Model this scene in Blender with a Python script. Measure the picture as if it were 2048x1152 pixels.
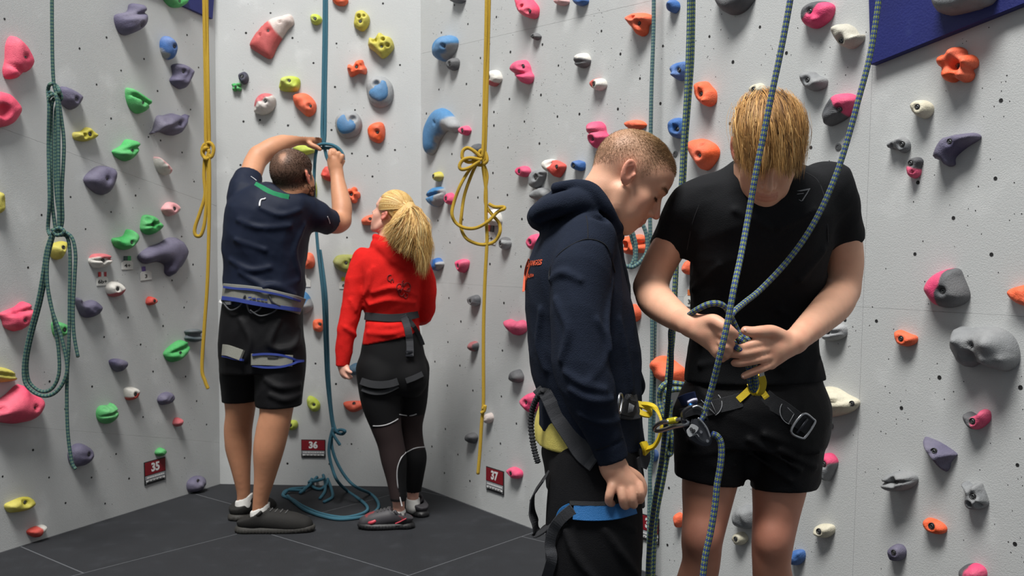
import bpy, bmesh, math, random
import numpy as np
from mathutils import Vector, Matrix
from mathutils.geometry import delaunay_2d_cdt
for _o in list(bpy.data.objects): bpy.data.objects.remove(_o)
SC = bpy.context.scene
COL = SC.collection
R = math.radians
# ------------------------------------------------------------------ camera, world, lights, exposure
CAM_Z, FPX, PITCH = 1.3, 2000.0, math.atan(76/2000.0)
cam = bpy.data.cameras.new('camera'); camo = bpy.data.objects.new('camera', cam); COL.objects.link(camo)
camo.location = (0, 0, CAM_Z); camo.rotation_euler = (math.pi/2 - PITCH, 0, 0)
cam.sensor_width = 36; cam.lens = 36*FPX/2048; cam.clip_start = .05
cam.dof.use_dof = True; cam.dof.focus_distance = 2.5; cam.dof.aperture_fstop = 9.0
SC.camera = camo
W = bpy.data.worlds.new('world'); SC.world = W; W.use_nodes = True
W.node_tree.nodes['Background'].inputs[0].default_value = (.86, .93, 1, 1)
W.node_tree.nodes['Background'].inputs[1].default_value = .28
def area(name, loc, target, size, power, color=(1,1,1)):
    l = bpy.data.lights.new(name, 'AREA'); l.shape = 'RECTANGLE'; l.size, l.size_y = size; l.energy = power; l.color = color
    o = bpy.data.objects.new(name, l); COL.objects.link(o); o.location = loc
    o.rotation_euler = (Vector(target)-Vector(loc)).to_track_quat('-Z', 'Y').to_euler()
    return o
area('hall_light', (-1.7, -.1, 10.5), (.2, 3.6, .8), (4.5, 2.4), 2100, (1, .985, .95))
area('hall_light', (.4, 2.4, 7.0), (.2, 3.4, 0), (3.0, 1.0), 30, (1, .985, .95))
vs = SC.view_settings
vs.view_transform = 'Standard'; vs.look = 'None'; vs.gamma = 1; vs.use_curve_mapping = False; vs.exposure = -0.25
# ------------------------------------------------------------------ pixel helpers (photo 2048x1152)
_c, _s = math.cos(PITCH), math.sin(PITCH)
def ray(px, py):
    u = (px-1024)/FPX; v = (576-py)/FPX
    return Vector((u, _c + v*_s, -_s + v*_c))
def P(px, py, Y):
    d = ray(px, py); t = Y/d.y
    return Vector((d.x*t, Y, CAM_Z + d.z*t))
def PN(px, py, Y): return np.array(P(px, py, Y))
def floor_pt(px, py):
    d = ray(px, py); t = -CAM_Z/d.z
    return Vector((d.x*t, d.y*t, 0))
class WallPlane:
    def __init__(s, a, b):          # a -> b along the floor, room on the camera side
        s.o = Vector(a); s.d = (Vector(b)-Vector(a)); s.d.z = 0; s.len = s.d.length; s.d.normalize()
        n = Vector((s.d.y, -s.d.x, 0)); s.n = n if n.dot(Vector((0,0,0))-s.o) > 0 else -n
    def hit(s, px, py):
        d = ray(px, py); C = Vector((0,0,CAM_Z))
        return C + d*((s.o-C).dot(s.n)/d.dot(s.n))
    def uv(s, px, py):
        p = s.hit(px, py); return (p-s.o).dot(s.d), p.z
    def pt(s, u, z, h=0): return s.o + s.d*u + s.n*h + Vector((0,0,z))
C1 = floor_pt(440, 968); C2 = floor_pt(845, 974)
WL = WallPlane(C1, floor_pt(0, 1105)); WB = WallPlane(C1, C2); WR = WallPlane(C2, floor_pt(1075, 1061))
# ------------------------------------------------------------------ object helpers
def link(name, me, parent=None, mats=None):
    o = bpy.data.objects.new(name, me); COL.objects.link(o)
    if parent is not None: o.parent = parent
    if mats and me is not None and not me.materials:
        for m in (mats if isinstance(mats, (list, tuple)) else [mats]): me.materials.append(m)
    return o
def tag(o, label, cat, group=None, kind=None):
    if label: o['label'] = label
    if cat: o['category'] = cat
    if group: o['group'] = group
    if kind: o['kind'] = kind
    return o
def empty(name, loc, label, cat, group=None):
    o = bpy.data.objects.new(name, None); COL.objects.link(o); o.location = loc; o.empty_display_size = .05
    bpy.context.view_layer.update() if False else None
    return tag(o, label, cat, group)
def mesh_np(name, V, F, smooth=True, col=None, uv=None, midx=None):
    """V Nx3, F Mx3 or Mx4 numpy"""
    me = bpy.data.meshes.new(name); V = np.asarray(V, np.float32); F = np.asarray(F, np.int32)
    n, k = F.shape
    me.vertices.add(len(V)); me.vertices.foreach_set('co', V.ravel())
    me.loops.add(n*k); me.loops.foreach_set('vertex_index', F.ravel())
    me.polygons.add(n); me.polygons.foreach_set('loop_start', np.arange(0, n*k, k, dtype=np.int32))
    if smooth: me.polygons.foreach_set('use_smooth', np.ones(n, bool))
    if midx is not None: me.polygons.foreach_set('material_index', np.asarray(midx, np.int32))
    me.update(calc_edges=True)
    if col is not None:
        a = me.color_attributes.new('Col', 'FLOAT_COLOR', 'POINT')
        c = np.ones((len(V), 4), np.float32); c[:, :3] = col; a.data.foreach_set('color', c.ravel())
    if uv is not None:
        l = me.uv_layers.new(name='UVMap'); l.data.foreach_set('uv', np.asarray(uv, np.float32).ravel())
    return me
def local(me_or_V, loc):
    return me_or_V - np.array(loc)
def bm_obj(name, bm, mats, parent=None, smooth=False):
    me = bpy.data.meshes.new(name)
    if smooth:
        for f in bm.faces: f.smooth = True
    bm.to_mesh(me); bm.free()
    return link(name, me, parent, mats)
def box_bm(bm, c, s, M=None, bev=0):
    r = bmesh.ops.create_cube(bm, size=1)
    vv = r['verts']
    for v in vv: v.co = Vector((v.co.x*s[0], v.co.y*s[1], v.co.z*s[2])) + Vector(c)
    if bev:
        es = list({e for v in vv for e in v.link_edges})
        rr = bmesh.ops.bevel(bm, geom=es, offset=bev, segments=2, affect='EDGES', profile=.5)
        vv = list({v for f in rr['faces'] for v in f.verts} | {v for v in vv if v.is_valid})
    if M is not None:
        for v in vv: v.co = M @ v.co
    return vv
# ------------------------------------------------------------------ colour and materials
def lin(c):
    return tuple((x/255/12.92 if x/255 <= .04045 else ((x/255+.055)/1.055)**2.4) for x in c)
MATS = {}
def mat(name, rgb, rough=.6, noise=.0, nscale=30, bump=0.0, bscale=60, metal=0, attr=False, sheen=0, sss=0, spec=.5, coat=0, c2=None, mixlo=.45, mixhi=.6):
    if name in MATS: return MATS[name]
    m = bpy.data.materials.new(name); m.use_nodes = True; MATS[name] = m
    nt = m.node_tree; b = nt.nodes['Principled BSDF']
    c = lin(rgb); b.inputs['Base Color'].default_value = (*c, 1)
    b.inputs['Roughness'].default_value = rough; b.inputs['Metallic'].default_value = metal
    b.inputs['Specular IOR Level'].default_value = spec
    if sheen: b.inputs['Sheen Weight'].default_value = sheen; b.inputs['Sheen Roughness'].default_value = .5
    if coat: b.inputs['Coat Weight'].default_value = coat
    if sss:
        b.inputs['Subsurface Weight'].default_value = sss; b.inputs['Subsurface Radius'].default_value = (1, .35, .2)
        b.inputs['Subsurface Scale'].default_value = .008
    tc = nt.nodes.new('ShaderNodeTexCoord')
    src = None
    if attr:
        a = nt.nodes.new('ShaderNodeAttribute'); a.attribute_name = 'Col'; src = a.outputs['Color']
    if noise or c2:
        n = nt.nodes.new('ShaderNodeTexNoise'); n.inputs['Scale'].default_value = nscale; n.inputs['Detail'].default_value = 6
        nt.links.new(tc.outputs['Object'], n.inputs['Vector'])
        if c2:
            mr = nt.nodes.new('ShaderNodeMapRange'); mr.inputs[1].default_value = mixlo; mr.inputs[2].default_value = mixhi
            nt.links.new(n.outputs['Fac'], mr.inputs[0])
            mx = nt.nodes.new('ShaderNodeMix'); mx.data_type = 'RGBA'
            nt.links.new(mr.outputs[0], mx.inputs[0]); mx.inputs[6].default_value = (*c, 1); mx.inputs[7].default_value = (*lin(c2), 1)
            if src: nt.links.new(src, mx.inputs[6])
            src = mx.outputs[2]
        if noise:
            hv = nt.nodes.new('ShaderNodeHueSaturation')
            mr = nt.nodes.new('ShaderNodeMapRange'); mr.inputs[1].default_value = .25; mr.inputs[2].default_value = .75
            mr.inputs[3].default_value = 1-noise; mr.inputs[4].default_value = 1+noise
            nt.links.new(n.outputs['Fac'], mr.inputs[0]); nt.links.new(mr.outputs[0], hv.inputs['Value'])
            if src: nt.links.new(src, hv.inputs['Color'])
            else: hv.inputs['Color'].default_value = (*c, 1)
            src = hv.outputs[0]
    if src: nt.links.new(src, b.inputs['Base Color'])
    if bump:
        n2 = nt.nodes.new('ShaderNodeTexNoise'); n2.inputs['Scale'].default_value = bscale; n2.inputs['Detail'].default_value = 5
        nt.links.new(tc.outputs['Object'], n2.inputs['Vector'])
        bp = nt.nodes.new('ShaderNodeBump'); bp.inputs['Strength'].default_value = bump; bp.inputs['Distance'].default_value = .004
        nt.links.new(n2.outputs['Fac'], bp.inputs['Height']); nt.links.new(bp.outputs[0], b.inputs['Normal'])
    return m
def rope_mat(name, base, fleck, fleck2=None, nu=6, dens=95):
    """braided sheath: staggered diamonds of a second colour; UV.x around, UV.y = metres along"""
    m = bpy.data.materials.new(name); m.use_nodes = True; nt = m.node_tree; b = nt.nodes['Principled BSDF']
    b.inputs['Roughness'].default_value = .75; b.inputs['Specular IOR Level'].default_value = .25
    uv = nt.nodes.new('ShaderNodeUVMap'); sp = nt.nodes.new('ShaderNodeSeparateXYZ'); nt.links.new(uv.outputs[0], sp.inputs[0])
    def math_(op, a, bb):
        n = nt.nodes.new('ShaderNodeMath'); n.operation = op
        for i, x in enumerate((a, bb)):
            if x is None: continue
            if isinstance(x, (int, float)): n.inputs[i].default_value = x
            else: nt.links.new(x, n.inputs[i])
        return n.outputs[0]
    a = math_('MULTIPLY', sp.outputs[0], 2*math.pi*nu/2); v = math_('MULTIPLY', sp.outputs[1], dens*math.pi/1.0)
    s1 = math_('SINE', math_('ADD', a, v), None); s2 = math_('SINE', math_('SUBTRACT', a, v), None)
    pr = math_('MULTIPLY', s1, s2)
    mr = nt.nodes.new('ShaderNodeMapRange'); mr.inputs[1].default_value = .0; mr.inputs[2].default_value = .2; nt.links.new(pr, mr.inputs[0])
    mx = nt.nodes.new('ShaderNodeMix'); mx.data_type = 'RGBA'; nt.links.new(mr.outputs[0], mx.inputs[0])
    mx.inputs[6].default_value = (*lin(base), 1); mx.inputs[7].default_value = (*lin(fleck), 1)
    nt.links.new(mx.outputs[2], b.inputs['Base Color'])
    f1 = math_('SINE', math_('ADD', math_('MULTIPLY', a, 3), math_('MULTIPLY', v, 3)), None)
    f2 = math_('SINE', math_('SUBTRACT', math_('MULTIPLY', a, 3), math_('MULTIPLY', v, 3)), None)
    bp = nt.nodes.new('ShaderNodeBump'); bp.inputs['Strength'].default_value = .6; bp.inputs['Distance'].default_value = .0012
    nt.links.new(math_('MULTIPLY', f1, f2), bp.inputs['Height']); nt.links.new(bp.outputs[0], b.inputs['Normal'])
    return m
# ------------------------------------------------------------------ curves
def catmull(pts, n=8, closed=False):
    pts = np.asarray(pts, float); N = len(pts)
    if N < 3 and not closed: return np.array([pts[0]*(1-t)+pts[-1]*t for t in np.linspace(0, 1, n+1)])
    out = []
    rng = range(N) if closed else range(N-1)
    for i in rng:
        if closed: p0, p1, p2, p3 = pts[(i-1) % N], pts[i], pts[(i+1) % N], pts[(i+2) % N]
        else: p0, p1, p2, p3 = pts[max(i-1, 0)], pts[i], pts[i+1], pts[min(i+2, N-1)]
        for k in range(n):
            t = k/n
            out.append(.5*((2*p1)+(-p0+p2)*t+(2*p0-5*p1+4*p2-p3)*t*t+(-p0+3*p1-3*p2+p3)*t**3))
    if not closed: out.append(pts[-1])
    return np.array(out)
def tube_mesh(name, pts, r, sides=8, closed=False, caps=True, flat=None):
    """tube along pts (Nx3), r scalar or per-point; UV = (around, metres along)"""
    pts = np.asarray(pts, float); N = len(pts); r = np.ones(N)*r
    T = np.gradient(pts, axis=0) if not closed else (np.roll(pts, -1, 0)-np.roll(pts, 1, 0))
    T /= np.linalg.norm(T, axis=1, keepdims=True)+1e-12
    nrm = np.zeros_like(pts); a = np.array([0, 0, 1.]) if abs(T[0][2]) < .9 else np.array([1., 0, 0])
    n0 = np.cross(T[0], a); n0 /= np.linalg.norm(n0); nrm[0] = n0
    for i in range(1, N):
        v = nrm[i-1]-T[i]*np.dot(nrm[i-1], T[i]); nrm[i] = v/(np.linalg.norm(v)+1e-12)
    B = np.cross(T, nrm)
    th = np.arange(sides)*2*math.pi/sides
    V = pts[:, None]+r[:, None, None]*(np.cos(th)[None, :, None]*nrm[:, None]+np.sin(th)[None, :, None]*B[:, None])
    L = np.r_[0, np.cumsum(np.linalg.norm(np.diff(pts, axis=0), axis=1))]
    M = N if closed else N-1
    i, j = np.meshgrid(np.arange(M), np.arange(sides), indexing='ij'); i = i.ravel(); j = j.ravel(); i2 = (i+1) % N; j2 = (j+1) % sides
    F = np.stack([i*sides+j, i*sides+j2, i2*sides+j2, i2*sides+j], 1)
    L2 = np.r_[L, L[-1]+np.linalg.norm(pts[0]-pts[-1])]
    uv = np.stack([np.stack([j/sides, L2[i]], 1), np.stack([(j+1)/sides, L2[i]], 1), np.stack([(j+1)/sides, L2[i+1]], 1), np.stack([j/sides, L2[i+1]], 1)], 1).reshape(-1, 2)
    V = V.reshape(-1, 3)
    if not closed and caps:
        V = np.vstack([V, pts[0]-T[0]*r[0]*.4, pts[-1]+T[-1]*r[-1]*.4]); c0 = N*sides; c1 = c0+1
        jj = np.arange(sides); j2 = (jj+1) % sides
        Fc = np.vstack([np.stack([jj*0+c0, j2, jj, jj], 1)[:, :4], np.stack([jj*0+c1, (N-1)*sides+jj, (N-1)*sides+j2, (N-1)*sides+j2], 1)])
        # triangles: build through separate tri polygons
        me = bpy.data.meshes.new(name)
        faces = [tuple(int(q) for q in f) for f in F]+[tuple(int(q) for q in f[:3]) for f in Fc]
        me.from_pydata([tuple(v) for v in V], [], faces)
        l = me.uv_layers.new(name='UVMap'); uvs = np.vstack([uv, np.zeros((len(Fc)*3, 2))]); l.data.foreach_set('uv', uvs.astype(np.float32).ravel())
        me.polygons.foreach_set('use_smooth', np.ones(len(me.polygons), bool)); me.update()
        return me
    return mesh_np(name, V, F, True, uv=uv)
def strap_mesh(name, pts, width, thick, ups):
    """flat webbing: pts Nx3 centre line, ups Nx3 = direction across the width"""
    pts = np.asarray(pts, float); N = len(pts)
    T = np.gradient(pts, axis=0); T /= np.linalg.norm(T, axis=1, keepdims=True)+1e-12
    U = np.asarray(ups, float)*np.ones((N, 3)); U = U-T*(U*T).sum(1, keepdims=True); U /= np.linalg.norm(U, axis=1, keepdims=True)+1e-12
    Nn = np.cross(T, U); w = np.ones(N)*width/2; w = w[:, None]
    h = thick/2; e = min(h*.8, .0015)
    prof = [(1, h-e), (1-.0*1, -(h-e)), (.94, -h), (-.94, -h), (-1, -(h-e)), (-1, h-e), (-.94, h), (.94, h)]
    V = np.stack([pts+U*w*a+Nn*b for a, b in prof], 1).reshape(-1, 3); k = len(prof)
    faces = []
    for i in range(N-1):
        for j in range(k): faces.append((i*k+j, i*k+(j+1) % k, (i+1)*k+(j+1) % k, (i+1)*k+j))
    faces.append(tuple(range(k))[::-1]); faces.append(tuple((N-1)*k+j for j in range(k)))
    me = bpy.data.meshes.new(name); me.from_pydata([tuple(v) for v in V], [], faces)
    me.update()
    return me
# ------------------------------------------------------------------ THE SETTING
WALLMAT = mat('wall_paint', (186, 188, 188), .8, noise=.03, nscale=5.0, bump=.3, bscale=260, spec=.3, c2=(206, 208, 208), mixlo=.6, mixhi=.85)
DARK = mat('dark_gap', (120, 121, 121), .9)
def cliphalf(poly, p, n, off):
    """keep the side (q-p).n >= off"""
    out = []
    for i in range(len(poly)):
        a, b = poly[i], poly[(i+1) % len(poly)]
        da = (a[0]-p[0])*n[0]+(a[1]-p[1])*n[1]-off; db = (b[0]-p[0])*n[0]+(b[1]-p[1])*n[1]-off
        if da >= 0: out.append(a)
        if (da >= 0) != (db >= 0):
            t = da/(da-db); out.append((a[0]+(b[0]-a[0])*t, a[1]+(b[1]-a[1])*t))
    return out
def split(polys, p, q, gap=.0003, only=None):
    d = (q[0]-p[0], q[1]-p[1]); L = math.hypot(*d); n = (-d[1]/L, d[0]/L); out = []
    for i, po in enumerate(polys):
        if only is not None and not only(po): out.append(po); continue
        a = cliphalf(po, p, n, gap); b = cliphalf(po, p, (-n[0], -n[1]), gap)
        for c in (a, b):
            if len(c) >= 3: out.append(c)
    return out
def prism(wall, poly, h0, h1, bev=.0004):
    bm = bmesh.new()
    lo = [bm.verts.new(wall.pt(u, z, h0)) for u, z in poly]; hi = [bm.verts.new(wall.pt(u, z, h1)) for u, z in poly]
    bm.faces.new(hi); bm.faces.new(lo[::-1]); n = len(poly)
    for i in range(n): bm.faces.new((lo[i], lo[(i+1) % n], hi[(i+1) % n], hi[i]))
    bmesh.ops.recalc_face_normals(bm, faces=bm.faces)
    if bev: bmesh.ops.bevel(bm, geom=[e for e in bm.edges], offset=bev, segments=1, affect='EDGES')
    return bm
HW = 4.1
def make_wall(name, wall, u0, u1, lines):
    b = bmesh.new()
    w = bm_obj(name, prism(wall, [(u0, -.05), (u1, -.05), (u1, HW), (u0, HW)], -.14, -.0195, 0), DARK); tag(w, None, None, kind='structure')
    b.free()
    polys = [[(u0, .0), (u1, .0), (u1, HW), (u0, HW)]]
    for p, q, only in lines: polys = split(polys, wall.uv(*p), wall.uv(*q), only=only)
    for po in polys: bm_obj('panel', prism(wall, po, -.019, 0), WALLMAT, w)
    return w
cen = lambda po: (sum(p[0] for p in po)/len(po), sum(p[1] for p in po)/len(po))
W_L = make_wall('wall_left', WL, -.0, 4.6, [((0, 255), (400, 400), None), ((80, 856), (350, 878), lambda po: cen(po)[1] < 1.5)])
W_B = make_wall('wall_back', WB, -.0, WB.len, [])
_um = WR.uv(1728, 500)[0]
W_R = make_wall('wall_right', WR, -.0, 5.2, [((840, 108), (1040, 62), None), ((900, 567), (1874, 623), lambda po: cen(po)[1] < 2.4),
        ((1745, 130), (1711, 1000), None)])
# navy volumes fixed on the walls
NAVY = mat('navy_paint', (18, 28, 98), .55, noise=.12, nscale=8, bump=.3, bscale=150, c2=(42, 54, 106), mixlo=.62, mixhi=.8)
def volume(wall, px, h, parent, label):
    o = bm_obj('feature_panel', prism(wall, [wall.uv(*p) for p in px], .0005, h, .002), NAVY, parent); o['label'] = label; return o
volume(WR, [(1752, 132), (2048, 15), (2240, -62), (2240, -150), (1744, -150)], .03, W_R, 'navy blue wedge shaped panel')
volume(WL, [(332, 0), (420, 39), (427, -60), (190, -60)], .02, W_L, 'navy blue triangular panel')
# floor of square rubber mats, laid diagonally in staggered rows
flo = bmesh.new(); box_bm(flo, (0, 1.6, -.0262), (9, 9.2, .05))
FL = bm_obj('floor', flo, mat('chalky_underlay', (84, 86, 90), .95)); tag(FL, None, None, kind='structure')
RUB = mat('rubber', (27, 29, 34), .85, noise=.16, nscale=9, bump=.7, bscale=330, c2=(40, 42, 47), mixlo=.56, mixhi=.85)
nA = np.array([.766, -.643]); mA = np.array([.643, .766]); TS = 1.0245
offs = {0: .713, -1: .916, 1: .40, 2: .80, -2: .30, 3: .2, -3: .55}
WP = [((w.o.x, w.o.y), (w.n.x, w.n.y)) for w in (WL, WB, WR)]
for k in range(-4, 5):
    n0 = -3.883+k*TS; of = offs.get(k, .5*(k % 2))
    for j in range(-1, 9):
        m0 = of+(j-.0)*TS
        g = .0026
        cs = [(n0+g, m0+g), (n0+TS-g, m0+g), (n0+TS-g, m0+TS-g), (n0+g, m0+TS-g)]
        po = [tuple(nA*a+mA*b) for a, b in cs]
        for p, n in WP:
            if po: po = cliphalf(po, p, n, .004)
        if len(po) < 3 or max(p[1] for p in po) < 1.2: continue
        cx = sum(p[0] for p in po)/len(po); cy = sum(p[1] for p in po)/len(po)
        if abs(cx) > 3.4: continue
        bm = bmesh.new(); lo = [bm.verts.new((*p, -.0058)) for p in po]; hi = [bm.verts.new((*p, 0)) for p in po]
        bm.faces.new(hi); n_ = len(po)
        for i in range(n_): bm.faces.new((lo[i], lo[(i+1) % n_], hi[(i+1) % n_], hi[i]))
        bmesh.ops.recalc_face_normals(bm, faces=bm.faces)
        bmesh.ops.bevel(bm, geom=[e for e in bm.edges if all(v.co.z > -.01 for v in e.verts)], offset=.0022, segments=1, affect='EDGES')
        bm_obj('rubber_mat', bm, RUB, FL)
# bolt sockets and screw holes in the panels
rnd = random.Random(5)
SOCK = {
 'L': (WL, [(9,38),(159,97),(213,75),(242,141),(193,169),(288,118),(374,70),(397,135),(315,182),(222,237),(297,274),(321,281),(381,219),(364,305),(141,394),(83,430),(171,458),(271,391),(222,424),(56,535),(363,473),(386,529),(344,561),(388,363),(256,635),(208,674),(281,689),(326,652),(368,615),(99,763),(184,773),(306,743),(286,834),(130,818),(66,900),(5,953),(98,955),(131,1006),(183,955),(232,908),(210,1007),(258,957),(369,916),(393,802),(413,849),(371,753)], .0052),
 'B': (WB, [(492,66),(541,26),(585,76),(627,126),(673,87),(670,174),(766,7),(663,260),(710,220),(704,307),(735,312),(745,353),(487,243),(576,251),(529,289),(481,330),(694,475),(685,608),(631,727),(672,768),(575,927),(703,888),(659,928),(800,130),(790,300),(560,880),(520,240),(785,560)], .0058),
 'R': (WR, [(909,10),(936,48),(883,65),(961,116),(878,179),(933,168),(853,227),(960,210),(904,308),(986,346),(956,395),(926,439),(876,441),(900,485),(993,34),(1021,104),(1019,198),(1049,243),(1085,89),(1082,190),(1079,287),(1117,131),(1115,233),(1159,228),(1203,62),(1241,108),(1236,218),(1280,157),(988,224),(988,251),(1016,295),(1015,390),(1044,438),(1042,533),(980,528),(898,596),(922,643),(896,684),(870,723),(895,771),(946,781),(920,731),(891,858),(916,909),(940,962),(889,946),(864,893),(1008,606),(1005,701),(1003,793),(1033,847),(1001,887),(1061,1002),(1520,54),(1419,73),(1466,124),(1573,106),(1326,92),(1321,207),(1622,295),(1460,247),(2002,201),(1991,357),(1907,436),(1836,365),(1830,508),(1983,509),(1753,642),(1879,755),(2041,775),(1803,816),(2035,930),(2030,1088),(1484,950),(1338,976),(1335,1090),(1690,640)], .0062)}
bs = mat('socket_dark', (22, 22, 24), .7)
def socket_mesh(name, wall, spots, holes, parent):
    bm = bmesh.new()
    def disc(u, z, r, n):
        ring = [bm.verts.new(wall.pt(u+r*math.cos(a), z+r*math.sin(a), .0006)) for a in [2*math.pi*i/n for i in range(n)]]
        inn = [bm.verts.new(wall.pt(u+.72*r*math.cos(a), z+.72*r*math.sin(a), .0001)) for a in [2*math.pi*i/n for i in range(n)]]
        bm.faces.new(inn)
        for i in range(n): bm.faces.new((ring[i], ring[(i+1) % n], inn[(i+1) % n], inn[i]))
    for u, z, r in spots: disc(u, z, r, 12)
    for u, z, r in holes: disc(u, z, r, 6)
    bmesh.ops.recalc_face_normals(bm, faces=bm.faces)
    o = bm_obj(name, bm, bs, parent); o['kind'] = 'stuff'; return o
for key, (wall, pts, r) in SOCK.items():
    sp = []; ho = []
    for (x, y) in pts:
        u, z = wall.uv(x, y); sp.append((u, z, r*rnd.uniform(.85, 1.1)))
        for _ in range(rnd.choice([0, 2, 3, 5, 9]) if key == 'R' else rnd.choice([0, 0, 2, 3])):
            a = rnd.uniform(0, 6.3); q = rnd.gauss(.06, .022); ho.append((u+q*math.cos(a), z+q*math.sin(a), rnd.uniform(.0012, .0022)))
    for _ in range(260 if key == 'R' else 60):
        u = rnd.uniform(.05, 4.0 if key != 'B' else WB.len-.02); z = rnd.uniform(.05, 3)
        for _ in range(rnd.choice([1, 1, 2, 4])): ho.append((u+rnd.gauss(0, .03), max(.02, z+rnd.gauss(0, .03)), rnd.uniform(.001, .002)))
    if key == 'B': ho = [h for h in ho if .01 < h[0] < WB.len-.01]
    socket_mesh('bolt_sockets', wall, sp, [h for h in ho if h[1] > .01 and h[0] > .01], {'L': W_L, 'B': W_B, 'R': W_R}[key])
STEEL = mat('worn_steel', (120, 122, 124), .4, metal=.9)
# ------------------------------------------------------------------ CLIMBING HOLDS
HM = mat('hold_resin', (200, 200, 200), .62, noise=.09, nscale=55, bump=.5, bscale=260, attr=True, spec=.35)
def bolt_mesh():
    bm = bmesh.new(); n = 12; prof = [(.0104, -.002), (.0098, .0030), (.0088, .0034), (.0080, .0006), (.0056, .0006), (.0052, .0022), (.0029, .0022), (.0027, .0008)]
    rings = [[bm.verts.new((r*math.cos(2*math.pi*i/n), r*math.sin(2*math.pi*i/n), z)) for i in range(n)] for r, z in prof]
    for k in range(len(rings)-1):
        for i in range(n):
            f = bm.faces.new((rings[k][i], rings[k][(i+1) % n], rings[k+1][(i+1) % n], rings[k+1][i])); f.material_index = 1 if 4 <= k <= 5 else 0; f.smooth = True
    f = bm.faces.new(rings[-1]); f.material_index = 0
    bmesh.ops.recalc_face_normals(bm, faces=bm.faces)
    me = bpy.data.meshes.new('bolt'); bm.to_mesh(me); bm.free(); me.materials.append(mat('bolt_recess', (34, 33, 34), .7)); me.materials.append(STEEL); return me
BOLT = bolt_mesh()
COLS = dict(pink=(222, 62, 98), hot=(216, 62, 110), purple=(80, 76, 104), green=(58, 164, 84), yellow=(188, 178, 62), lime=(176, 190, 60),
 orange=(236, 92, 40), red=(206, 62, 48), blue=(52, 118, 168), deep=(34, 92, 160), grey=(122, 125, 128), dark=(72, 75, 80), white=(208, 205, 198),
 beige=(186, 182, 168), rose=(190, 80, 88), black=(62, 64, 70), cream=(200, 194, 172), olive=(148, 150, 66), steelgrey=(146, 149, 152), navy=(38, 42, 66), slate=(70, 84, 90))
HN = 0
def hold(wall, pts, c, label, H=None, bolt='c', two=None, bumps=(), dents=(), rough=1.0, p=2.0, groove=None, seed=None, group=None):
    """pts: outline in photo pixels, laid onto the wall plane; relief rises from it as a closed body"""
    global HN; HN += 1; rs = np.random.RandomState(seed if seed is not None else HN*7+1)
    pts = [tuple(q) for q in pts]
    uv0 = np.array([wall.uv(*q) for q in pts]); ext = uv0.max(0)-uv0.min(0)
    if H is None: H = .42*min(ext) + .012
    cpx = np.mean(np.array(pts), 0)
    # trace on a plane part of the way up, so that the raised body covers the outline seen in the photo
    class Q: pass
    C = Vector((0, 0, CAM_Z)); po = wall.o + wall.n*(H*.4)
    def up(px, py):
        d = ray(px, py); q = C + d*((po-C).dot(wall.n)/d.dot(wall.n)); return ((q-wall.o).dot(wall.d), q.z)
    pb = wall.o + wall.n*(H*.85)
    def upb(px, py):
        d = ray(px, py); q = C + d*((pb-C).dot(wall.n)/d.dot(wall.n)); return ((q-wall.o).dot(wall.d), q.z)
    B = catmull([up(*q) for q in pts], 5, closed=True); n = len(B)
    c0 = B.mean(0)
    mn, mx = B.min(0), B.max(0); sz = max(mx-mn)
    sp = max(sz/(26 if two or bumps or dents else 18), .0045)
    gx, gy = np.meshgrid(np.arange(mn[0], mx[0], sp), np.arange(mn[1], mx[1], sp*.87)); gx = gx+(np.arange(gx.shape[0]) % 2)[:, None]*sp*.5
    G = np.stack([gx.ravel(), gy.ravel()], 1)
    def bd(Q_):
        A = B; D = np.roll(B, -1, 0)-A; w = Q_[:, None]-A[None]; t = np.clip((w*D).sum(2)/np.maximum((D*D).sum(1), 1e-12), 0, 1)
        return np.sqrt(((w-t[..., None]*D)**2).sum(2)).min(1)
    def inside(Q_):
        x, y = Q_[:, 0:1], Q_[:, 1:2]; x1, y1 = B[:, 0], B[:, 1]; x2, y2 = np.roll(x1, -1), np.roll(y1, -1)
        cr = ((y1 > y) != (y2 > y)) & (x < (x2-x1)*(y-y1)/(y2-y1+1e-15)+x1); return cr.sum(1) % 2 == 1
    G = G[inside(G)]; G = G[bd(G) > sp*.45]
    allp = [Vector(q) for q in B]+[Vector(q) for q in G]
    vs_, es_, fs_, *_r = delaunay_2d_cdt(allp, [], [list(range(n))], 1, 1e-7)
    V2 = np.array([tuple(v) for v in vs_]); F = [tuple(f) for f in fs_ if len(f) == 3]
    d = bd(V2); dm = d.max(); t = np.clip(d/(dm*.92), 0, 1); h = H*(1-(1-t)**p)**(1/p)
    q = (V2-c0)/sz
    lump = sum(np.sin(q@rs.uniform(-9, 9, 2)+rs.uniform(0, 6)) for _ in range(4))/4
    fine = sum(np.sin(q@rs.uniform(-26, 26, 2)+rs.uniform(0, 6)) for _ in range(4))/4
    h = h*(1+rough*(.22*lump+.05*fine)*np.clip(t*2, 0, 1))
    k = sz/max(1e-6, np.ptp(np.array(pts), 0).max())
    for bx, by, br, ba in bumps: h = h+ba*H*np.exp(-((V2-np.array(upb(bx, by)))**2).sum(1)/(2*(br*k*.6)**2))*np.clip(t*3, 0, 1)
    for bx, by, br, ba in dents: h = h-ba*h*np.exp(-(((V2-np.array(upb(bx, by)))**2).sum(1)/(br*k*.8)**2)**2)
    if groove:
        gx1, gy1, gx2, gy2, gw, ga = groove; a = np.array(upb(gx1, gy1)); b_ = np.array(upb(gx2, gy2)); dd = (b_-a)/np.linalg.norm(b_-a)
        dist = np.abs((V2-a)@np.array([-dd[1], dd[0]])); h = h-ga*h*np.exp(-(dist/(gw*k))**2)
    bp = None
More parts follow.
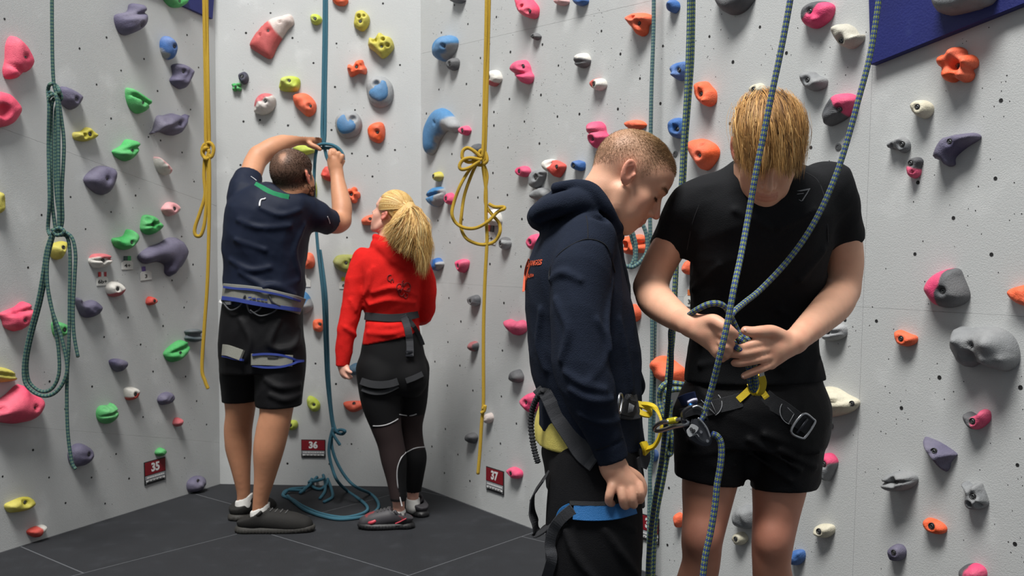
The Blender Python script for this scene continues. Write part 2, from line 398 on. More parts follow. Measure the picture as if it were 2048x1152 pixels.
    if bolt is not None:
        bp = np.array(upb(*(cpx if bolt == 'c' else bolt))) if bolt != 'c' else V2[np.argmax(d)]
        rr = np.sqrt(((V2-bp)**2).sum(1)); hb0 = h[np.argmin(rr)]
        w_ = np.exp(-(rr/.013)**4); hb = max(hb0*.78, .004); h = h*(1-w_)+hb*w_
    h = np.maximum(h, 0)
    rim = min(.006, H*.3)
    col = np.array(lin(COLS[c] if isinstance(c, str) else c))*np.ones((len(V2), 3))
    if two:
        c2, (x1, y1, x2, y2) = two; a = np.array(up(x1, y1)); b_ = np.array(up(x2, y2)); dd = b_-a
        s = dd[0]*(V2[:, 1]-a[1])-dd[1]*(V2[:, 0]-a[0])+.03*np.linalg.norm(dd)*sz*np.sin(q@np.array([14, 11]))
        wgt = np.clip(.5-s/np.linalg.norm(dd)/(sp*.8), 0, 1)[:, None]; col = col*(1-wgt)+np.array(lin(COLS[c2] if isinstance(c2, str) else c2))*wgt
    ch = np.clip(.5+.5*lump, 0, 1)[:, None]*.17; col = col*(1-ch)+np.array(lin((205, 200, 196)))*ch
    # rim wall down to the panel
    top = [wall.pt(V2[i][0], V2[i][1], h[i]+(rim if i < n else rim)) for i in range(len(V2))]
    base = [wall.pt(*(c0+(V2[i]-c0)*.985), .0) for i in range(n)]
    o3 = wall.pt(c0[0], c0[1], 0)
    VV = np.array([tuple(v-o3) for v in top+base]); nt = len(top)
    FF = list(F)
    def area2(f): a, b__, c_ = V2[f[0]], V2[f[1]], V2[f[2]]; return (b__[0]-a[0])*(c_[1]-a[1])-(b__[1]-a[1])*(c_[0]-a[0])
    sgn = 1 if Vector((0, 0, 1)).cross(wall.n).dot(wall.d) > 0 else -1
    FF = [f if area2(f)*sgn > 0 else f[::-1] for f in FF]
    for i in range(n):
        j = (i+1) % n; qd = (i, j, nt+j); qd2 = (i, nt+j, nt+i); FF += [qd, qd2]
    col = np.vstack([col, col[:n]])
    me = mesh_np('climbing_hold', VV, np.array(FF), True, col=col)
    bm = bmesh.new(); bm.from_mesh(me); bmesh.ops.recalc_face_normals(bm, faces=bm.faces)
    cen_f = max(bm.faces, key=lambda f: f.calc_center_median().dot(wall.n))
    if cen_f.normal.dot(wall.n) < 0: bmesh.ops.reverse_faces(bm, faces=bm.faces)
    bm.to_mesh(me); bm.free()
    o = link('climbing_hold', me, None, HM); o.location = o3
    tag(o, label, 'climbing hold', group or {id(WL): 'holds on the left wall', id(WB): 'holds on the back wall', id(WR): 'holds on the right wall'}[id(wall)])
    if bp is not None and sz > .03:
        b = link('bolt', BOLT, o); M = Matrix((wall.d, Vector((0, 0, 1)), wall.n)).transposed().to_4x4()
        if M.determinant() < 0: M = Matrix((-wall.d, Vector((0, 0, 1)), wall.n)).transposed().to_4x4()
        sc = min(1, sz/.055*.8)*rs.uniform(.85, 1.05); M = M @ Matrix.Scale(sc, 4); M.translation = wall.pt(bp[0], bp[1], hb+rim+.0006)-o3; b.matrix_local = M
    return o
def E(wall, cx, cy, w, h, rot, c, label, jit=.09, n=10, **k):
    rs = np.random.RandomState(int(cx*13+cy*7) % 99991); a = R(rot); pts = []
    for i in range(n):
        t = 2*math.pi*i/n; r = 1+rs.uniform(-jit, jit); x = w/2*r*math.cos(t); y = h/2*r*math.sin(t)
        pts.append((cx+x*math.cos(a)-y*math.sin(a), cy+x*math.sin(a)+y*math.cos(a)))
    return hold(wall, pts, c, label, **k)
def lobes(cx, cy, w, h, n, depth=.25, rot=0):
    out = []; d = .52+depth*.5; rp = 1-d
    for i in range(n*6):
        t = 2*math.pi*i/(n*6); ph = (t % (2*math.pi/n)); ph = min(ph, 2*math.pi/n-ph); s_ = d*math.sin(ph); r = d*math.cos(ph)+math.sqrt(max(0, rp*rp-s_*s_)) if abs(s_) < rp else d*math.cos(ph)
        out.append((cx+w/2*r*math.cos(t+rot), cy+h/2*r*math.sin(t+rot)))
    return out
# left wall ------------------------------------------------------------------
L, B_, Rw = WL, WB, WR
hold(L, [(328,-8),(350,-10),(375,-4),(372,8),(360,15),(342,12)], 'green', 'green hold cut off by the top edge beside the left navy panel')
hold(L, [(238,30),(262,22),(268,7),(282,8),(290,28),(289,50),(275,64),(256,70),(243,58)], 'purple', 'large purple hold with a raised knob on top, highest on the left wall', groove=(240,36,288,26,3,.35), bolt=(280,50))
E(L, 338,95,26,48,-14, 'deep', 'small blue hold with a grey lower rim under the navy triangle', two=('steelgrey',(338,118,322,92)), n=9)
hold(L, [(350,130),(365,127),(382,138),(383,152),(370,177),(355,172),(346,160),(352,148)], 'purple', 'purple two-lobed hold beside the top of the left yellow rope', dents=[(352,147,8,.5)], bolt=(368,143))
hold(L, [(18,88),(28,71),(48,85),(62,105),(68,125),(60,142),(50,145),(40,155),(18,157),(12,140),(16,120)], 'pink', 'large pinkish red hold at the left edge, upper one with a notched lower side', groove=(14,120,50,146,5,.4), H=.06)
hold(L, [(-22,190),(12,184),(32,198),(44,218),(36,238),(18,252),(-22,250)], 'pink', 'pinkish red hold with a hollow centre cut by the left edge', dents=[(8,222,14,.6)], H=.055, bolt=None)
hold(L, [(122,178),(133,173),(160,188),(163,200),(150,218),(138,216),(125,200)], 'purple', 'smooth purple hold right behind the knot of the hanging teal rope', bolt=(151,199))
hold(L, [(258,176),(268,178),(290,192),(302,203),(292,222),(278,227),(265,215),(258,195)], 'green', 'green shell shaped hold with grooves, highest full green one on the left wall', groove=(258,182,296,206,2.5,.5), bolt=(284,206))
hold(L, [(306,268),(312,258),(320,232),(332,230),(350,226),(366,232),(378,228),(374,246),(360,268),(342,270),(325,264)], 'purple', 'purple horned hold shaped like a leaping fish', dents=[(335,238,8,.4)], groove=(306,268,374,240,3,.2))
hold(L, [(150,265),(165,262),(176,254),(186,262),(194,270),(188,278),(170,283),(152,278)], 'yellow', 'small yellow hold with two pockets right of the teal rope bundle', dents=[(171,271,5,.6)], bolt=(180,268))
hold(L, [(232,300),(248,290),(258,278),(275,284),(274,305),(258,322),(240,316),(231,306)], 'green', 'green hold with a chalky top above the round dark purple hold', groove=(235,304,272,296,2.5,.35))
hold(L, [(312,314),(322,318),(340,338),(336,350),(324,346),(315,332)], 'white', 'narrow white hold with a pink inner face', two=((204,150,152),(314,318,334,346)), bolt=None)
hold(L, [(173,360),(190,338),(208,331),(230,338),(231,362),(216,388),(195,385)], 'purple', 'round dark purple dome hold on the left wall', H=.06, bolt=(214,358))
E(L, 343,418,31,29,0, 'white', 'small round white hold with a faint pink patch', two=((214,150,154),(350,425,356,404)))
hold(L, [(-14,385),(4,385),(9,400),(7,420),(-2,428),(-14,426)], 'yellow', 'pale yellow hold cut by the left edge of the picture', bolt=None)
hold(L, [(286,450),(291,431),(308,432),(324,450),(318,462),(302,470),(288,462)], 'green', 'green angular hold, upper right of the two above the number tags', dents=[(299,438,6,.5)], groove=(288,455,322,444,2,.3))
hold(L, [(229,478),(245,474),(253,470),(260,458),(272,470),(270,486),(255,500),(236,494)], 'green', 'green crescent hold directly above the 4+ tag', dents=[(247,472,9,.5)])
hold(L, [(102,492),(128,482),(133,492),(122,518),(108,515)], 'yellow', 'yellow wedge hold seen between the strands of the teal rope', bolt=(125,495))
hold(L, [(282,510),(300,495),(325,485),(342,475),(362,478),(376,500),(372,520),(358,540),(345,553),(335,545),(334,530),(318,524),(295,528),(283,520)], 'purple', 'large purple boomerang shaped hold above the tag with a 3', H=.055, rough=.3, bolt=None)
hold(L, [(181,520),(190,508),(215,508),(222,516),(218,530),(195,537),(185,530)], 'rose', 'pink and white ledge hold above the 6b+ tag', two=('white',(222,520,182,514)), groove=(183,521,220,518,2,.5))
hold(L, [(215,575),(225,563),(240,566),(248,578),(240,592),(222,592)], 'rose', 'pink and white rounded hold right below the 6b+ tag', two=('white',(216,590,248,576)))
E(L, 303,602,18,18,0, 'red', 'tiny red hold between the 3 tag and the left yellow rope', two=('steelgrey',(310,592,306,612)))
hold(L, [(154,598),(165,597),(172,604),(188,600),(203,614),(195,630),(178,636),(165,628)], 'purple', 'purple hold with a scooped top right of the teal rope tail', dents=[(174,602,9,.6)], bolt=None)
hold(L, [(5,628),(20,620),(35,614),(50,603),(62,610),(66,630),(55,652),(35,663),(15,655),(10,640)], 'pink', 'pinkish red hold with a lip left of the big rope loop', groove=(8,634,64,618,3,.4), bolt=(49,641), H=.06)
hold(L, [(108,645),(125,645),(136,653),(134,668),(120,675),(110,668)], 'green', 'green faceted hold half hidden inside the teal rope loop')
hold(L, [(373,662),(388,658),(403,660),(404,670),(402,682),(388,684),(373,678),(376,670)], 'slate', 'dark grey double ridge hold behind the left yellow rope', groove=(372,670,405,670,3.5,.85), bolt=None)
hold(L, [(333,706),(345,692),(365,680),(378,688),(374,705),(358,722),(345,724),(336,716)], 'green', 'bright green ridged hold left of the left yellow rope', groove=(335,712,374,694,2.5,.5))
hold(L, [(222,722),(235,717),(252,722),(252,734),(240,744),(228,738)], 'purple', 'small purple hold at mid height above the white and red one', bolt=None)
hold(L, [(-22,735),(8,735),(25,742),(32,755),(25,763),(-22,763)], 'yellow', 'yellow striped hold at the left edge above the big pink hold', groove=(-20,745,30,752,2.5,.4), bolt=None)
hold(L, [(-20,838),(-14,815),(20,790),(45,769),(62,785),(84,795),(86,815),(70,838),(40,848),(5,845)], 'pink', 'biggest pinkish red hold of all, low at the left edge', H=.085, bolt=(69,815), dents=[(10,818,5,.6)], rough=.6)
hold(L, [(252,778),(265,774),(277,780),(274,795),(262,801),(254,796)], 'white', 'small white hold with a red underside, low on the left wall', two=('red',(276,782,256,794)))
hold(L, [(318,800),(325,788),(340,784),(347,794),(342,806),(325,810)], 'purple', 'small purple pebble hold left of the yellow rope end', dents=[(322,797,4,.5)], bolt=None)
hold(L, [(198,825),(205,812),(222,810),(226,806),(233,818),(232,835),(218,848),(202,842)], 'green', 'green hold with several parallel ridges', groove=(198,838,234,822,2,.35), dents=[(212,818,4,.4),(222,814,4,.4)], bolt=None)
E(L, 356,844,14,20,20, 'rose', 'tiny dark red hold above the sign with 35', bolt=None, two=('steelgrey',(362,834,360,852)))
hold(L, [(142,905),(150,892),(165,887),(183,898),(185,915),(172,930),(152,934),(143,922)], 'purple', 'round purple dome hold at the lower end of the teal rope tail', H=.055, bolt=(177,909))
E(L, 322,904,20,16,-20, 'green', 'tiny green hold just above the sign with 35', bolt=None)
hold(L, [(378,968),(388,955),(405,952),(410,965),(400,982),(382,984)], 'purple', 'purple hold at the foot of the wall near the corner', bolt=(396,962))
hold(L, [(13,1010),(25,1003),(45,995),(62,995),(69,1008),(55,1020),(25,1026),(15,1020)], 'yellow', 'long yellow hold low at the left edge', dents=[(50,1004,8,.5)], bolt=(54,1006))
hold(L, [(57,1062),(70,1054),(90,1050),(88,1063),(75,1075),(60,1070)], 'white', 'lowest left hold, grey-white with a red corner just above the mats', two=('red',(80,1072,76,1050)), bolt=None)
# back wall ------------------------------------------------------------------
hold(B_, lobes(473,174,22,20,4,.1,.7), 'green', 'tiny green four-lobed hold below the navy ring hold')
E(B_, 487,155,20,25,-10, 'navy', 'tiny navy ring shaped hold on the back wall')
hold(B_, [(498,90),(510,66),(535,40),(560,31),(580,28),(587,45),(575,58),(562,78),(552,95),(540,117),(515,105)], (190,72,72), 'large curved hold, half red and half white, on the upper back wall', two=((206,190,184),(558,74,534,42)), H=.05, rough=.2, bolt=(537,62), dents=[(560,44,3,.5),(520,70,3,.5)])
E(B_, 631,38,23,22,0, 'lime', 'small round lime hold left of the straight teal rope')
hold(B_, [(708,38),(712,24),(725,20),(738,33),(736,50),(724,62),(708,52)], 'yellow', 'upper yellow hold with two pockets right of the teal rope', dents=[(718,33,5,.5),(728,32,4,.4)], bolt=(721,43))
hold(B_, [(735,88),(738,74),(748,76),(758,64),(768,70),(780,74),(787,90),(782,102),(765,116),(750,104),(738,95)], 'yellow', 'larger yellow knobbly hold with pockets like a mask', dents=[(748,80,6,.6),(766,78,5,.5),(775,90,5,.4)], bolt=(763,93))
hold(B_, [(664,-5),(690,-8),(696,2),(688,11),(672,9)], 'orange', 'orange hold cut by the top edge of the back wall', bolt=None)
hold(B_, [(694,138),(697,128),(706,131),(712,122),(724,119),(728,129),(733,138),(730,148),(718,146),(704,153),(698,150)], 'orange', 'orange knobbly hold shaped like a small clover on the back wall', bumps=[(700,137,5,.5),(724,126,5,.5),(722,143,5,.5),(706,146,5,.4)], bolt=(713,134))
hold(B_, [(559,165),(563,155),(580,151),(597,156),(599,170),(592,182),(572,183),(558,178)], 'lime', 'yellow-green rounded hold with a centre hole above the big orange one', bumps=[(566,162,6,.3),(592,174,6,.3)], bolt=(579,162))
hold(B_, [(585,200),(587,189),(605,185),(620,192),(631,208),(628,225),(615,233),(600,222),(590,212)], 'orange', 'large smooth orange hold above the man in navy', H=.06, bolt=(620,212))
hold(B_, [(507,222),(510,200),(522,187),(540,187),(550,198),(545,218),(528,229),(512,227)], 'rose', 'pink and white rounded hold left of the large orange one', two=((205,198,194),(508,216,546,190)), bolt=(531,203))
hold(B_, [(732,180),(734,163),(748,152),(768,153),(783,168),(786,190),(778,208),(758,215),(740,205)], 'steelgrey', 'grey disc hold with a blue centre, upper one', H=.05, rough=.2, bolt=(763,188), dents=[(753,168,8,.5)], seed=3)
hold(B_, [(669,245),(674,230),(690,222),(710,224),(722,240),(721,258),(710,272),(690,276),(674,264)], 'steelgrey', 'grey disc hold with a blue centre, lower one beside the teal rope', H=.05, rough=.2, bolt=(692,251), dents=[(706,238,8,.5)], seed=4)
hold(B_, [(735,255),(745,246),(762,244),(769,255),(768,275),(758,286),(742,280),(735,268)], 'orange', 'orange oval hold right of the lower grey and blue disc', bolt=(755,264))
hold(B_, [(641,350),(650,333),(662,336),(670,350),(664,362),(650,360)], 'red', 'red-orange hold partly hidden behind the raised right forearm', bumps=[(650,352,5,.5)], bolt=None)
hold(B_, lobes(705,390,30,34,5,.08), 'orange', 'orange ring shaped knobbly hold right of the raised forearm', bumps=[(700,380,6,.4),(712,386,6,.4),(710,400,6,.4)])
hold(B_, [(592,372),(600,350),(618,345),(630,362),(632,388),(624,402),(604,404),(592,396)], 'lime', 'yellow-green hold with a hole beside the bearded man\'s neck', bumps=[(606,358,7,.4)], bolt=(612,383))
hold(B_, [(585,298),(592,289),(612,288),(630,298),(625,306),(600,310)], 'lime', 'yellow-green hold mostly hidden behind the man\'s head top', bolt=None)
hold(B_, [(722,441),(730,433),(745,429),(758,434),(756,447),(728,450)], 'orange', 'orange wedge hold by the face of the woman in red', bolt=(741,438))
hold(B_, [(665,525),(672,512),(690,509),(712,512),(714,528),(700,545),(676,540)], 'olive', 'olive green hold above the 6a tag', bolt=(692,526), bumps=[(703,516,5,.4)])
hold(B_, [(604,520),(612,506),(624,508),(629,525),(622,537),(606,536)], 'orange', 'orange hold peeking out right of the navy shirt', bolt=None)
hold(B_, [(585,600),(595,580),(612,586),(622,602),(624,615),(610,628),(592,624)], 'blue', 'blue hold with a grey rim peeking out right of the man\'s harness', two=('steelgrey',(600,622,620,598)), bolt=None)
hold(B_, [(625,645),(630,639),(644,640),(646,655),(640,664),(627,660)], 'orange', 'small orange hold just left of the falling teal rope at hip height', bolt=(640,648))
hold(B_, [(694,740),(705,728),(722,726),(730,735),(722,748),(702,750)], (30,82,110), 'dark blue hold behind the hand of the woman in red', bolt=None)
hold(B_, [(613,800),(618,792),(630,797),(639,808),(637,820),(627,824),(616,814)], 'lime', 'yellow teardrop hold at shin height above the 36 sign', bolt=(628,809))
hold(B_, [(686,806),(706,802),(728,804),(726,816),(708,825),(694,820)], (205,75,42), 'flat orange-red hold left of the woman\'s thigh', bolt=(708,807))
hold(B_, [(571,848),(580,841),(592,842),(595,852),(588,860),(574,859)], 'lime', 'yellow hold between the calves of the man and the 36 sign', bolt=(581,850))
# right wall, far part ----------------------------------------------------------
hold(Rw, [(870,98),(874,80),(887,70),(903,72),(909,84),(902,104),(885,122),(872,116)], 'blue', 'blue hold with a grey lower right rim near the corner, uppermost blue one', two=('steelgrey',(886,122,908,84)), bolt=(889,92))
E(Rw, 906,128,18,27,10, 'dark', 'small dark grey hold just below the uppermost blue hold')
E(Rw, 916,0,24,14,0, 'dark', 'dark hold cut by the top edge near the back corner', bolt=None)
hold(Rw, [(1036,-6),(1050,-9),(1064,4),(1071,16),(1069,32),(1060,37),(1045,30),(1038,14)], 'pink', 'pink hold with two holes at the top left of the right wall', dents=[(1047,14,4,.6)], bolt=(1057,22), seed=9)
E(Rw, 1123,3,26,18,0, (205,160,160), 'pale pink and white hold cut by the top edge', bolt=None)
E(Rw, 1161,1,24,22,0, 'deep', 'blue hold cut by the top edge near the pale pink one', bolt=None)
E(Rw, 1072,73,15,15,0, 'dark', 'tiny square dark grey hold on the upper right wall', n=4)
hold(Rw, [(1151,118),(1156,108),(1170,106),(1177,118),(1174,130),(1162,136),(1152,130)], 'white', 'white and charcoal striped hold in the upper middle', two=('dark',(1151,116,1176,118)), bolt=None, groove=(1151,124,1176,122,2,.3))
E(Rw, 987,156,23,32,10, 'white', 'white hold with a reddish underside right beside the long yellow rope', two=('rose',(976,154,996,166)))
hold(Rw, [(1026,138),(1032,124),(1045,119),(1053,130),(1056,142),(1061,152),(1057,165),(1046,167),(1038,158),(1029,150)], 'hot', 'pink twisted hold right of the long yellow rope', groove=(1028,146,1060,146,3,.4), bolt=(1042,132), bumps=[(1050,155,7,.4)])
E(Rw, 1197,169,26,26,0, 'white', 'small white hold with a red left side', two=('red',(1198,156,1190,182)), n=7)
hold(Rw, [(848,282),(850,255),(862,228),(876,216),(892,220),(908,238),(914,254),(905,266),(890,262),(876,280),(868,300),(858,311),(850,302)], 'blue', 'large blue and grey crescent shaped hold near the back corner', two=('steelgrey',(856,314,902,228)), H=.05, rough=.2, bolt=None, dents=[(872,245,3,.4)])
E(Rw, 930,261,17,19,0, 'hot', 'tiny pink hold right of the blue crescent')
E(Rw, 955,298,18,22,0, 'dark', 'dark grey hold behind the knot of the yellow rope', bolt=None)
E(Rw, 876,353,14,20,0, 'yellow', 'tiny yellow hold above the blue and grey scooped hold')
hold(Rw, [(855,393),(862,378),(874,373),(884,380),(882,402),(872,414),(860,408)], 'blue', 'blue scooped hold with a grey rim behind the woman\'s hair', two=('steelgrey',(872,412,882,376)), groove=(856,392,876,384,2,.5), bolt=None)
E(Rw, 899,397,15,24,0, 'hot', 'tiny pink hold right of the blue scooped hold')
E(Rw, 1046,342,24,23,0, 'hot', 'round pink hold left of the grey pitted ones')
hold(Rw, [(1060,360),(1065,344),(1076,339),(1087,342),(1085,356),(1074,376),(1063,374)], 'grey', 'grey pitted hold, upper of two above the hood', dents=[(1072,352,4,.6),(1078,348,3,.5)], bolt=(1070,356))
hold(Rw, [(1090,330),(1095,318),(1108,320),(1118,324),(1127,332),(1120,348),(1113,355),(1104,348),(1093,342)], 'white', 'heart shaped hold, white left half and red right half', two=('red',(1108,352,1106,320)), dents=[(1100,328,4,.5)], bolt=(1113,333))
E(Rw, 1157,331,21,22,0, 'deep', 'small blue hold right of the white and red heart shaped one', bumps=[(1152,326,4,.5)])
hold(Rw, [(1064,392),(1070,379),(1085,375),(1096,382),(1094,398),(1070,400)], 'grey', 'grey pitted hold, lower one just above the hood', bolt=None)
hold(Rw, [(1177,264),(1180,246),(1193,242),(1203,250),(1206,264),(1212,274),(1202,292),(1192,298),(1181,284)], 'hot', 'pink twisted hold just left of the short-haired youth\'s head', groove=(1178,266,1206,258,3,.4), bolt=(1186,277))
E(Rw, 1270,250,38,20,0, 'orange', 'orange hold hidden behind the short-haired youth\'s crown', bolt=None)
hold(Rw, [(1258,38),(1264,27),(1285,25),(1301,32),(1301,44),(1292,50),(1289,66),(1278,72),(1270,60),(1262,52)], 'orange', 'orange knobbly hold left of the thin teal rope at top', bumps=[(1268,38,6,.5),(1292,36,6,.5),(1282,62,6,.4)], dents=[(1271,36,4,.5)], bolt=(1278,46))
E(Rw, 1346,13,19,28,5, 'deep', 'small blue hold, top of the three beside the rope pair', bumps=[(1344,6,5,.5)], bolt=None)
hold(Rw, [(1345,142),(1348,130),(1358,124),(1370,124),(1372,140),(1366,158),(1354,160)], 'deep', 'blue hold, middle of the three beside the rope pair', bolt=(1359,140), bumps=[(1352,150,5,.4)])
hold(Rw, [(1339,258),(1342,242),(1352,235),(1364,240),(1366,262),(1360,276),(1346,274)], 'deep', 'blue hold, lowest of the three beside the rope pair', bolt=(1353,258), bumps=[(1352,246,5,.4)])
hold(Rw, [(1392,180),(1394,166),(1408,162),(1418,172),(1427,184),(1426,204),(1414,213),(1402,206),(1394,194)], 'orange', 'orange knobbly hold between the rope pair and the blond head', bumps=[(1405,172,7,.4),(1412,203,7,.4)], bolt=(1403,188))
hold(Rw, [(1377,290),(1383,280),(1402,277),(1424,288),(1432,304),(1424,325),(1407,341),(1394,328),(1383,310)], 'orange', 'large smooth orange dome hold behind the shoulder in black', H=.06, rough=.3, bolt=(1401,311), dents=[(1404,290,5,.3)])
hold(Rw, [(1430,-14),(1500,-16),(1492,12),(1470,28),(1450,26),(1436,8)], 'dark', 'big dark grey hold cut by the top edge above the blond head', bolt=None, H=.06)
E(Rw, 1515,179,28,26,0, 'cream', 'small cream button hold just above the blond hair', bolt=(1508,179))
hold(Rw, [(975,428),(985,418),(996,428),(998,446),(986,452),(976,444)], (190,70,50), 'red and white hold behind the loop of the yellow rope', two=('white',(980,450,984,418)), bolt=None)
E(Rw, 1009,486,18,26,0, 'dark', 'small dark grey hold right of the white tag by the yellow rope', two=('steelgrey',(1000,484,1018,480)))
E(Rw, 872,528,22,26,0, 'deep', 'small blue hold with a grey rim right of the woman\'s shoulder', two=('steelgrey',(874,542,882,520)), bolt=None)
hold(Rw, [(915,522),(924,518),(934,522),(932,536),(924,546),(917,538)], 'hot', 'small pink teardrop hold left of the yellow rope at chest height')
hold(Rw, [(1057,486),(1062,471),(1074,468),(1082,480),(1074,497),(1062,499)], 'hot', 'pink hold touching the back of the navy hoodie')
E(Rw, 948,601,19,22,0, 'dark', 'small dark hold left of the yellow rope at waist height', two=('steelgrey',(940,604,958,606)))
hold(Rw, [(1012,645),(1016,638),(1028,643),(1042,640),(1050,650),(1047,664),(1032,671),(1018,660)], 'hot', 'pink curved hold left of the hoodie at waist height', dents=[(1030,640,6,.5)], bolt=None)
E(Rw, 947,693,14,21,0, (150,80,84), 'tiny dull red and grey hold left of the yellow rope', two=('dark',(950,700,952,684)), bolt=None)
E(Rw, 1032,753,23,27,0, 'dark', 'dark grey rough hold left of the hoodie hem', bolt=None)
hold(Rw, [(1046,798),(1058,786),(1072,788),(1072,812),(1062,826),(1052,818)], 'hot', 'pink faceted hold behind the black webbing at the back')
E(Rw, 977,836,13,22,0, (210,196,190), 'tiny pale hold right beside the lower yellow rope', bolt=None)
E(Rw, 943,876,20,22,0, 'dark', 'small dark grey hold left of the yellow rope end', bolt=None)
hold(Rw, [(1018,938),(1026,934),(1040,942),(1041,954),(1030,958),(1021,950)], 'hot', 'small pink hold right of the sign with 37')
E(Rw, 857,597,15,30,0, 'orange', 'small orange hold at the right sleeve of the woman in red', bolt=None)
hold(Rw, lobes(1267,489,48,46,4,.08,.6), 'orange', 'orange four-lobed hold below the chin of the hoodie youth', bumps=[(1254,480,8,.4),(1280,480,8,.4),(1267,503,8,.4)], dents=[(1256,488,4,.4)])
E(Rw, 1376,535,16,30,0, 'orange', 'orange hold at the edge of the black t-shirt', bolt=None)
hold(Rw, [(1258,618),(1266,608),(1277,622),(1276,638),(1264,643)], 'orange', 'orange hold peeking out right of the hoodie front', bolt=None)
hold(Rw, [(1303,730),(1312,713),(1330,714),(1350,728),(1364,742),(1358,768),(1335,768),(1312,755)], 'orange', 'large orange bumpy hold between the two youths at hip height', bumps=[(1315,725,10,.3),(1345,748,12,.3)], bolt=None, H=.055)
E(Rw, 1357,1040,14,30,0, 'orange', 'orange hold beside the bare left knee', bolt=None)
E(Rw, 1305,912,16,26,0, 'deep', 'small blue hold between the two youths under the yellow loop', bolt=None)
# right wall, near part ----------------------------------------------------------
hold(Rw, [(1604,38),(1608,16),(1625,3),(1648,2),(1663,10),(1662,26),(1652,42),(1630,56),(1612,52)], 'black', 'black and pink hold top right between the two patterned ropes', two=('hot',(1604,48,1654,0)), bolt=(1620,22), bumps=[(1630,40,8,.3)])
hold(Rw, [(1670,72),(1671,54),(1686,46),(1702,54),(1712,68),(1722,68),(1718,82),(1700,96),(1682,92)], 'beige', 'beige skull-like hold left of the navy panel', bolt=(1681,80), H=.06)
hold(Rw, [(1602,156),(1608,144),(1622,142),(1634,150),(1650,158),(1646,174),(1628,182),(1612,176)], 'grey', 'grey scooped hold between the patterned ropes', bolt=(1616,160), dents=[(1634,150,7,.3)])
hold(Rw, [(1646,228),(1656,205),(1672,188),(1700,187),(1712,200),(1704,218),(1685,238),(1655,252),(1648,242)], 'dark', 'dark grey and pink slanted hold beside the right patterned rope', two=('hot',(1696,240,1664,190)), bolt=(1678,218), groove=(1660,242,1706,204,3,.25))
hold(Rw, lobes(1916,131,78,76,5,.11,-1.57), 'orange', 'orange flower shaped hold with five round lobes', H=.035, p=3, rough=.1, bumps=[(1914,106,16,.8),(1940,124,15,.8),(1931,152,15,.7),(1902,152,16,.8),(1892,122,16,.8)], bolt=(1917,132), dents=[(1917,132,9,.35)])
hold(Rw, [(1823,214),(1830,202),(1846,200),(1860,210),(1859,226),(1846,237),(1832,230)], 'cream', 'cream round button hold below the orange flower hold', bolt=(1837,214), H=.05)
hold(Rw, [(1776,290),(1782,282),(1796,276),(1804,272),(1816,284),(1816,298),(1804,306),(1792,298),(1780,298)], 'grey', 'small grey triangular hold with two pits', dents=[(1784,290,4,.4)], bolt=(1804,288))
hold(Rw, [(1870,312),(1876,294),(1890,274),(1912,268),(1944,265),(1956,272),(1948,281),(1930,292),(1910,308),(1903,318),(1903,329),(1892,333),(1886,324),(1874,320)], 'purple', 'purple horn shaped hold pointing right', H=.055, bolt=(1900,283), rough=.3)
hold(Rw, [(1816,330),(1822,317),(1836,314),(1843,322),(1839,334),(1838,348),(1828,357),(1818,350)], 'black', 'small hold, black on top and pink below', two=('hot',(1816,334,1842,338)), bolt=(1823,326), dents=[(1826,344,3,.4)])
hold(Rw, [(1876,22),(1880,-18),(1990,-20),(1984,8),(1950,22),(1900,33)], 'grey', 'large grey hold on the navy panel cut by the top edge', H=.1, bolt=None, rough=.4)
hold(Rw, [(1848,577),(1858,556),(1880,541),(1910,537),(1921,556),(1933,590),(1922,608),(1895,616),(1870,611),(1855,594)], 'hot', 'large round hold, pink left part and dark grey right part', two=('dark',(1876,614,1898,538)), H=.06, rough=.3, bolt=(1887,582))
hold(Rw, [(2015,584),(2026,575),(2060,572),(2066,612),(2040,610),(2022,598)], 'orange', 'orange hold cut by the right edge of the picture', bolt=None)
hold(Rw, [(1791,664),(1798,660),(1818,668),(1831,674),(1829,686),(1815,693),(1800,690),(1793,678)], 'orange', 'small orange wedge hold left of the huge grey hold', bolt=(1803,677))
hold(Rw, [(1900,692),(1904,664),(1914,653),(1938,656),(1962,654),(1992,656),(2018,674),(2030,702),(2028,728),(2008,744),(1980,738),(1955,728),(1935,736),(1918,728),(1910,714)], 'grey', 'huge grey bumpy hold on the right', H=.075, rough=.3, bumps=[(1985,685,24,.5),(1918,680,14,.4),(1975,722,14,.3),(2012,722,12,.3)], dents=[(1940,712,14,.35)], bolt=(1946,691))
hold(Rw, [(1645,672),(1650,655),(1670,648),(1688,653),(1688,672),(1668,682),(1650,680)], 'steelgrey', 'light grey hold just right of the bare forearm', groove=(1650,668,1688,662,3,.3), bolt=(1657,662))
hold(Rw, [(1632,800),(1642,776),(1665,776),(1690,790),(1711,802),(1708,816),(1690,828),(1655,835),(1636,826)], 'cream', 'large cream wedge hold right of the black shorts', H=.06, rough=.2, groove=(1640,806,1700,800,2.5,.3), bolt=(1697,808))
hold(Rw, [(1929,828),(1938,824),(1952,830),(1964,819),(1976,824),(1976,842),(1960,857),(1945,859),(1932,845)], 'black', 'small kidney shaped hold, black left and pink right', two=('hot',(1950,858,1950,820)), bolt=(1947,842))
hold(Rw, [(1844,877),(1852,876),(1880,889),(1907,908),(1904,916),(1895,928),(1893,938),(1885,944),(1866,925),(1848,898)], 'purple', 'purple thin triangular wedge hold', p=1.2, rough=.2, bolt=(1867,903), H=.05)
hold(Rw, [(1634,918),(1645,908),(1660,908),(1671,924),(1664,945),(1654,963),(1643,952)], 'hot', 'pink and grey triangular hold beside the shorts hem', two=('grey',(1634,936,1672,926)), bolt=(1648,928))
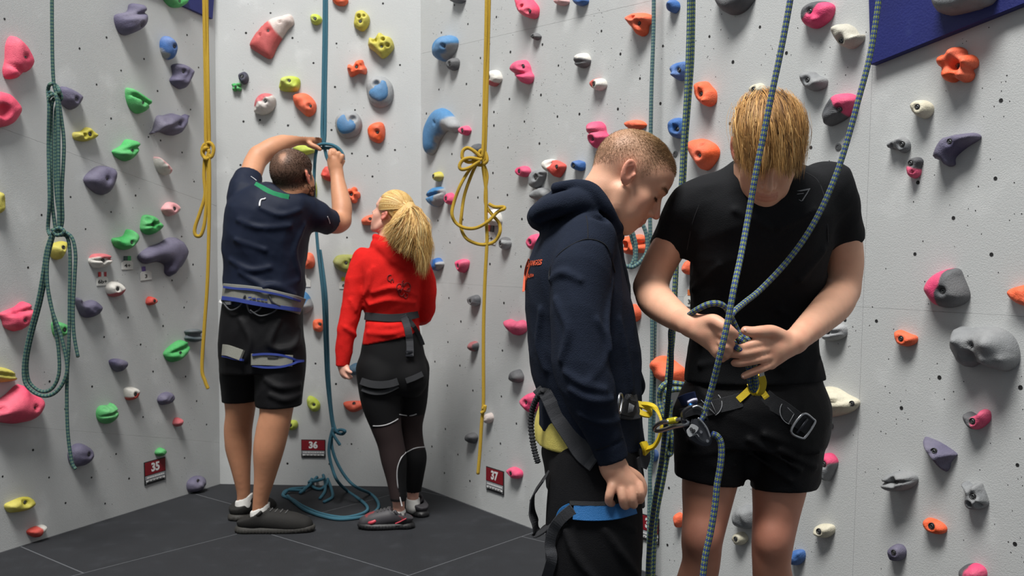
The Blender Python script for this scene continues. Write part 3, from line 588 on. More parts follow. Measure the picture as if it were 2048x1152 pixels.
hold(Rw, [(1768,962),(1774,949),(1795,943),(1820,950),(1827,964),(1812,980),(1785,984),(1771,976)], 'grey', 'grey oval hold with a horizontal groove', groove=(1768,966,1828,962,2.5,.5), bolt=(1785,963), H=.07, rough=.3)
hold(Rw, [(1924,968),(1930,963),(1940,970),(1948,968),(1958,967),(1963,978),(1970,996),(1972,1010),(1958,1020),(1938,1018),(1930,1004),(1933,986)], 'grey', 'grey knobbly hold with three round hollows', bumps=[(1930,970,7,.4),(1955,975,9,.4),(1962,1000,9,.3)], dents=[(1940,1008,7,.6),(1957,1010,7,.6)], bolt=(1947,992))
hold(Rw, [(1848,1042),(1856,1036),(1878,1044),(1890,1056),(1888,1066),(1876,1069),(1860,1064),(1850,1054)], 'orange', 'small orange almond shaped hold low on the right', bolt=(1864,1052))
hold(Rw, [(1629,1062),(1634,1051),(1648,1048),(1664,1052),(1665,1066),(1652,1076),(1636,1073)], 'cream', 'cream button hold beside the right bare knee', bolt=(1641,1062))
E(Rw, 1479,1077,25,27,0, 'cream', 'small cream button hold seen between the bare legs', bolt=(1474,1077))
E(Rw, 1793,1106,31,35,-15, 'purple', 'round purple hold low on the right wall', bolt=(1790,1104))
hold(Rw, [(1919,1142),(1930,1130),(1950,1128),(1966,1138),(1969,1154),(1956,1166),(1928,1164)], 'black', 'black and pink hold cut by the bottom edge', two=('hot',(1932,1166,1942,1128)), bolt=None)
hold(Rw, [(1580,1108),(1590,1100),(1604,1102),(1606,1118),(1596,1130),(1584,1128)], 'deep', 'blue bumpy hold low beside the right shin', bumps=[(1600,1108,5,.4)], bolt=None)
E(Rw, 1488,1035,42,50,0, 'grey', 'grey hold in shadow between the bare thighs', bolt=None, H=.05)
# blue inlays of the two grey discs are their own part
def inlay(wall, pts, c, parent_label, h0):
    par = next(o for o in COL.objects if o.get('label') == parent_label)
    n0 = len(COL.objects); o = hold(wall, pts, c, 'x', H=.022, bolt=None, rough=.3)
    o.name = 'inlay'; o.parent = par; o.location = o.location-par.location+wall.n*h0
    for k in ('label', 'category', 'group'): del o[k]
    o['label'] = 'blue inlay'
inlay(WB, [(740,188),(747,176),(760,170),(765,162),(774,166),(779,182),(776,198),(762,206),(748,200)], 'blue', 'grey disc hold with a blue centre, upper one', .034)
inlay(WB, [(678,240),(690,230),(700,238),(714,248),(713,260),(702,268),(686,268),(677,256)], 'blue', 'grey disc hold with a blue centre, lower one beside the teal rope', .034)
# ------------------------------------------------------------------ small steel sockets
def t_nut(x, y, lab):
    bm = bmesh.new(); n = 14; prof = [(.012, 0), (.012, .002), (.007, .0026), (.006, .0008)]
    rs_ = [[bm.verts.new((r*math.cos(2*math.pi*i/n), r*math.sin(2*math.pi*i/n), z)) for i in range(n)] for r, z in prof]
    for k in range(3):
        for i in range(n): bm.faces.new((rs_[k][i], rs_[k][(i+1) % n], rs_[k+1][(i+1) % n], rs_[k+1][i]))
    bm.faces.new(rs_[-1]); bmesh.ops.recalc_face_normals(bm, faces=bm.faces)
    o = bm_obj('bolt_plug', bm, STEEL); M = Matrix((WR.d, Vector((0, 0, 1)), WR.n)).transposed().to_4x4(); u, z = WR.uv(x, y); M.translation = WR.pt(u, z, .0002); o.matrix_world = M
    tag(o, lab, 'bolt')
t_nut(1351, 308, 'small steel bolt plug left of the large smooth orange dome hold')
t_nut(1677, 294, 'small steel bolt plug beside the right patterned rope')
t_nut(1661, 852, 'small steel bolt plug below the large cream wedge hold')
# ------------------------------------------------------------------ signs and grade tags
def text_mesh(s, size, bold=.0, ext=.0004, align='CENTER'):
    cu = bpy.data.curves.new('lettering', 'FONT'); cu.body = s; cu.size = size; cu.extrude = ext; cu.offset = bold; cu.align_x = align; cu.align_y = 'CENTER'; cu.resolution_u = 3
    o = bpy.data.objects.new('t', cu); COL.objects.link(o); dg = bpy.context.evaluated_depsgraph_get()
    me = bpy.data.meshes.new_from_object(o.evaluated_get(dg)); bpy.data.objects.remove(o); bpy.data.curves.remove(cu); return me
SRED = mat('sign_red', (128, 22, 34), .45); SWHT = mat('sign_white', (222, 222, 222), .5); SGRY = mat('sign_grey', (140, 141, 145), .5); SBLK = mat('sign_black', (24, 24, 26), .5)
def frameM(wall, x, y, rot=0, h=0):
    u, z = wall.uv(x, y); dx = wall.d if wall.d.x > 0 else -wall.d
    M = Matrix((dx, Vector((0, 0, 1)), wall.n)).transposed().to_4x4()
    M = M @ Matrix.Rotation(R(rot), 4, 'Z'); M.translation = wall.pt(u, z, h); return M
def part_box(name, par, c, s, m, bev=.0006):
    bm = bmesh.new(); box_bm(bm, c, s, bev=bev); return bm_obj(name, bm, m, par)
def wall_sign(wall, num, x, y, wpx, hpx, rot, label):
    M = frameM(wall, x, y, rot); ua, za = wall.uv(x-wpx/2, y); ub, zb = wall.uv(x+wpx/2, y); w = abs(ub-ua); h = abs(wall.uv(x, y-hpx/2)[1]-wall.uv(x, y+hpx/2)[1])
    o = empty('route_sign', M.translation, label, 'sign', 'numbered signs low on the walls'); o.matrix_world = M
    part_box('backing_plate', o, (0, 0, .003), (w, h, .005), SBLK)
    part_box('number_panel', o, (0, h*.19, .0065), (w*.96, h*.55, .002), SRED)
    part_box('caption_panel', o, (0, -h*.2, .0062), (w*.96, h*.17, .002), SGRY)
    part_box('caption_panel', o, (0, -h*.345, .0062), (w*.9, h*.08, .002), SWHT)
    t = text_mesh(num, h*.5, .0022); n = link('numeral', t, o, SWHT); n.location = (0, h*.19, .0079)
    # unreadable small print: light dashes
    bm = bmesh.new(); rr = random.Random(len(num)+x)
    xx = -w*.42
    while xx < w*.4:
        ww = rr.uniform(.008, .02); box_bm(bm, (xx+ww/2, -h*.2, .0074), (ww*.8, h*.06, .0006)); xx += ww
    so = bm_obj('small_print', bm, SWHT, o); so['kind'] = 'stuff'
    bm = bmesh.new(); xx = -w*.3
    for i in range(5): box_bm(bm, (-w*.3+i*w*.15, -h*.345, .0074), (w*.1, h*.03, .0006))
    so = bm_obj('small_print', bm, SBLK, o); so['kind'] = 'stuff'
    for sx in (-1, 1):
        bm = bmesh.new(); bmesh.ops.create_cone(bm, cap_ends=True, segments=10, radius1=.004, radius2=.003, depth=.003, matrix=Matrix.Translation((sx*w*.44, -h*.44, .0075))); bm_obj('screw', bm, STEEL, o)
wall_sign(WL, '35', 309, 942, 42, 46, 1, 'red and grey sign with the white number 35 on the left wall')
wall_sign(WB, '36', 627, 897, 48, 36, 0, 'red and grey sign with the white number 36 between the man and the woman')
wall_sign(WR, '37', 991, 961, 35, 47, 0, 'red and grey sign with the white number 37 near the yellow rope end')
wall_sign(WR, '38', 1302, 1058, 34, 52, 0, 'red sign with the white number 38 half hidden behind the hoodie youth\'s leg')
def grade_tag(wall, s, x, y, rot, strip, label, sc=1.0):
    M = frameM(wall, x, y, rot, .0); o = empty('grade_tag', M.translation, label, 'tag', 'white grade tags'); k_ = abs(wall.uv(x+10, y)[0]-wall.uv(x-10, y)[0])/20*23*sc/.05; o.matrix_world = M @ Matrix.Diagonal((k_, max(.9, k_*.62)*1.0, 1, 1))
    w, h = .05, .05
    bm = bmesh.new(); pts = [(-w/2, -h/2), (w/2, -h/2), (w/2, h*.25), (w*.22, h*.55), (-w*.22, h*.55), (-w/2, h*.25)]
    lo = [bm.verts.new((a, b, .001)) for a, b in pts]; hi = [bm.verts.new((a, b, .004)) for a, b in pts]; bm.faces.new(hi); bm.faces.new(lo[::-1])
    for i in range(6): bm.faces.new((lo[i], lo[(i+1) % 6], hi[(i+1) % 6], hi[i]))
    bmesh.ops.recalc_face_normals(bm, faces=bm.faces); bmesh.ops.bevel(bm, geom=list(bm.edges), offset=.0012, segments=1, affect='EDGES')
    bm_obj('tag_body', bm, mat('tag_white', (206, 206, 202), .5), o)
    for i, (c, dx) in enumerate(strip):
        st = part_box('colour_strip', o, (dx*w*.22, h*.72, .0035), (w*.3, h*.5, .003), mat('strip_%d_%d_%d' % c, c, .5))
    t = text_mesh(s, .026, .0005); n = link('lettering', t, o, SBLK); n.location = (0, -h*.08, .0046)
grade_tag(WL, '6b+', 204, 562, 0, [((190, 40, 40), -.9), ((225, 225, 225), 0), ((160, 40, 50), .9)], 'white tag reading 6b+ with a red strip')
grade_tag(WL, '4+', 254, 530, 0, [((40, 70, 70), -.7), ((40, 150, 80), .7)], 'white tag reading 4+ with a green strip')
grade_tag(WL, '3', 291, 551, 4, [((84, 60, 130), -.7)], 'white tag reading 3 with a purple strip beside the boomerang hold')
grade_tag(WB, '6a', 690, 570, 0, [((200, 195, 50), -.6), ((225, 225, 220), .6)], 'white tag reading 6a with a yellow strip by the red sleeve')
grade_tag(WB, '4', 610, 566, 0, [((215, 215, 210), 0)], 'white tag peeking out beside the navy shirt')
grade_tag(WR, '3', 1380, 602, 0, [((200, 110, 60), 0)], 'white tag reading 3 with an orange strip beside the black shirt')
grade_tag(WR, '5+', 981, 475, -8, [((60, 60, 62), .5), ((190, 60, 50), -.5)], 'white tag behind the strands of the yellow rope')
# ------------------------------------------------------------------ ROPES
TEALR = rope_mat('rope_teal', (46, 78, 86), (98, 124, 104), nu=6, dens=70)
TEAL2 = rope_mat('rope_plain_teal', (54, 98, 118), (74, 124, 140), dens=240)
MUST = rope_mat('rope_mustard', (176, 140, 40), (196, 164, 62), dens=240)
BLUEG = rope_mat('rope_blue_green', (56, 84, 122), (140, 158, 96), nu=6, dens=80)
BLUEG2 = rope_mat('rope_grey_teal', (62, 92, 108), (116, 142, 128), nu=6, dens=80)
def rope(parent, strands, r, m, label=None, name='climbing_rope', sides=8, sub=7, cat='rope', group=None):
    """strands: lists of (px,py,Y) or Vectors; one tube each; the first carries the label when there is no parent"""
    objs = []
    for i, st in enumerate(strands):
        pts = [np.array(p) if not (len(p) == 3 and abs(p[0]) > 20 or (len(p) == 3 and abs(p[1]) > 20)) else PN(*p) for p in st]
        c = catmull(pts, sub); me = tube_mesh('rope', c, r, sides)
        objs.append((me, c))
    if len(objs) == 1:
        o = link(name, objs[0][0], parent, m)
        if label: tag(o, label, cat, group)
        return o
    root = empty(name, tuple(objs[0][1][0]), label, cat, group)
    off = np.array(objs[0][1][0])
    for me, c in objs:
        o = link('strand', me, root, m); o.location = tuple(-off)
    return root
def yy(pts, Y): return [(x, y, Y if not isinstance(Y, (list, tuple)) else Y[i]) for i, (x, y) in enumerate(pts)]
YA = 4.14
g = lambda pts, *d: [(x, y, YA+(d[i % len(d)] if d else 0)) for i, (x, y) in enumerate(pts)]
rope(None, [
 g([(104,-60),(104,40),(105,120),(108,170),(116,196),(122,232),(128,290),(124,380),(125,440),(118,468)], 0),
 g([(100,470),(96,455),(99,400),(97,300),(98,215),(96,182),(101,168),(113,172),(119,184),(112,190),(98,184)], -.01, .01),
 g([(112,466),(104,400),(102,300),(103,215),(109,196)], .015),
 g([(118,462),(117,350),(117,250),(113,195),(104,190),(97,196)], -.02),
 g([(122,455),(112,380),(110,300),(111,230),(116,205),(123,196),(118,180)], .02),
 g([(104,458),(112,470),(124,468),(128,462),(118,456),(106,462)], -.03),
 g([(104,466),(93,500),(86,545),(76,600),(58,670),(48,725),(50,765),(70,786),(92,792),(112,784),(128,762),(134,730),(122,672),(104,620),(95,570),(95,520),(104,470)], -.02),
 g([(108,468),(97,510),(90,560),(80,610),(64,670),(54,722),(57,760),(74,779),(92,783),(108,772),(118,745),(117,700),(108,640),(98,590),(92,555)], .01),
 g([(118,468),(132,466),(145,478),(151,510),(149,560),(146,620),(148,670),(156,714)], -.01),
 g([(120,470),(134,474),(140,510),(139,600),(138,680),(134,760),(134,830),(137,880),(144,925),(151,938)], 0)],
 .0078, TEALR, 'teal rope coiled in a long hanging bundle at the left, with its tail reaching low')
YM = 5.0
g = lambda pts, *d: [(x, y, YM+(d[i % len(d)] if d else 0)) for i, (x, y) in enumerate(pts)]
rope(None, [
 g([(407,-60),(409,60),(411,180),(412,288),(418,302),(412,316),(404,306),(408,290),(420,286),(427,296),(424,312),(415,316)], 0),
 g([(413,-60),(414,60),(416,180),(418,286),(410,296),(406,308),(412,318),(422,312)], -.01, .01),
 g([(418,308),(419,360),(418,450),(415,560),(409,650),(404,735),(410,762),(416,777)], 0),
 g([(410,312),(408,350),(410,390),(400,425),(390,455),(391,470),(401,471),(408,452),(412,420),(416,370),(415,318)], .015)],
 .0092, MUST, 'mustard yellow rope knotted once, hanging on the left wall')
YM = 4.42
g = lambda pts, *d: [(x, y, YM+(d[i % len(d)] if d else 0)) for i, (x, y) in enumerate(pts)]
rope(None, [
 g([(974,-60),(972,60),(969,180),(966,300),(958,318),(950,326),(962,330),(974,322),(970,304),(960,302),(956,322)], 0, -.008),
 g([(980,-60),(977,60),(974,180),(970,300),(966,330),(972,380),(972,430),(974,480),(970,560),(967,660),(967,790),(966,818),(963,850),(960,900),(956,948)], 0),
 g([(962,314),(948,302),(935,296),(926,302),(925,316),(936,324),(950,322),(964,318)], -.02),
 g([(962,320),(942,316),(926,320),(919,332),(924,339),(940,335),(960,322)], -.03),
 g([(950,326),(936,344),(920,372),(908,405),(904,428),(912,446),(930,456),(952,456),(975,444),(995,424),(1008,418),(1007,414),(990,414),(978,408)], -.02, -.01),
 g([(952,330),(942,352),(929,390),(923,430),(922,455),(932,476),(952,487),(972,489),(990,482),(1000,464),(998,446),(985,430),(972,410),(971,380),(974,350),(966,326)], .01, 0),
 g([(966,818),(970,812),(968,822),(962,826)], -.01)],
 .0078, MUST, 'mustard yellow rope tied in a knot with big loops above the sign with 37')
YM = 3.9
g = lambda pts, *d: [(x, y, YM+(d[i % len(d)] if d else 0)) for i, (x, y) in enumerate(pts)]
rope(None, [
 g([(1308,-60),(1307,60),(1303,180),(1301,300),(1300,420),(1302,520),(1304,620),(1304,740),(1300,860),(1300,960),(1304,1060),(1300,1170)], 0),
 g([(1310,470),(1312,560),(1309,680),(1308,800),(1305,900),(1300,960),(1297,1100),(1296,1170)], .02),
 g([(1254,440),(1262,470),(1270,505),(1264,528),(1254,534)], .02), g([(1284,445),(1293,470),(1294,500),(1284,520),(1266,534),(1252,532)], -.01), g([(1262,455),(1272,490),(1271,530)], 0)],
 .0078, BLUEG2, 'thin grey teal rope hanging straight down between the two youths')
YM = 3.05
g = lambda pts, *d: [(x, y, YM+(d[i % len(d)] if d else 0)) for i, (x, y) in enumerate(pts)]
rope(None, [
 g([(1379,-60),(1378,40),(1376,110),(1372,200),(1366,290),(1362,370),(1354,470),(1350,560),(1344,650),(1336,740),(1330,800)], 0),
 g([(1387,-60),(1386,40),(1384,120),(1379,190),(1372,280),(1367,370),(1357,470),(1352,560),(1348,650),(1340,740),(1336,800)], .02)],
 .0070, BLUEG, 'pair of patterned blue green rope strands behind the blond youth\'s arm')
rope(None, [
 g([(1420,790),(1390,775),(1360,768),(1336,766),(1322,776),(1319,800),(1326,830),(1338,855),(1344,880),(1342,905),(1335,908),(1332,890),(1336,860),(1340,820),(1334,788),(1330,775)], -.05, -.04),
 g([(1420,800),(1390,790),(1365,780),(1345,780),(1334,790),(1336,830),(1346,868),(1347,895),(1340,902)], 0),
 g([(1332,800),(1336,850),(1330,895),(1318,950),(1308,1010),(1300,1080),(1296,1190)], -.06), g([(1340,800),(1342,850),(1336,900),(1326,960),(1314,1020),(1308,1080),(1304,1190)], -.03)],
 .0085, BLUEG, 'looped dark teal rope hanging between the two youths at hip height')
# teal rope of line 36: double strand, then knot in the hands, slack down to the floor and coil
YM = 5.06
g = lambda pts, *d: [(x, y, YM+(d[i % len(d)] if d else 0)) for i, (x, y) in enumerate(pts)]
def fl(x, y, z=.008):
    p = floor_pt(x, y); return (p.x, p.y, z)
rope(None, [
 g([(649,-60),(648,60),(646,180),(644,270),(650,300),(654,316),(662,330)], 0),
 g([(653,-60),(653,60),(651,180),(650,272),(646,292)], .004),
 g([(630,292),(646,288),(664,290),(678,298),(686,310),(687,322)], -.02), g([(630,298),(648,296),(664,297),(676,304),(682,314),(684,326)], .0),
 g([(634,296),(630,320),(628,370),(630,420),(636,500),(646,590),(650,680),(654,760),(662,830),(666,856)], 0)+[],
 g([(640,500),(652,590),(655,680),(658,760),(664,830),(672,862),(684,868),(690,862),(678,860),(664,870),(660,885)], .03, .0),
 g([(664,866),(672,878),(680,890)], -.02),
 g([(666,856),(660,880),(658,905),(664,935),(675,962)], -.02)+[fl(695,985), fl(722,1004,.008), fl(735,1018), fl(730,1028), fl(705,1036), fl(680,1038), fl(640,1030), fl(605,1015), fl(585,1002), fl(566,994), fl(575,988,.02), fl(610,986,.012)],
 g([(663,868),(664,895),(674,925),(692,955),(712,974)], .0)+[fl(740,990), fl(754,1004), fl(757,1018), fl(745,1030), fl(720,1038), fl(680,1042), fl(645,1036), fl(612,1024), fl(592,1010), fl(575,997,.014)],
 [fl(566,994), fl(580,986,.02), fl(612,978,.01), fl(628,968,.03), fl(622,960,.05), fl(635,958,.06), fl(652,962,.05), fl(655,975,.03), fl(640,982,.01), fl(622,976,.02), fl(630,966,.05), fl(648,970,.04), fl(650,984,.008), fl(640,1000,.008)],
 [fl(600,990,.01), fl(620,980,.03), fl(640,968,.05), fl(655,970,.03), fl(664,985,.008), fl(664,998,.008), fl(648,1007,.008)],
 [fl(618,975,.03), fl(632,980,.05), fl(648,978,.06), fl(640,962,.05), fl(625,964,.03), fl(618,975,.02)]],
 .0082, TEAL2, 'plain teal rope tied by the man, ending in a loose coil on the mats', sub=6)
# foreground patterned rope
YF = 2.17
def gf(pts, Ys): return [(x, y, Y) for (x, y), Y in zip(pts, Ys)]
FG = rope_mat('rope_foreground', (52, 74, 138), (140, 156, 84), nu=8, dens=92)
rope(None, [gf([(1590,-60),(1577,20),(1560,110),(1543,190),(1527,270),(1511,350),(1497,430),(1482,510),(1468,575),(1456,640),(1440,710),(1425,770),(1408,828),(1398,842)], [2.2]*7+[2.17,2.13,2.12,2.12,2.14,2.15,2.15])],
 .0068, FG, 'patterned rope falling in front of the blond youth into the belay device', sides=14, sub=10)
rope(None, [gf([(1765,-60),(1752,40),(1738,120),(1714,210),(1692,290),(1672,350),(1644,415),(1610,475),(1568,530),(1520,580),(1488,606),(1466,626),(1458,648),(1464,668),(1480,680),(1484,700),(1476,712)], [2.32]*10+[2.28,2.24,2.24,2.24,2.24,2.24,2.25]),
 gf([(1474,660),(1462,634),(1452,616),(1436,607),(1415,609),(1390,622),(1366,640),(1350,650),(1342,662),(1342,690),(1342,740),(1336,800),(1330,860),(1322,930),(1310,1000),(1302,1060),(1297,1120),(1295,1200)], [2.25,2.24,2.23,2.22,2.22,2.24,2.3,2.35,2.38,2.42,2.5,2.6,2.7,2.7,2.7,2.7,2.7,2.7]),
 gf([(1472,672),(1490,684),(1502,700),(1508,722),(1510,750),(1512,772),(1506,780),(1500,762),(1496,730),(1484,700)], [2.22,2.21,2.22,2.24,2.28,2.3,2.31,2.3,2.27,2.24]),
 gf([(1456,640),(1462,655),(1474,662),(1488,672),(1500,690),(1488,700),(1472,694),(1466,676)], [2.26,2.26,2.25,2.24,2.22,2.21,2.21,2.23])],
 .0068, FG, 'patterned rope from top right to the knot in the blond youth\'s hands', sides=14, sub=10)
rope(None, [gf([(1424,868),(1434,872),(1441,884),(1443,905),(1440,935),(1434,970),(1430,1010),(1422,1060),(1411,1110),(1405,1160),(1400,1230)], [2.16]*11)+[(-.0+P(1396,1330,2.2).x, 2.25, .02)]],
 .0072, FG, 'brake end of the patterned rope dropping from the belay device past the left knee', sides=14, sub=10)
# ------------------------------------------------------------------ organic surfaces: blended distance fields meshed with surface nets
def rot(yaw=0, pitch=0, roll=0):
    return np.array(Matrix.Rotation(R(yaw), 3, 'Z') @ Matrix.Rotation(R(pitch), 3, 'X') @ Matrix.Rotation(R(roll), 3, 'Y'))
def axis(lo, hi, h, fine=()):
    """grid coordinates, h spacing; fine = [(a,b,h2)] ranges"""
    out = [lo]
    while out[-1] < hi:
        x = out[-1]; hh = h
        for a, b, h2 in fine:
            if a <= x < b: hh = min(hh, h2)
        out.append(x+hh)
    return np.array(out, np.float32)
class Field:
    def __init__(s, lo, hi, h, fx=(), fy=(), fz=()):
        s.ax = [axis(lo[i], hi[i], h, f) for i, f in enumerate((fx, fy, fz))]
        s.D = np.full([len(a) for a in s.ax], .5, np.float32)
    def sl(s, lo, hi, pad):
        out = []
        for a, l, h in zip(s.ax, lo, hi):
            i0 = max(0, np.searchsorted(a, l-pad)-1); i1 = min(len(a), np.searchsorted(a, h+pad)+1)
            if i1 <= i0: return None
            out.append(slice(i0, i1))
        return tuple(out)
    def pts(s, sl): return np.meshgrid(*[a[q] for a, q in zip(s.ax, sl)], indexing='ij', sparse=True)
    def comb(s, sl, d, k, op):
        A = s.D[sl]
        if op == 'u':
            if k <= 0: r = np.minimum(A, d)
            else: h = np.clip(.5+.5*(A-d)/k, 0, 1); r = A*(1-h)+d*h-k*h*(1-h)
        elif op == 's':
            if k <= 0: r = np.maximum(A, -d)
            else: h = np.clip(.5-.5*(A+d)/k, 0, 1); r = A*(1-h)+(-d)*h+k*h*(1-h)
        s.D[sl] = r
    def cap(s, p0, p1, r0, r1, k=.01, op='u', flat=None, cut=None):
        p0 = np.asarray(p0, float); p1 = np.asarray(p1, float); rm = max(r0, r1)
        sl = s.sl(np.minimum(p0, p1)-rm, np.maximum(p0, p1)+rm, k+.012)
        if sl is None: return
        X, Y, Z = s.pts(sl)
        if flat is not None:
            w = np.asarray(flat[0], float); w = w/np.linalg.norm(w); f = 1/flat[1]-1
            q = (X-p0[0])*w[0]+(Y-p0[1])*w[1]+(Z-p0[2])*w[2]
            ax_ = (X-p0[0])+q*w[0]*f; ay = (Y-p0[1])+q*w[1]*f; az = (Z-p0[2])+q*w[2]*f; v = p1-p0; v = v+w*np.dot(v, w)*f
        else: ax_, ay, az = X-p0[0], Y-p0[1], Z-p0[2]; v = p1-p0
        L2 = max(np.dot(v, v), 1e-12); t = np.clip((ax_*v[0]+ay*v[1]+az*v[2])/L2, 0, 1)
        d = np.sqrt((ax_-t*v[0])**2+(ay-t*v[1])**2+(az-t*v[2])**2)-(r0+(r1-r0)*t)
        if flat is not None: d = d*min(1, flat[1]+.15)
        if cut is not None:
            for c, n in cut: d = np.maximum(d, (X-c[0])*n[0]+(Y-c[1])*n[1]+(Z-c[2])*n[2])
        s.comb(sl, d.astype(np.float32), k, op)
    def chain(s, pts, k=.01, op='u', flat=None, cut=None, sub=6, kin=None):
        """pts: [(p3, r)] smooth limb"""
        A = np.array([list(p)+[r] for p, r in pts], float)
        C = catmull(A, sub) if len(A) > 2 else A
        # one field for the limb, then blended once
        lo = (C[:, :3]-C[:, 3:]).min(0); hi = (C[:, :3]+C[:, 3:]).max(0); sl = s.sl(lo, hi, k+.012)
        if sl is None: return
        T = Field.__new__(Field); T.ax = [a[q] for a, q in zip(s.ax, sl)]; T.D = np.full([len(a) for a in T.ax], .5, np.float32)
        kk = .002 if kin is None else kin
        for i in range(len(C)-1): T.cap(C[i, :3], C[i+1, :3], C[i, 3], C[i+1, 3], kk, 'u', flat)
        d = T.D
        if cut is not None:
            X, Y, Z = s.pts(sl)
            for c, n in cut: d = np.maximum(d, (X-c[0])*n[0]+(Y-c[1])*n[1]+(Z-c[2])*n[2])
        s.comb(sl, d, k, op)
    def ell(s, c, r, M=None, k=.01, op='u', e=2):
        c = np.asarray(c, float); r = np.asarray(r, float); M = np.eye(3) if M is None else M
        ex = np.abs(M*r[None, :]).sum(1); sl = s.sl(c-ex, c+ex, k+.012)
        if sl is None: return
        X, Y, Z = s.pts(sl); X = X-c[0]; Y = Y-c[1]; Z = Z-c[2]
        a = (X*M[0, 0]+Y*M[1, 0]+Z*M[2, 0]); b = (X*M[0, 1]+Y*M[1, 1]+Z*M[2, 1]); g_ = (X*M[0, 2]+Y*M[1, 2]+Z*M[2, 2])
        if e == 2:
            k0 = np.sqrt((a/r[0])**2+(b/r[1])**2+(g_/r[2])**2); k1 = np.sqrt((a/r[0]**2)**2+(b/r[1]**2)**2+(g_/r[2]**2)**2)+1e-9
            d = k0*(k0-1)/k1
        else:
            k0 = (np.abs(a/r[0])**e+np.abs(b/r[1])**e+np.abs(g_/r[2])**e)**(1/e); d = (k0-1)*r.min()
        s.comb(sl, d.astype(np.float32), k, op)
    def stack(s, secs, k=.01, op='u', e=2.3, cut=None, shrink=0):
        """secs: [(cx,cy,z,a,b,yaw_deg)] horizontal sections, z ascending"""
        A = np.array(secs, float); A = A[np.argsort(A[:, 2])]
        lo = np.array([(A[:, 0]-A[:, 3]).min(), (A[:, 1]-np.maximum(A[:, 3], A[:, 4])).min(), A[0, 2]]); hi = np.array([(A[:, 0]+A[:, 3]).max(), (A[:, 1]+np.maximum(A[:, 3], A[:, 4])).max(), A[-1, 2]])
        lo[0] -= .03; hi[0] += .03
        sl = s.sl(lo, hi, k+.02)
        if sl is None: return
        X, Y, Z = s.pts(sl); z = Z.ravel()
        C = catmull(A, 6); C = C[np.argsort(C[:, 2])]
        I = [np.interp(z, C[:, 2], C[:, j])[None, None, :] for j in (0, 1, 3, 4, 5)]
        yw = np.radians(I[4]); dx = X-I[0]; dy = Y-I[1]; x = dx*np.cos(yw)+dy*np.sin(yw); y = -dx*np.sin(yw)+dy*np.cos(yw)
        a = np.maximum(I[2]-shrink, .01); b = np.maximum(I[3]-shrink, .01)
        q = (np.abs(x/a)**e+np.abs(y/b)**e)**(1/e); rr = np.sqrt(x*x+y*y)+1e-6; d = (q-1)*np.where(q > .2, rr/np.maximum(q, .2), np.minimum(a, b))
        d = np.maximum(d, np.maximum(A[0, 2]-Z, Z-A[-1, 2]))
        if cut is not None:
            for c, n in cut: d = np.maximum(d, (X-c[0])*n[0]+(Y-c[1])*n[1]+(Z-c[2])*n[2])
        s.comb(sl, d.astype(np.float32), k, op)
    def plane(s, c, n, lo=None, hi=None):
        """cut away the side the normal points to, within a box"""
        lo = [a[0] for a in s.ax] if lo is None else lo; hi = [a[-1] for a in s.ax] if hi is None else hi
        sl = s.sl(lo, hi, 0); X, Y, Z = s.pts(sl); s.D[sl] = np.maximum(s.D[sl], (X-c[0])*n[0]+(Y-c[1])*n[1]+(Z-c[2])*n[2])
    def cutcyl(s, c, n, Rr, L, k=0):
        """remove everything inside a cylinder that starts at c and runs L along n"""
        c = np.asarray(c, float); n = np.asarray(n, float); n = n/np.linalg.norm(n); e = c+n*L
        sl = s.sl(np.minimum(c, e)-Rr, np.maximum(c, e)+Rr, .01)
        if sl is None: return
        X, Y, Z = s.pts(sl); t = (X-c[0])*n[0]+(Y-c[1])*n[1]+(Z-c[2])*n[2]
        rad = np.sqrt(np.maximum((X-c[0])**2+(Y-c[1])**2+(Z-c[2])**2-t*t, 0)); d = np.maximum(np.maximum(rad-Rr, -t), t-L)
        s.comb(sl, d.astype(np.float32), k, 's')
    def warp(s, fn, band=.02):
        """D += fn(x,y,z) near the surface"""
        I = np.nonzero(np.abs(s.D) < band); x, y, z = (a[i] for a, i in zip(s.ax, I)); s.D[I] += fn(x, y, z).astype(np.float32)
    def sample(s, P_):
        P_ = np.atleast_2d(P_); idx = []; fr = []
        for i, a in enumerate(s.ax):
            f = np.interp(P_[:, i], a, np.arange(len(a))); j = np.clip(f.astype(int), 0, len(a)-2); idx.append(j); fr.append(f-j)
        out = 0
        for dx in (0, 1):
            for dy in (0, 1):
                for dz in (0, 1):
                    w = (fr[0] if dx else 1-fr[0])*(fr[1] if dy else 1-fr[1])*(fr[2] if dz else 1-fr[2])
                    out = out+w*s.D[idx[0]+dx, idx[1]+dy, idx[2]+dz]
        return out
    def grad(s, P_, e=.006):
        G = np.stack([s.sample(P_+np.eye(3)[i]*e)-s.sample(P_-np.eye(3)[i]*e) for i in range(3)], 1); return G/(np.linalg.norm(G, axis=1, keepdims=True)+1e-9)
    def march(s, P_, d, mx=.5, st=.003, off=0):
        """move each point along d until it meets the surface"""
        P_ = np.array(P_, float); d = np.asarray(d, float)*np.ones_like(P_); d = d/np.linalg.norm(d, axis=1, keepdims=True); hit = np.zeros(len(P_), bool)
        for _ in range(int(mx/st)):
            v = s.sample(P_); hit |= v < off
            if hit.all(): break
            P_[~hit] += d[~hit]*st
        return P_, hit
    def snap(s, P_, off=0., n=8):
        """relax points onto the surface"""
        P_ = np.array(P_, float)
        for _ in range(n): P_ -= s.grad(P_)*np.clip(s.sample(P_)-off, -.02, .02)[:, None]*.8
        return P_
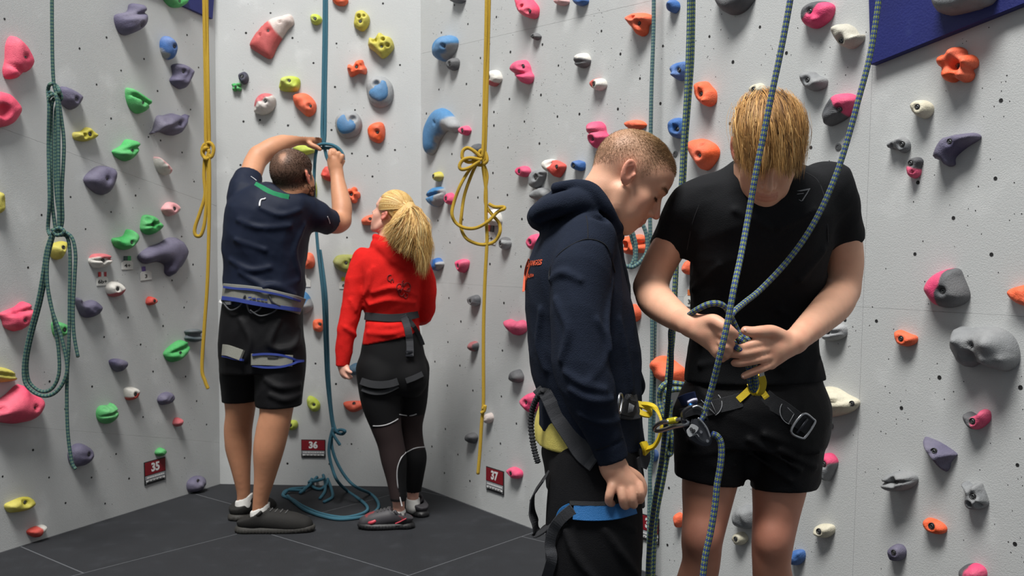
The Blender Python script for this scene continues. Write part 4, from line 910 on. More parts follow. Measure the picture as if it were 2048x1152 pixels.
    def mesh(s, relax=1):
        D = s.D; S = D < 0
        nx, ny, nz = D.shape
        c = np.zeros((nx-1, ny-1, nz-1), np.int8)
        for a in (0, 1):
            for b in (0, 1):
                for g_ in (0, 1): c += S[a:nx-1+a, b:ny-1+b, g_:nz-1+g_]
        m = (c > 0) & (c < 8); I = np.stack(np.nonzero(m), 1).astype(np.int32); N = len(I)
        vid = np.full(m.shape, -1, np.int32); vid[m] = np.arange(N, dtype=np.int32)
        acc = np.zeros((N, 3), np.float32); cnt = np.zeros(N, np.float32)
        for axn in range(3):
            o1, o2 = [q for q in range(3) if q != axn]
            for u in (0, 1):
                for v in (0, 1):
                    A = I.copy(); A[:, o1] += u; A[:, o2] += v; Bq = A.copy(); Bq[:, axn] += 1
                    da = D[A[:, 0], A[:, 1], A[:, 2]]; db = D[Bq[:, 0], Bq[:, 1], Bq[:, 2]]; x = (da < 0) != (db < 0)
                    t = da[x]/(da[x]-db[x]); p = np.zeros((x.sum(), 3), np.float32); p[:, axn] = t; p[:, o1] = u; p[:, o2] = v
                    acc[x] += p; cnt[x] += 1
        V = acc/cnt[:, None]+I
        W_ = np.stack([np.interp(V[:, i], np.arange(len(s.ax[i])), s.ax[i]) for i in range(3)], 1)
        F = []
        for axn in range(3):
            o1, o2 = [(1, 2), (2, 0), (0, 1)][axn]
            a = [slice(None)]*3; b = [slice(None)]*3; a[axn] = slice(0, -1); b[axn] = slice(1, None)
            for q in (o1, o2): a[q] = slice(1, -1); b[q] = slice(1, -1)
            sa, sb = S[tuple(a)], S[tuple(b)]; E_ = np.stack(np.nonzero(sa != sb), 1); sg = sa[tuple(E_.T)]
            base = E_.copy(); base[:, o1] += 1; base[:, o2] += 1
            def at(d1, d2): q = base.copy(); q[:, o1] += d1; q[:, o2] += d2; return vid[q[:, 0], q[:, 1], q[:, 2]]
            f = np.stack([at(-1, -1), at(0, -1), at(0, 0), at(-1, 0)], 1); f[~sg] = f[~sg][:, ::-1]; F.append(f)
        F = np.vstack(F)
        for _ in range(relax):
            e = np.vstack([F[:, [0, 1]], F[:, [1, 2]], F[:, [2, 3]], F[:, [3, 0]]]); sm = np.zeros_like(W_); ct = np.zeros(N)
            for j in range(3): sm[:, j] = np.bincount(e[:, 0], W_[e[:, 1], j], N)+np.bincount(e[:, 1], W_[e[:, 0], j], N)
            ct = np.bincount(e[:, 0], minlength=N)+np.bincount(e[:, 1], minlength=N); W_ = W_*.55+.45*sm/np.maximum(ct, 1)[:, None]
        return W_, F
def big_part(V, F):
    """drop tiny stray islands"""
    N = len(V); lab = np.arange(N)
    e = np.vstack([F[:, [0, 1]], F[:, [1, 2]], F[:, [2, 3]], F[:, [3, 0]]])
    for _ in range(400):
        l0 = lab.copy(); m = np.minimum(lab[e[:, 0]], lab[e[:, 1]]); np.minimum.at(lab, e[:, 0], m); np.minimum.at(lab, e[:, 1], m); lab = lab[lab]
        if (lab == l0).all(): break
    u, c = np.unique(lab, return_counts=True); keep = np.isin(lab, u[c > 150]); idx = np.cumsum(keep)-1
    Fk = F[keep[F].all(1)]; return V[keep], idx[Fk]
def skin_obj(name, fld, parent, m, off, colfn=None, relax=1, clean=False):
    V, F = fld.mesh(relax)
    if clean: V, F = big_part(V, F)
    col = None if colfn is None else colfn(V)
    o = link(name, mesh_np(name, V-np.array(off), F, True, col=col), parent, m); return o
# local head / hand builders -------------------------------------------------
class Fr:
    """local frame: o origin, M columns = right(x), forward(y), up(z)"""
    def __init__(s, o, fwd, up, sc=1.0):
        f = np.asarray(fwd, float); f /= np.linalg.norm(f); u = np.asarray(up, float); u = u-f*np.dot(u, f); u /= np.linalg.norm(u)
        s.o = np.asarray(o, float); s.M = np.stack([np.cross(f, u), f, u], 1); s.sc = sc
    def __call__(s, x, y, z): return s.o+s.M@(np.array([x, y, z])*s.sc)
    def inv(s, P_): return ((P_-s.o)@s.M)/s.sc
def head(F, fr, ears=True, slim=1.0, jaw=1.0, nose=1.0, eb=0.0):
    q = fr; M = fr.M; z = fr.sc
    e = lambda c, r, k=.012, op='u', MM=None, ee=2: F.ell(q(*c), np.array(r)*z, M if MM is None else M@MM, k*z, op, ee)
    e((0, -.008, .032), (.0745*slim, .092, .084)); e((0, .042, .040), (.062*slim, .048, .052), .02)
    e((0, .036, -.025), (.057*slim, .048, .062), .02); e((0, .028, -.062), (.048*slim*jaw, .048, .048), .02)
    e((0, .062, -.040), (.034*slim, .030, .040), .015)
    for s_ in (-1, 1):
        F.chain([(q(s_*.058*slim*jaw, .004, -.045), .017*z), (q(s_*.05*slim*jaw, .03, -.082), .017*z), (q(s_*.022, .066, -.100), .016*z)], .02*z)
        e((s_*.041*slim, .056, -.024), (.021, .021, .022), .02)
        F.cap(q(s_*.043, .073, .029), q(s_*.010, .086, .026), .0078*z, .0072*z, .012*z)
        e((s_*.031, .101, .005), (.015, .012, .009), .010, 's'); e((s_*.031, .0660, .0015), (.0170, .0165, .0135), .006)
    e((0, .076, -.099), (.022, .017, .0170), .014)
    for s_ in (-1, 1): e((s_*.034*slim, .056, -.056), (.022, .026, .032), .02); e((0, .070, -.070), (.031, .024, .032), .014)
    F.chain([(q(0, .085, .012), .0072*z), (q(0, .0985, -.010), .0080*z), (q(0, .1115, -.028), .0088*z)], .007*z)
    e((0, .092, -.030), (.011, .020, .010), .006)
    for s_ in (-1, 1): e((s_*.0125, .096, -.0335), (.0062, .0115, .0068), .005)
    for s_ in (-1, 1): e((s_*.0070, .103, -.0415), (.0028, .0050, .0022), .002, 's')
    F.cap(q(0, .094, -.040), q(0, .0945, -.052), .0055*z, .005*z, .008*z)
    for s_ in (-1, 1):
        F.chain([(q(s_*.022, .0830, -.0620), .0022*z), (q(s_*.011, .0945, -.0585), .0044*z), (q(0, .0975, -.0590), .0040*z)], .004*z)
        F.chain([(q(s_*.021, .0825, -.0650), .0022*z), (q(s_*.010, .0925, -.0692), .0052*z), (q(0, .0945, -.0700), .0050*z)], .004*z)
        F.cap(q(s_*.024, .087, -.0636), q(0, .104, -.0636), .0011*z, .0012*z, .002*z, 's')
    if ears:
        for s_ in (-1, 1):
            MM = rot(s_*20, 28, 0); ax_ = lambda a_, b_, c_: (s_*(.0795*slim+c_), -.006+eb+a_*.883-b_*.469, -.002+a_*.469+b_*.883)
            e(ax_(0, 0, -.001), (.0062, .0185, .033), .004, 'u', MM)
            e(ax_(.003, .005, .0052), (.0062, .0105, .0195), .002, 's', MM)
            F.chain([(q(*ax_(.006, .018, .002)), .0026*z), (q(*ax_(-.006, .010, .003)), .0028*z), (q(*ax_(-.007, -.008, .002)), .0026*z)], .003*z)
            e(ax_(.015, -.004, -.001), (.0045, .0045, .007), .004)
            e(ax_(.006, -.006, .005), (.004, .006, .008), .002, 's')
def finger(F, pts, r, k=.004): F.chain([(p, r*(1-.22*i/(len(pts)-1))) for i, p in enumerate(pts)], k, kin=.002, sub=3)
def rnd_dirs(n, seed):
    r = np.random.RandomState(seed); v = r.normal(size=(n, 3)); return v/np.linalg.norm(v, axis=1, keepdims=True), r.uniform(0, 6.28, n)
def folds(amp, freq, seed, n=5, direction=None, stretch=3.0):
    """cloth-like ripples: ridged sines, warped; longer along 'direction'"""
    dv, ph = rnd_dirs(n, seed); d = None if direction is None else np.asarray(direction, float)/np.linalg.norm(direction)
    def fn(x, y, z):
        Pq = np.stack([x, y, z], 1); out = 0
        for i in range(n):
            k = dv[i].copy()
            if d is not None: k = k-d*np.dot(k, d)*(1-1/stretch); k /= np.linalg.norm(k)
            w = Pq@k*freq*(1+.35*i)+ph[i]+1.6*np.sin(Pq@dv[(i+1) % n]*freq*.45+ph[(i+2) % n]); out = out+(1-2*np.abs(np.sin(w/2))**.8)/(1+.35*i)
        return -amp*out/n*2
    return fn
def hairs(name, V, F_, fr_or_none, n, seed, dirfn, lenfn, wid, parent, m, off, colfn, lift=.25, segs=2, keep=None):
    """short tapered hairs rooted on given points: V points Nx3, F_ normals Nx3"""
    r = np.random.RandomState(seed); idx = r.randint(0, len(V), n); p = V[idx]+r.normal(0, .0012, (n, 3)); nn = F_[idx]
    d = dirfn(p, nn); d = d+nn*lift+r.normal(0, .07, (n, 3)); d /= np.linalg.norm(d, axis=1, keepdims=True)
    L = lenfn(p, r.uniform(.7, 1.2, n)); ok = L > 1e-4; p, nn, d, L = p[ok], nn[ok], d[ok], L[ok]; n = len(p)
    s_ = np.cross(d, nn); s_ /= np.linalg.norm(s_, axis=1, keepdims=True)+1e-9; w = wid*r.uniform(.7, 1.3, n)[:, None]
    b = p-nn*.0008; tip = p+d*L[:, None]; VV = np.stack([b+s_*w, b-s_*w, b+np.cross(s_, d)*w*1.2, tip], 1).reshape(-1, 3)
    i = np.arange(n)*4; FF = np.vstack([np.stack([i, i+1, i+3], 1), np.stack([i+1, i+2, i+3], 1), np.stack([i+2, i, i+3], 1)])
    c = colfn(p)*r.uniform(.8, 1.2, n)[:, None]; col = np.repeat(np.clip(c, 0, 1), 4, 0)
    return link(name, mesh_np(name, VV-np.array(off), FF, True, col=col), parent, m)
def locks(name, paths, widths, cols, parent, m, off, centre, seed=0, arch=.4):
    """hair locks: shallow arched ribbons whose backs face away from centre"""
    VV = []; FF = []; CC = []; b = 0; r = np.random.RandomState(seed); centre = np.asarray(centre)
    for pth, w, c in zip(paths, widths, cols):
        N = len(pth); T = np.gradient(pth, axis=0); T /= np.linalg.norm(T, axis=1, keepdims=True)+1e-9
        U_ = pth-centre; U_ = U_-T*(U_*T).sum(1, keepdims=True)+r.normal(0, .012, 3); U_ /= np.linalg.norm(U_, axis=1, keepdims=True)+1e-9; S_ = np.cross(T, U_)
        t = np.linspace(0, 1, N); ww = (w*(.6+.8*np.sin(np.pi*np.clip(t*.8+.12, 0, 1)))*(1-t**3*.9))[:, None]
        VV.append(np.stack([pth-S_*ww, pth+U_*ww*arch, pth+S_*ww], 1).reshape(-1, 3)); i = np.arange(N-1)[:, None]*3+np.arange(2)[None]; i = i.ravel()
        FF.append(np.stack([i, i+1, i+4, i+3], 1)+b); cc = np.array(c)[None]*(1+.2*np.sin(t*5+r.uniform(0, 6)))[:, None]; CC.append(np.repeat(cc, 3, 0)); b += N*3
    return link(name, mesh_np(name, np.vstack(VV)-np.array(off), np.vstack(FF), True, col=np.clip(np.vstack(CC), 0, 1)), parent, m)
SKIN = mat('skin', (214, 168, 142), .52, noise=.05, nscale=40, bump=.10, bscale=520, attr=True, sss=.12, spec=.4)
HAIR = mat('hair', (150, 110, 60), .52, attr=True, spec=.25)
def cloth(name, rgb, rough=.85, **k): return mat(name, rgb, rough, noise=.07, nscale=60, bump=k.pop('bump', .4), bscale=k.pop('bscale', 500), spec=.2, sheen=.0, **k)
def surf_pts(V, F):
    """triangle-ish normals per vertex"""
    a = V[F[:, 0]]; n = np.cross(V[F[:, 1]]-a, V[F[:, 2]]-a); N = np.zeros_like(V)
    for j in range(F.shape[1]): 
        for q in range(3): N[:, q] += np.bincount(F[:, j], n[:, q], len(V))
    return N/(np.linalg.norm(N, axis=1, keepdims=True)+1e-12)
def ring_on(F, c, nrm, a0=0, a1=360, n=64, off=.002, reach=.4, along=None):
    """points where rays in the plane (c, nrm) meet the garment from outside; returns pts and normals"""
    nrm = np.asarray(nrm, float); nrm /= np.linalg.norm(nrm); x = np.cross(nrm, [0, 1, 0]); x /= np.linalg.norm(x); y = np.cross(nrm, x)
    t = np.radians(np.linspace(a0, a1, n)); d = np.cos(t)[:, None]*x+np.sin(t)[:, None]*y; st = np.asarray(c, float)+d*reach
    p, h = F.march(st, -d, reach, .002, off); 
    # smooth the radius so webbing bridges wrinkles
    r = np.linalg.norm(p-c, axis=1); 
    for _ in range(2):
        rs_ = r.copy(); rs_[1:-1] = np.maximum(r[1:-1], .5*(r[:-2]+r[2:])); r = rs_
    return np.asarray(c)+d*r[:, None], d
def drape(me, M, F, d, off=.0012):
    """lay a flat mesh (lettering) onto a garment: matrix M places it, then each vertex marches along d"""
    V = np.array([tuple(M @ v.co) for v in me.vertices]); P0 = V-np.asarray(d)*.12; p, h = F.march(P0, d, .4, .0015, off); return p
# test-split
# ------------------------------------------------------------------ shared figure helpers
def secs(rows, Yc=None):
    """rows (y, xl, xr, Y, b[, yaw]) in photo pixels -> stack sections"""
    out = []
    for r in rows:
        y, xl, xr, Y, b = r[:5]; a_ = P(xl, y, Y); c_ = P(xr, y, Y); out.append(((a_.x+c_.x)/2, Y, (a_.z+c_.z)/2, (c_.x-a_.x)/2, b, r[5] if len(r) > 5 else 0))
    return out
def J(x, y, Y, r): return (PN(x, y, Y), r)
def onto(Fs, px, py, Y0=1.7, off=.003, mx=1.4):
    """first point of the garments seen along the line of sight"""
    d = np.array(ray(px, py)); d /= np.linalg.norm(d); p = PN(px, py, Y0); best = None
    for F in (Fs if isinstance(Fs, (list, tuple)) else [Fs]):
        q = p[None]+d*np.arange(0, mx, .002)[:, None]; inb = np.ones(len(q), bool)
        for i, a in enumerate(F.ax): inb &= (q[:, i] > a[0]) & (q[:, i] < a[-1])
        v = np.where(inb, F.sample(q), 1); h = np.nonzero(v < off)[0]
        if len(h) and (best is None or h[0] < best): best = h[0]
    return p+d*(best if best is not None else 0)*.002
def web_on(Fs, path, width, thick, name, parent, m, off, Y0=1.7, lift=.004, sub=6, wdir=None):
    """webbing laid over garments along a pixel path"""
    A = catmull(np.array(path, float), sub); pts = np.array([onto(Fs, x, y, Y0, lift) for x, y in A])
    pts[1:-1] = .5*pts[1:-1]+.25*(pts[:-2]+pts[2:])
    F0 = Fs[0] if isinstance(Fs, (list, tuple)) else Fs
    vd = -(pts-np.array([0, 0, CAM_Z])); vd /= np.linalg.norm(vd, axis=1, keepdims=True)
    T = np.gradient(pts, axis=0); up = np.cross(T, vd); up /= np.linalg.norm(up, axis=1, keepdims=True)+1e-9
    me = strap_mesh(name, pts-np.array(off), width, thick, up); return link(name, me, parent, m)
def person(loc, label):
    return empty('person', loc, label, 'person')
WEBK = mat('webbing_black', (44, 45, 48), .7, bump=.5, bscale=700, spec=.3); WEBG = mat('webbing_grey', (60, 61, 65), .7, bump=.5, bscale=700, spec=.3)
YEL = mat('webbing_yellow', (214, 186, 30), .6, bump=.4, bscale=600); ALU = mat('aluminium', (176, 178, 182), .32, metal=.95)
DARKM = mat('dark_anodised', (58, 60, 66), .38, metal=.7)
BLKC = cloth('black_cotton', (22, 23, 26)); SHORTK = cloth('black_nylon', (14, 14, 17), .62); 
SK = np.array(lin((220, 168, 140))); RED_ = np.array(lin((206, 128, 106)))
# ------------------------------------------------------------------ BLOND YOUTH (front view, head bowed over his tie-in knot)
OB = np.array(P(1500, 700, 2.56)); OB[2] = 0
blond = person(tuple(OB), 'blond youth in a black t-shirt and shorts bowing over the rope in his hands')
X0, X1 = P(1235, 500, 2.5).x, P(1760, 500, 2.5).x
Fb = Field((X0, 2.02, -.0), (X1, 2.86, 1.70), .0062, fx=[(P(1335, 0, 2.26).x, P(1612, 0, 2.26).x, .0029)], fy=[(2.13, 2.36, .0029)], fz=[(.985, 1.17, .0029), (1.36, 1.5, .004)])
Fb.stack(secs([(880,1390,1635,2.6,.10),(780,1392,1632,2.6,.10),(690,1400,1620,2.58,.095),(600,1400,1622,2.55,.10),(500,1400,1636,2.51,.105),(420,1405,1650,2.47,.09),(365,1425,1640,2.46,.06),(335,1480,1590,2.46,.06)]), .02)
Fb.chain([J(1536,370,2.46,.062), J(1535,330,2.43,.06), J(1534,300,2.40,.055)], .03)
hb = Fr(PN(1533, 300, 2.36), (-.10, -.74, -.68), (-.06, -.68, .74), 1.0)
head(Fb, hb, slim=.95)
# arms
Fb.chain([J(1392,412,2.48,.048), J(1364,452,2.51,.046), J(1322,522,2.53,.0425), J(1301,572,2.53,.042)], .02)
Fb.chain([J(1301,575,2.53,.0415), J(1312,600,2.47,.045), J(1345,628,2.36,.036), J(1382,650,2.27,.026)], .012, flat=((.2, .3, 1), .95))
Fb.chain([J(1655,404,2.48,.050), J(1679,447,2.51,.046), J(1690,520,2.53,.046), J(1684,580,2.53,.043)], .02)
Fb.chain([J(1684,580,2.53,.043), J(1668,608,2.46,.045), J(1630,645,2.35,.036), J(1590,682,2.26,.0265)], .012)
# his left hand (screen right), fingers spread over the knot
nL = np.array([.15, -1, -.1])
Fb.chain([J(1590,683,2.26,.026), J(1570,690,2.245,.028), J(1552,698,2.235,.03)], .012, flat=((.15,-1,0), .75))
for k_ in ((1530,684), (1536,698), (1540,713), (1543,728)): Fb.cap(PN(1574, 692, 2.248), PN(*k_, 2.225), .019, .0125, .012, flat=(nL, .85))
finger(Fb, [PN(1530,684,2.222), PN(1512,687,2.205), PN(1496,692,2.205), PN(1482,696,2.215), PN(1472,697,2.225)], .0108)
finger(Fb, [PN(1536,698,2.222), PN(1514,702,2.203), PN(1494,706,2.205), PN(1476,708,2.215), PN(1465,708,2.225)], .0110)
finger(Fb, [PN(1540,713,2.224), PN(1520,718,2.206), PN(1502,722,2.208), PN(1482,726,2.216), PN(1469,726,2.226)], .0106)
finger(Fb, [PN(1543,728,2.228), PN(1526,736,2.212), PN(1511,742,2.212), PN(1497,748,2.218), PN(1488,752,2.222)], .0095)
Fb.chain([(PN(1566,676,2.24), .018), (PN(1545,664,2.222), .0150), (PN(1524,663,2.208), .0128), (PN(1506,664,2.205), .0115), (PN(1490,661,2.208), .0095)], .008)
# his right hand (screen left), closed on the rope
Fb.chain([J(1382,650,2.27,.026), J(1400,656,2.25,.030), J(1418,664,2.235,.031)], .012, flat=((0,-1,0), .8))
for k_ in ((1438,658), (1440,676), (1438,692), (1434,704)): Fb.cap(PN(1402, 660, 2.248), PN(*k_, 2.222), .02, .0125, .012)
finger(Fb, [PN(1436,660,2.22), PN(1448,670,2.198), PN(1458,682,2.2), PN(1464,690,2.215)], .0112)
finger(Fb, [PN(1438,678,2.22), PN(1449,690,2.2), PN(1457,699,2.205), PN(1458,704,2.225)], .0112)
finger(Fb, [PN(1434,692,2.224), PN(1445,703,2.208), PN(1452,710,2.215), PN(1452,713,2.235)], .0105)
finger(Fb, [PN(1428,702,2.232), PN(1438,712,2.222), PN(1444,717,2.228), PN(1444,718,2.242)], .0095)
Fb.chain([(PN(1408,646,2.235), .018), (PN(1428,642,2.215), .0150), (PN(1446,652,2.198), .0130), (PN(1459,662,2.195), .0118), (PN(1469,669,2.2), .0098)], .008)
# legs down to the shoes
for hx, tx, kx, ky, cx_, ax_ in ((1440, 1420, 1404, 1080, 1388, 1368), (1572, 1560, 1545, 1085, 1548, 1545)):
    Fb.chain([J(hx,850,2.6,.085), J(tx,960,2.6,.072), J((tx+kx)/2,1025,2.59,.06), J(kx,ky,2.58,.053), J(kx-2,ky+45,2.59,.049), J(cx_,1190,2.62,.053), J((cx_+ax_)/2,1290,2.64,.042), J(ax_,1400,2.65,.034), J(ax_,1440,2.65,.036)], .015)
    Fb.ell(PN(kx, ky-6, 2.545), (.036, .028, .04), k=.03)
    Fb.chain([(np.array([P(ax_,1400,2.65).x, 2.65, .06]), .035), (np.array([P(ax_,1400,2.65).x, 2.56, .04]), .035), (np.array([P(ax_,1400,2.65).x-.01, 2.47, .03]), .028)], .02)
def col_b(V):
    c = np.ones((len(V), 1))*SK; k = hb.inv(V); headm = (np.abs(k) < .16).all(1)
    lip = headm & (np.abs(k[:, 2]+.0645) < .012) & (np.abs(k[:, 0]) < .026) & (k[:, 1] > .076); c[lip] = c[lip]*.55+np.array(lin((190, 112, 98)))*.45
    ear = headm & (np.abs(k[:, 0]) > .074); c[ear] = lin((214, 130, 112))
    # knuckles and fingertips, knees and legs run redder
    leg = np.clip((.86-V[:, 2])/.2, 0, 1)[:, None]; c = c*(1-leg*.75)+np.array(lin((190, 128, 104)))*leg*.75
    kn = np.exp(-((V[:, 2]-.58)/.06)**2)[:, None]*(V[:, 1] < 2.58)[:, None]; c = c*(1-.35*kn)+np.array(lin((178, 104, 88)))*.35*kn
    hand = ((V[:, 2] > .97) & (V[:, 2] < 1.19) & (V[:, 1] < 2.30))[:, None]; n = .5+.5*np.sin(V[:, 0:1]*160)*np.sin(V[:, 2:3]*150+1); c = np.where(hand, c*(1-.30*n)+RED_*.30*n, c)
    return c
skin_obj('body', Fb, blond, SKIN, OB, col_b)
# finger nails
def nail(p, r, parent, off, fwd, up):
    bm = bmesh.new(); bmesh.ops.create_uvsphere(bm, u_segments=10, v_segments=6, radius=1)
    f = Vector(fwd).normalized(); u = (Vector(up)-f*Vector(up).dot(f)).normalized(); s_ = f.cross(u)
    M = Matrix((s_, f, u)).transposed()
    for v in bm.verts: v.co = M @ Vector((v.co.x*r*.8, v.co.y*r, v.co.z*r*.32))+Vector(p)-Vector(off)
    return bm_obj('finger_nail', bm, mat('nail', (232, 190, 176), .35, coat=.3), parent, True)
nail(PN(1488.5,752.5,2.2165), .0052, blond, OB, (-.8,0,-.25), (0,-1,.2)); nail(PN(1466.5,667,2.1935), .007, blond, OB, (.9,0,-.5), (-.1,-1,.35)); nail(PN(1492,659.5,2.1995), .006, blond, OB, (-1,0,.2), (0,-1,.5))
# t-shirt
Ft = Field((X0, 2.15, .84), (X1, 2.86, 1.56), .0044)
Ft.stack(secs([(830,1362,1655,2.6,.13,0),(740,1366,1648,2.6,.126),(690,1376,1636,2.585,.118),(600,1380,1642,2.555,.125),(520,1374,1655,2.52,.135),(440,1372,1670,2.48,.13),(390,1382,1672,2.47,.112),(360,1408,1662,2.46,.088),(330,1452,1606,2.46,.066),(318,1470,1596,2.45,.058)]), .012, e=2.35)
dl = PN(1328,502,2.54)-PN(1362,400,2.48); dl /= np.linalg.norm(dl); dr = PN(1688,484,2.53)-PN(1676,395,2.48); dr /= np.linalg.norm(dr)
Ft.chain([J(1416,396,2.47,.064), J(1386,416,2.48,.066), J(1365,452,2.51,.060), J(1339,500,2.54,.0525), J(1322,548,2.55,.050)], .03)
Ft.chain([J(1648,382,2.47,.078), J(1662,402,2.48,.068), J(1680,445,2.51,.057), J(1688,492,2.54,.0520), J(1690,545,2.55,.050)], .03)
Ft.warp(folds(.0042, 24, 11, 5, (0, 0, 1), 2.0)); Ft.warp(folds(.003, 50, 5, 4, (1, 0, .25), 3))
for a, b in (((1390,640),(1470,600)), ((1400,680),(1520,640)), ((1560,620),(1630,660)), ((1385,580),(1440,530)), ((1600,560),(1650,500)), ((1400,730),(1470,715)), ((1560,735),(1640,715)), ((1470,420),(1540,455)), ((1560,455),(1630,420))):
    pa, pb = onto(Ft, *a), onto(Ft, *b); Ft.cap(pa, pb, .006, .004, .012)
Ft.cutcyl(PN(1332,500,2.535), dl, .082, .2); Ft.cutcyl(PN(1689,482,2.53), dr, .082, .2)
Ft.chain([(PN(1532,316,2.41), .05), (PN(1532,350,2.38), .045)], .01, 's')
Ft.plane(PN(1500,772,2.48), (.02, 0, -1))
skin_obj('t_shirt', Ft, blond, BLKC, OB, relax=3)
BSEAM = mat('black_seam', (48, 49, 53), .8)
for pr in ([(1410,372),(1398,410),(1384,450),(1374,500)], [(1612,345),(1636,362),(1650,400),(1655,450),(1656,485)]):
    ps = np.array([p for p in (onto(Ft, x, y, 1.7, .0004) for x, y in pr) if p[1] > 1.75]); link('seam', tube_mesh('seam', catmull(ps, 6)-OB, .0010, 5), blond, BSEAM)
# shorts
Fs = Field((X0+.03, 2.3, .56), (X1-.03, 2.86, 1.0), .0046)
Fs.stack(secs([(890,1356,1650,2.6,.125),(850,1352,1660,2.6,.135),(800,1358,1662,2.6,.135),(760,1372,1648,2.6,.118),(735,1380,1640,2.6,.11)]), .015)
Fs.chain([J(1432,840,2.6,.108), J(1420,900,2.6,.100), J(1417,1010,2.6,.090)], .02)
Fs.chain([J(1578,840,2.6,.108), J(1576,900,2.6,.100), J(1560,1030,2.6,.086)], .02)
Fs.cap(PN(1492,870,2.6), PN(1492,922,2.6), .06, .045, .02)
Fs.warp(folds(.006, 20, 3, 5, (.35, 0, 1), 2.2)); Fs.warp(folds(.0035, 46, 8, 4, (1, 0, -.6), 3))
for a, b in (((1500,905),(1580,960)), ((1500,880),(1600,940)), ((1530,870),(1638,905)), ((1380,880),(1470,930)), ((1560,900),(1632,935))):
    pa, pb = onto(Fs, *a), onto(Fs, *b); Fs.cap(pa, pb, .007, .004, .012)
Fs.cutcyl(PN(1417,958,2.6), (-.14,0,-.98), .098, .2); Fs.cutcyl(PN(1558,974,2.6), (.02,-.05,-.99), .105, .2)
skin_obj('shorts', Fs, blond, SHORTK, OB, relax=2)
# shoes (below the frame)
def trainer(parent, off, heel, toe, w, m_up, m_sole, h=.09, hh=.0045, ot=.19):
    heel = np.array(heel, float); toe = np.array(toe, float); d = toe-heel; L = np.linalg.norm(d); d /= L; s_ = np.array([-d[1], d[0], 0]); up = np.array([0, 0, 1.])
    q = lambda a, b, c: heel+d*a*L+s_*b+up*c
    lo = np.minimum(heel, toe)-w-.03; hi = np.maximum(heel, toe)+w+.03; lo[2] = -.002; hi[2] = h+.09
    F = Field(lo, hi, hh)
    F.chain([(q(.12,0,.052), w*.42), (q(.3,0,.055), w*.43), (q(.52,0,.048), w*.46), (q(.75,0,.036), w*.45), (q(.9,0,.028), w*.36)], .02, cut=[(q(0,0,.02), (0,0,-1))])
    F.chain([(q(ot-.05,0,.06), w*.42), (q(ot,0,h+.02), w*.43)], .02); F.plane(q(ot,0,h), tuple(up*.93-d*.37))
    F.cap(q(ot,0,h*.7), q(ot,0,h+.05), w*.36, w*.37, .004, 's')
    for t in (.42, .5, .58, .66): F.cap(q(t,-w*.22,.094-.13*(t-.42)), q(t,w*.22,.094-.13*(t-.42)), .0045, .0045, .004)
    a = skin_obj('shoe', F, parent, m_up, off)
    for t in (.46, .53, .60, .67):
        ps = np.array([q(t+.012*s_, b_*w*.22, .2) for b_, s_ in ((-1, -1), (-.5, 0), (0, .5), (.5, 0), (1, -1))]); ps, _h = F.march(ps, (0, 0, -1), .2, .002, .002); link('lace', tube_mesh('lace', catmull(ps, 3)-off, .0034, 6), a, mat('lace_grey', (70, 70, 70), .7))
    ps = np.array([q(ot+.07*math.cos(x)+.04, w*.40*math.sin(x), h+.004+.02*math.cos(x)) for x in np.radians(np.arange(60, 301, 20))]); link('collar', tube_mesh('collar', catmull(ps, 2)-off, .0075, 8), a, m_up)
    F2 = Field(lo, hi, hh)
    F2.chain([(q(.10,0,.012), w*.44), (q(.3,0,.012), w*.43), (q(.55,.003,.012), w*.48), (q(.78,.004,.014), w*.47), (q(.93,0,.018), w*.36)], .02, flat=((0,0,1), .62), cut=[(q(0,0,.001), (0,0,-1)), (q(0,0,.030), (0,0,1))])
    F2.warp(lambda x, y, z: -.0015*np.sin(((np.stack([x, y, z], 1)-heel)@d)*420)*(z < .018))
    b = skin_obj('sole', F2, a, m_sole, off)
    return a
GREYSH = cloth('shoe_black', (40, 40, 41), .75); SOLE = mat('shoe_sole', (52, 51, 49), .7, noise=.1)
for ax_ in (1368, 1545):
    xx = P(ax_, 1400, 2.65).x; trainer(blond, OB, (xx, 2.70, 0), (xx-.01, 2.40, 0), .1, GREYSH, SOLE, hh=.006)
# hair: a cap of overlapping locks falling forward from the crown
def scalp(fr, th, ph, lift=0):
    """direction on the skull ellipsoid: th = azimuth from forward (towards right), ph = elevation"""
    ct = math.cos(ph); v = np.array([math.sin(th)*ct*(.0745+lift), -.008+math.cos(th)*ct*(.092+lift), .032+math.sin(ph)*(.084+lift)]); return v
rs = np.random.RandomState(4)
Fh = Field(hb.o-.17, hb.o+.17, .0036)
Fh.ell(hb(0,-.006,.040), (.070,.097,.090), hb.M, .01); Fh.ell(hb(0,.055,.055), (.062,.048,.052), hb.M, .02); Fh.ell(hb(0,.088,.034), (.058,.024,.034), hb.M, .02)
for s_ in (-1, 1): Fh.ell(hb(s_*.052,.01,.03), (.026,.052,.05), hb.M, .02)
Fh.plane(hb(0,.02,-.006), tuple(hb.M@np.array([0,.35,-.94])))
Fh.warp(folds(.006, 60, 2, 4, tuple(hb.M@np.array([0,.6,-.3])), 4))
hairo = skin_obj('hair', Fh, blond, mat('hair_base', (142, 98, 50), .5, noise=.25, nscale=60, bump=.8, bscale=160), OB)
pal = [lin((186,142,86)), lin((162,118,66)), lin((130,92,52)), lin((208,168,110)), lin((96,66,38))]
C0 = np.array([0, -.004, .040]); RA = np.array([.071, .100, .091]); gdown = hb.M.T@np.array([0, 0, -1.0])
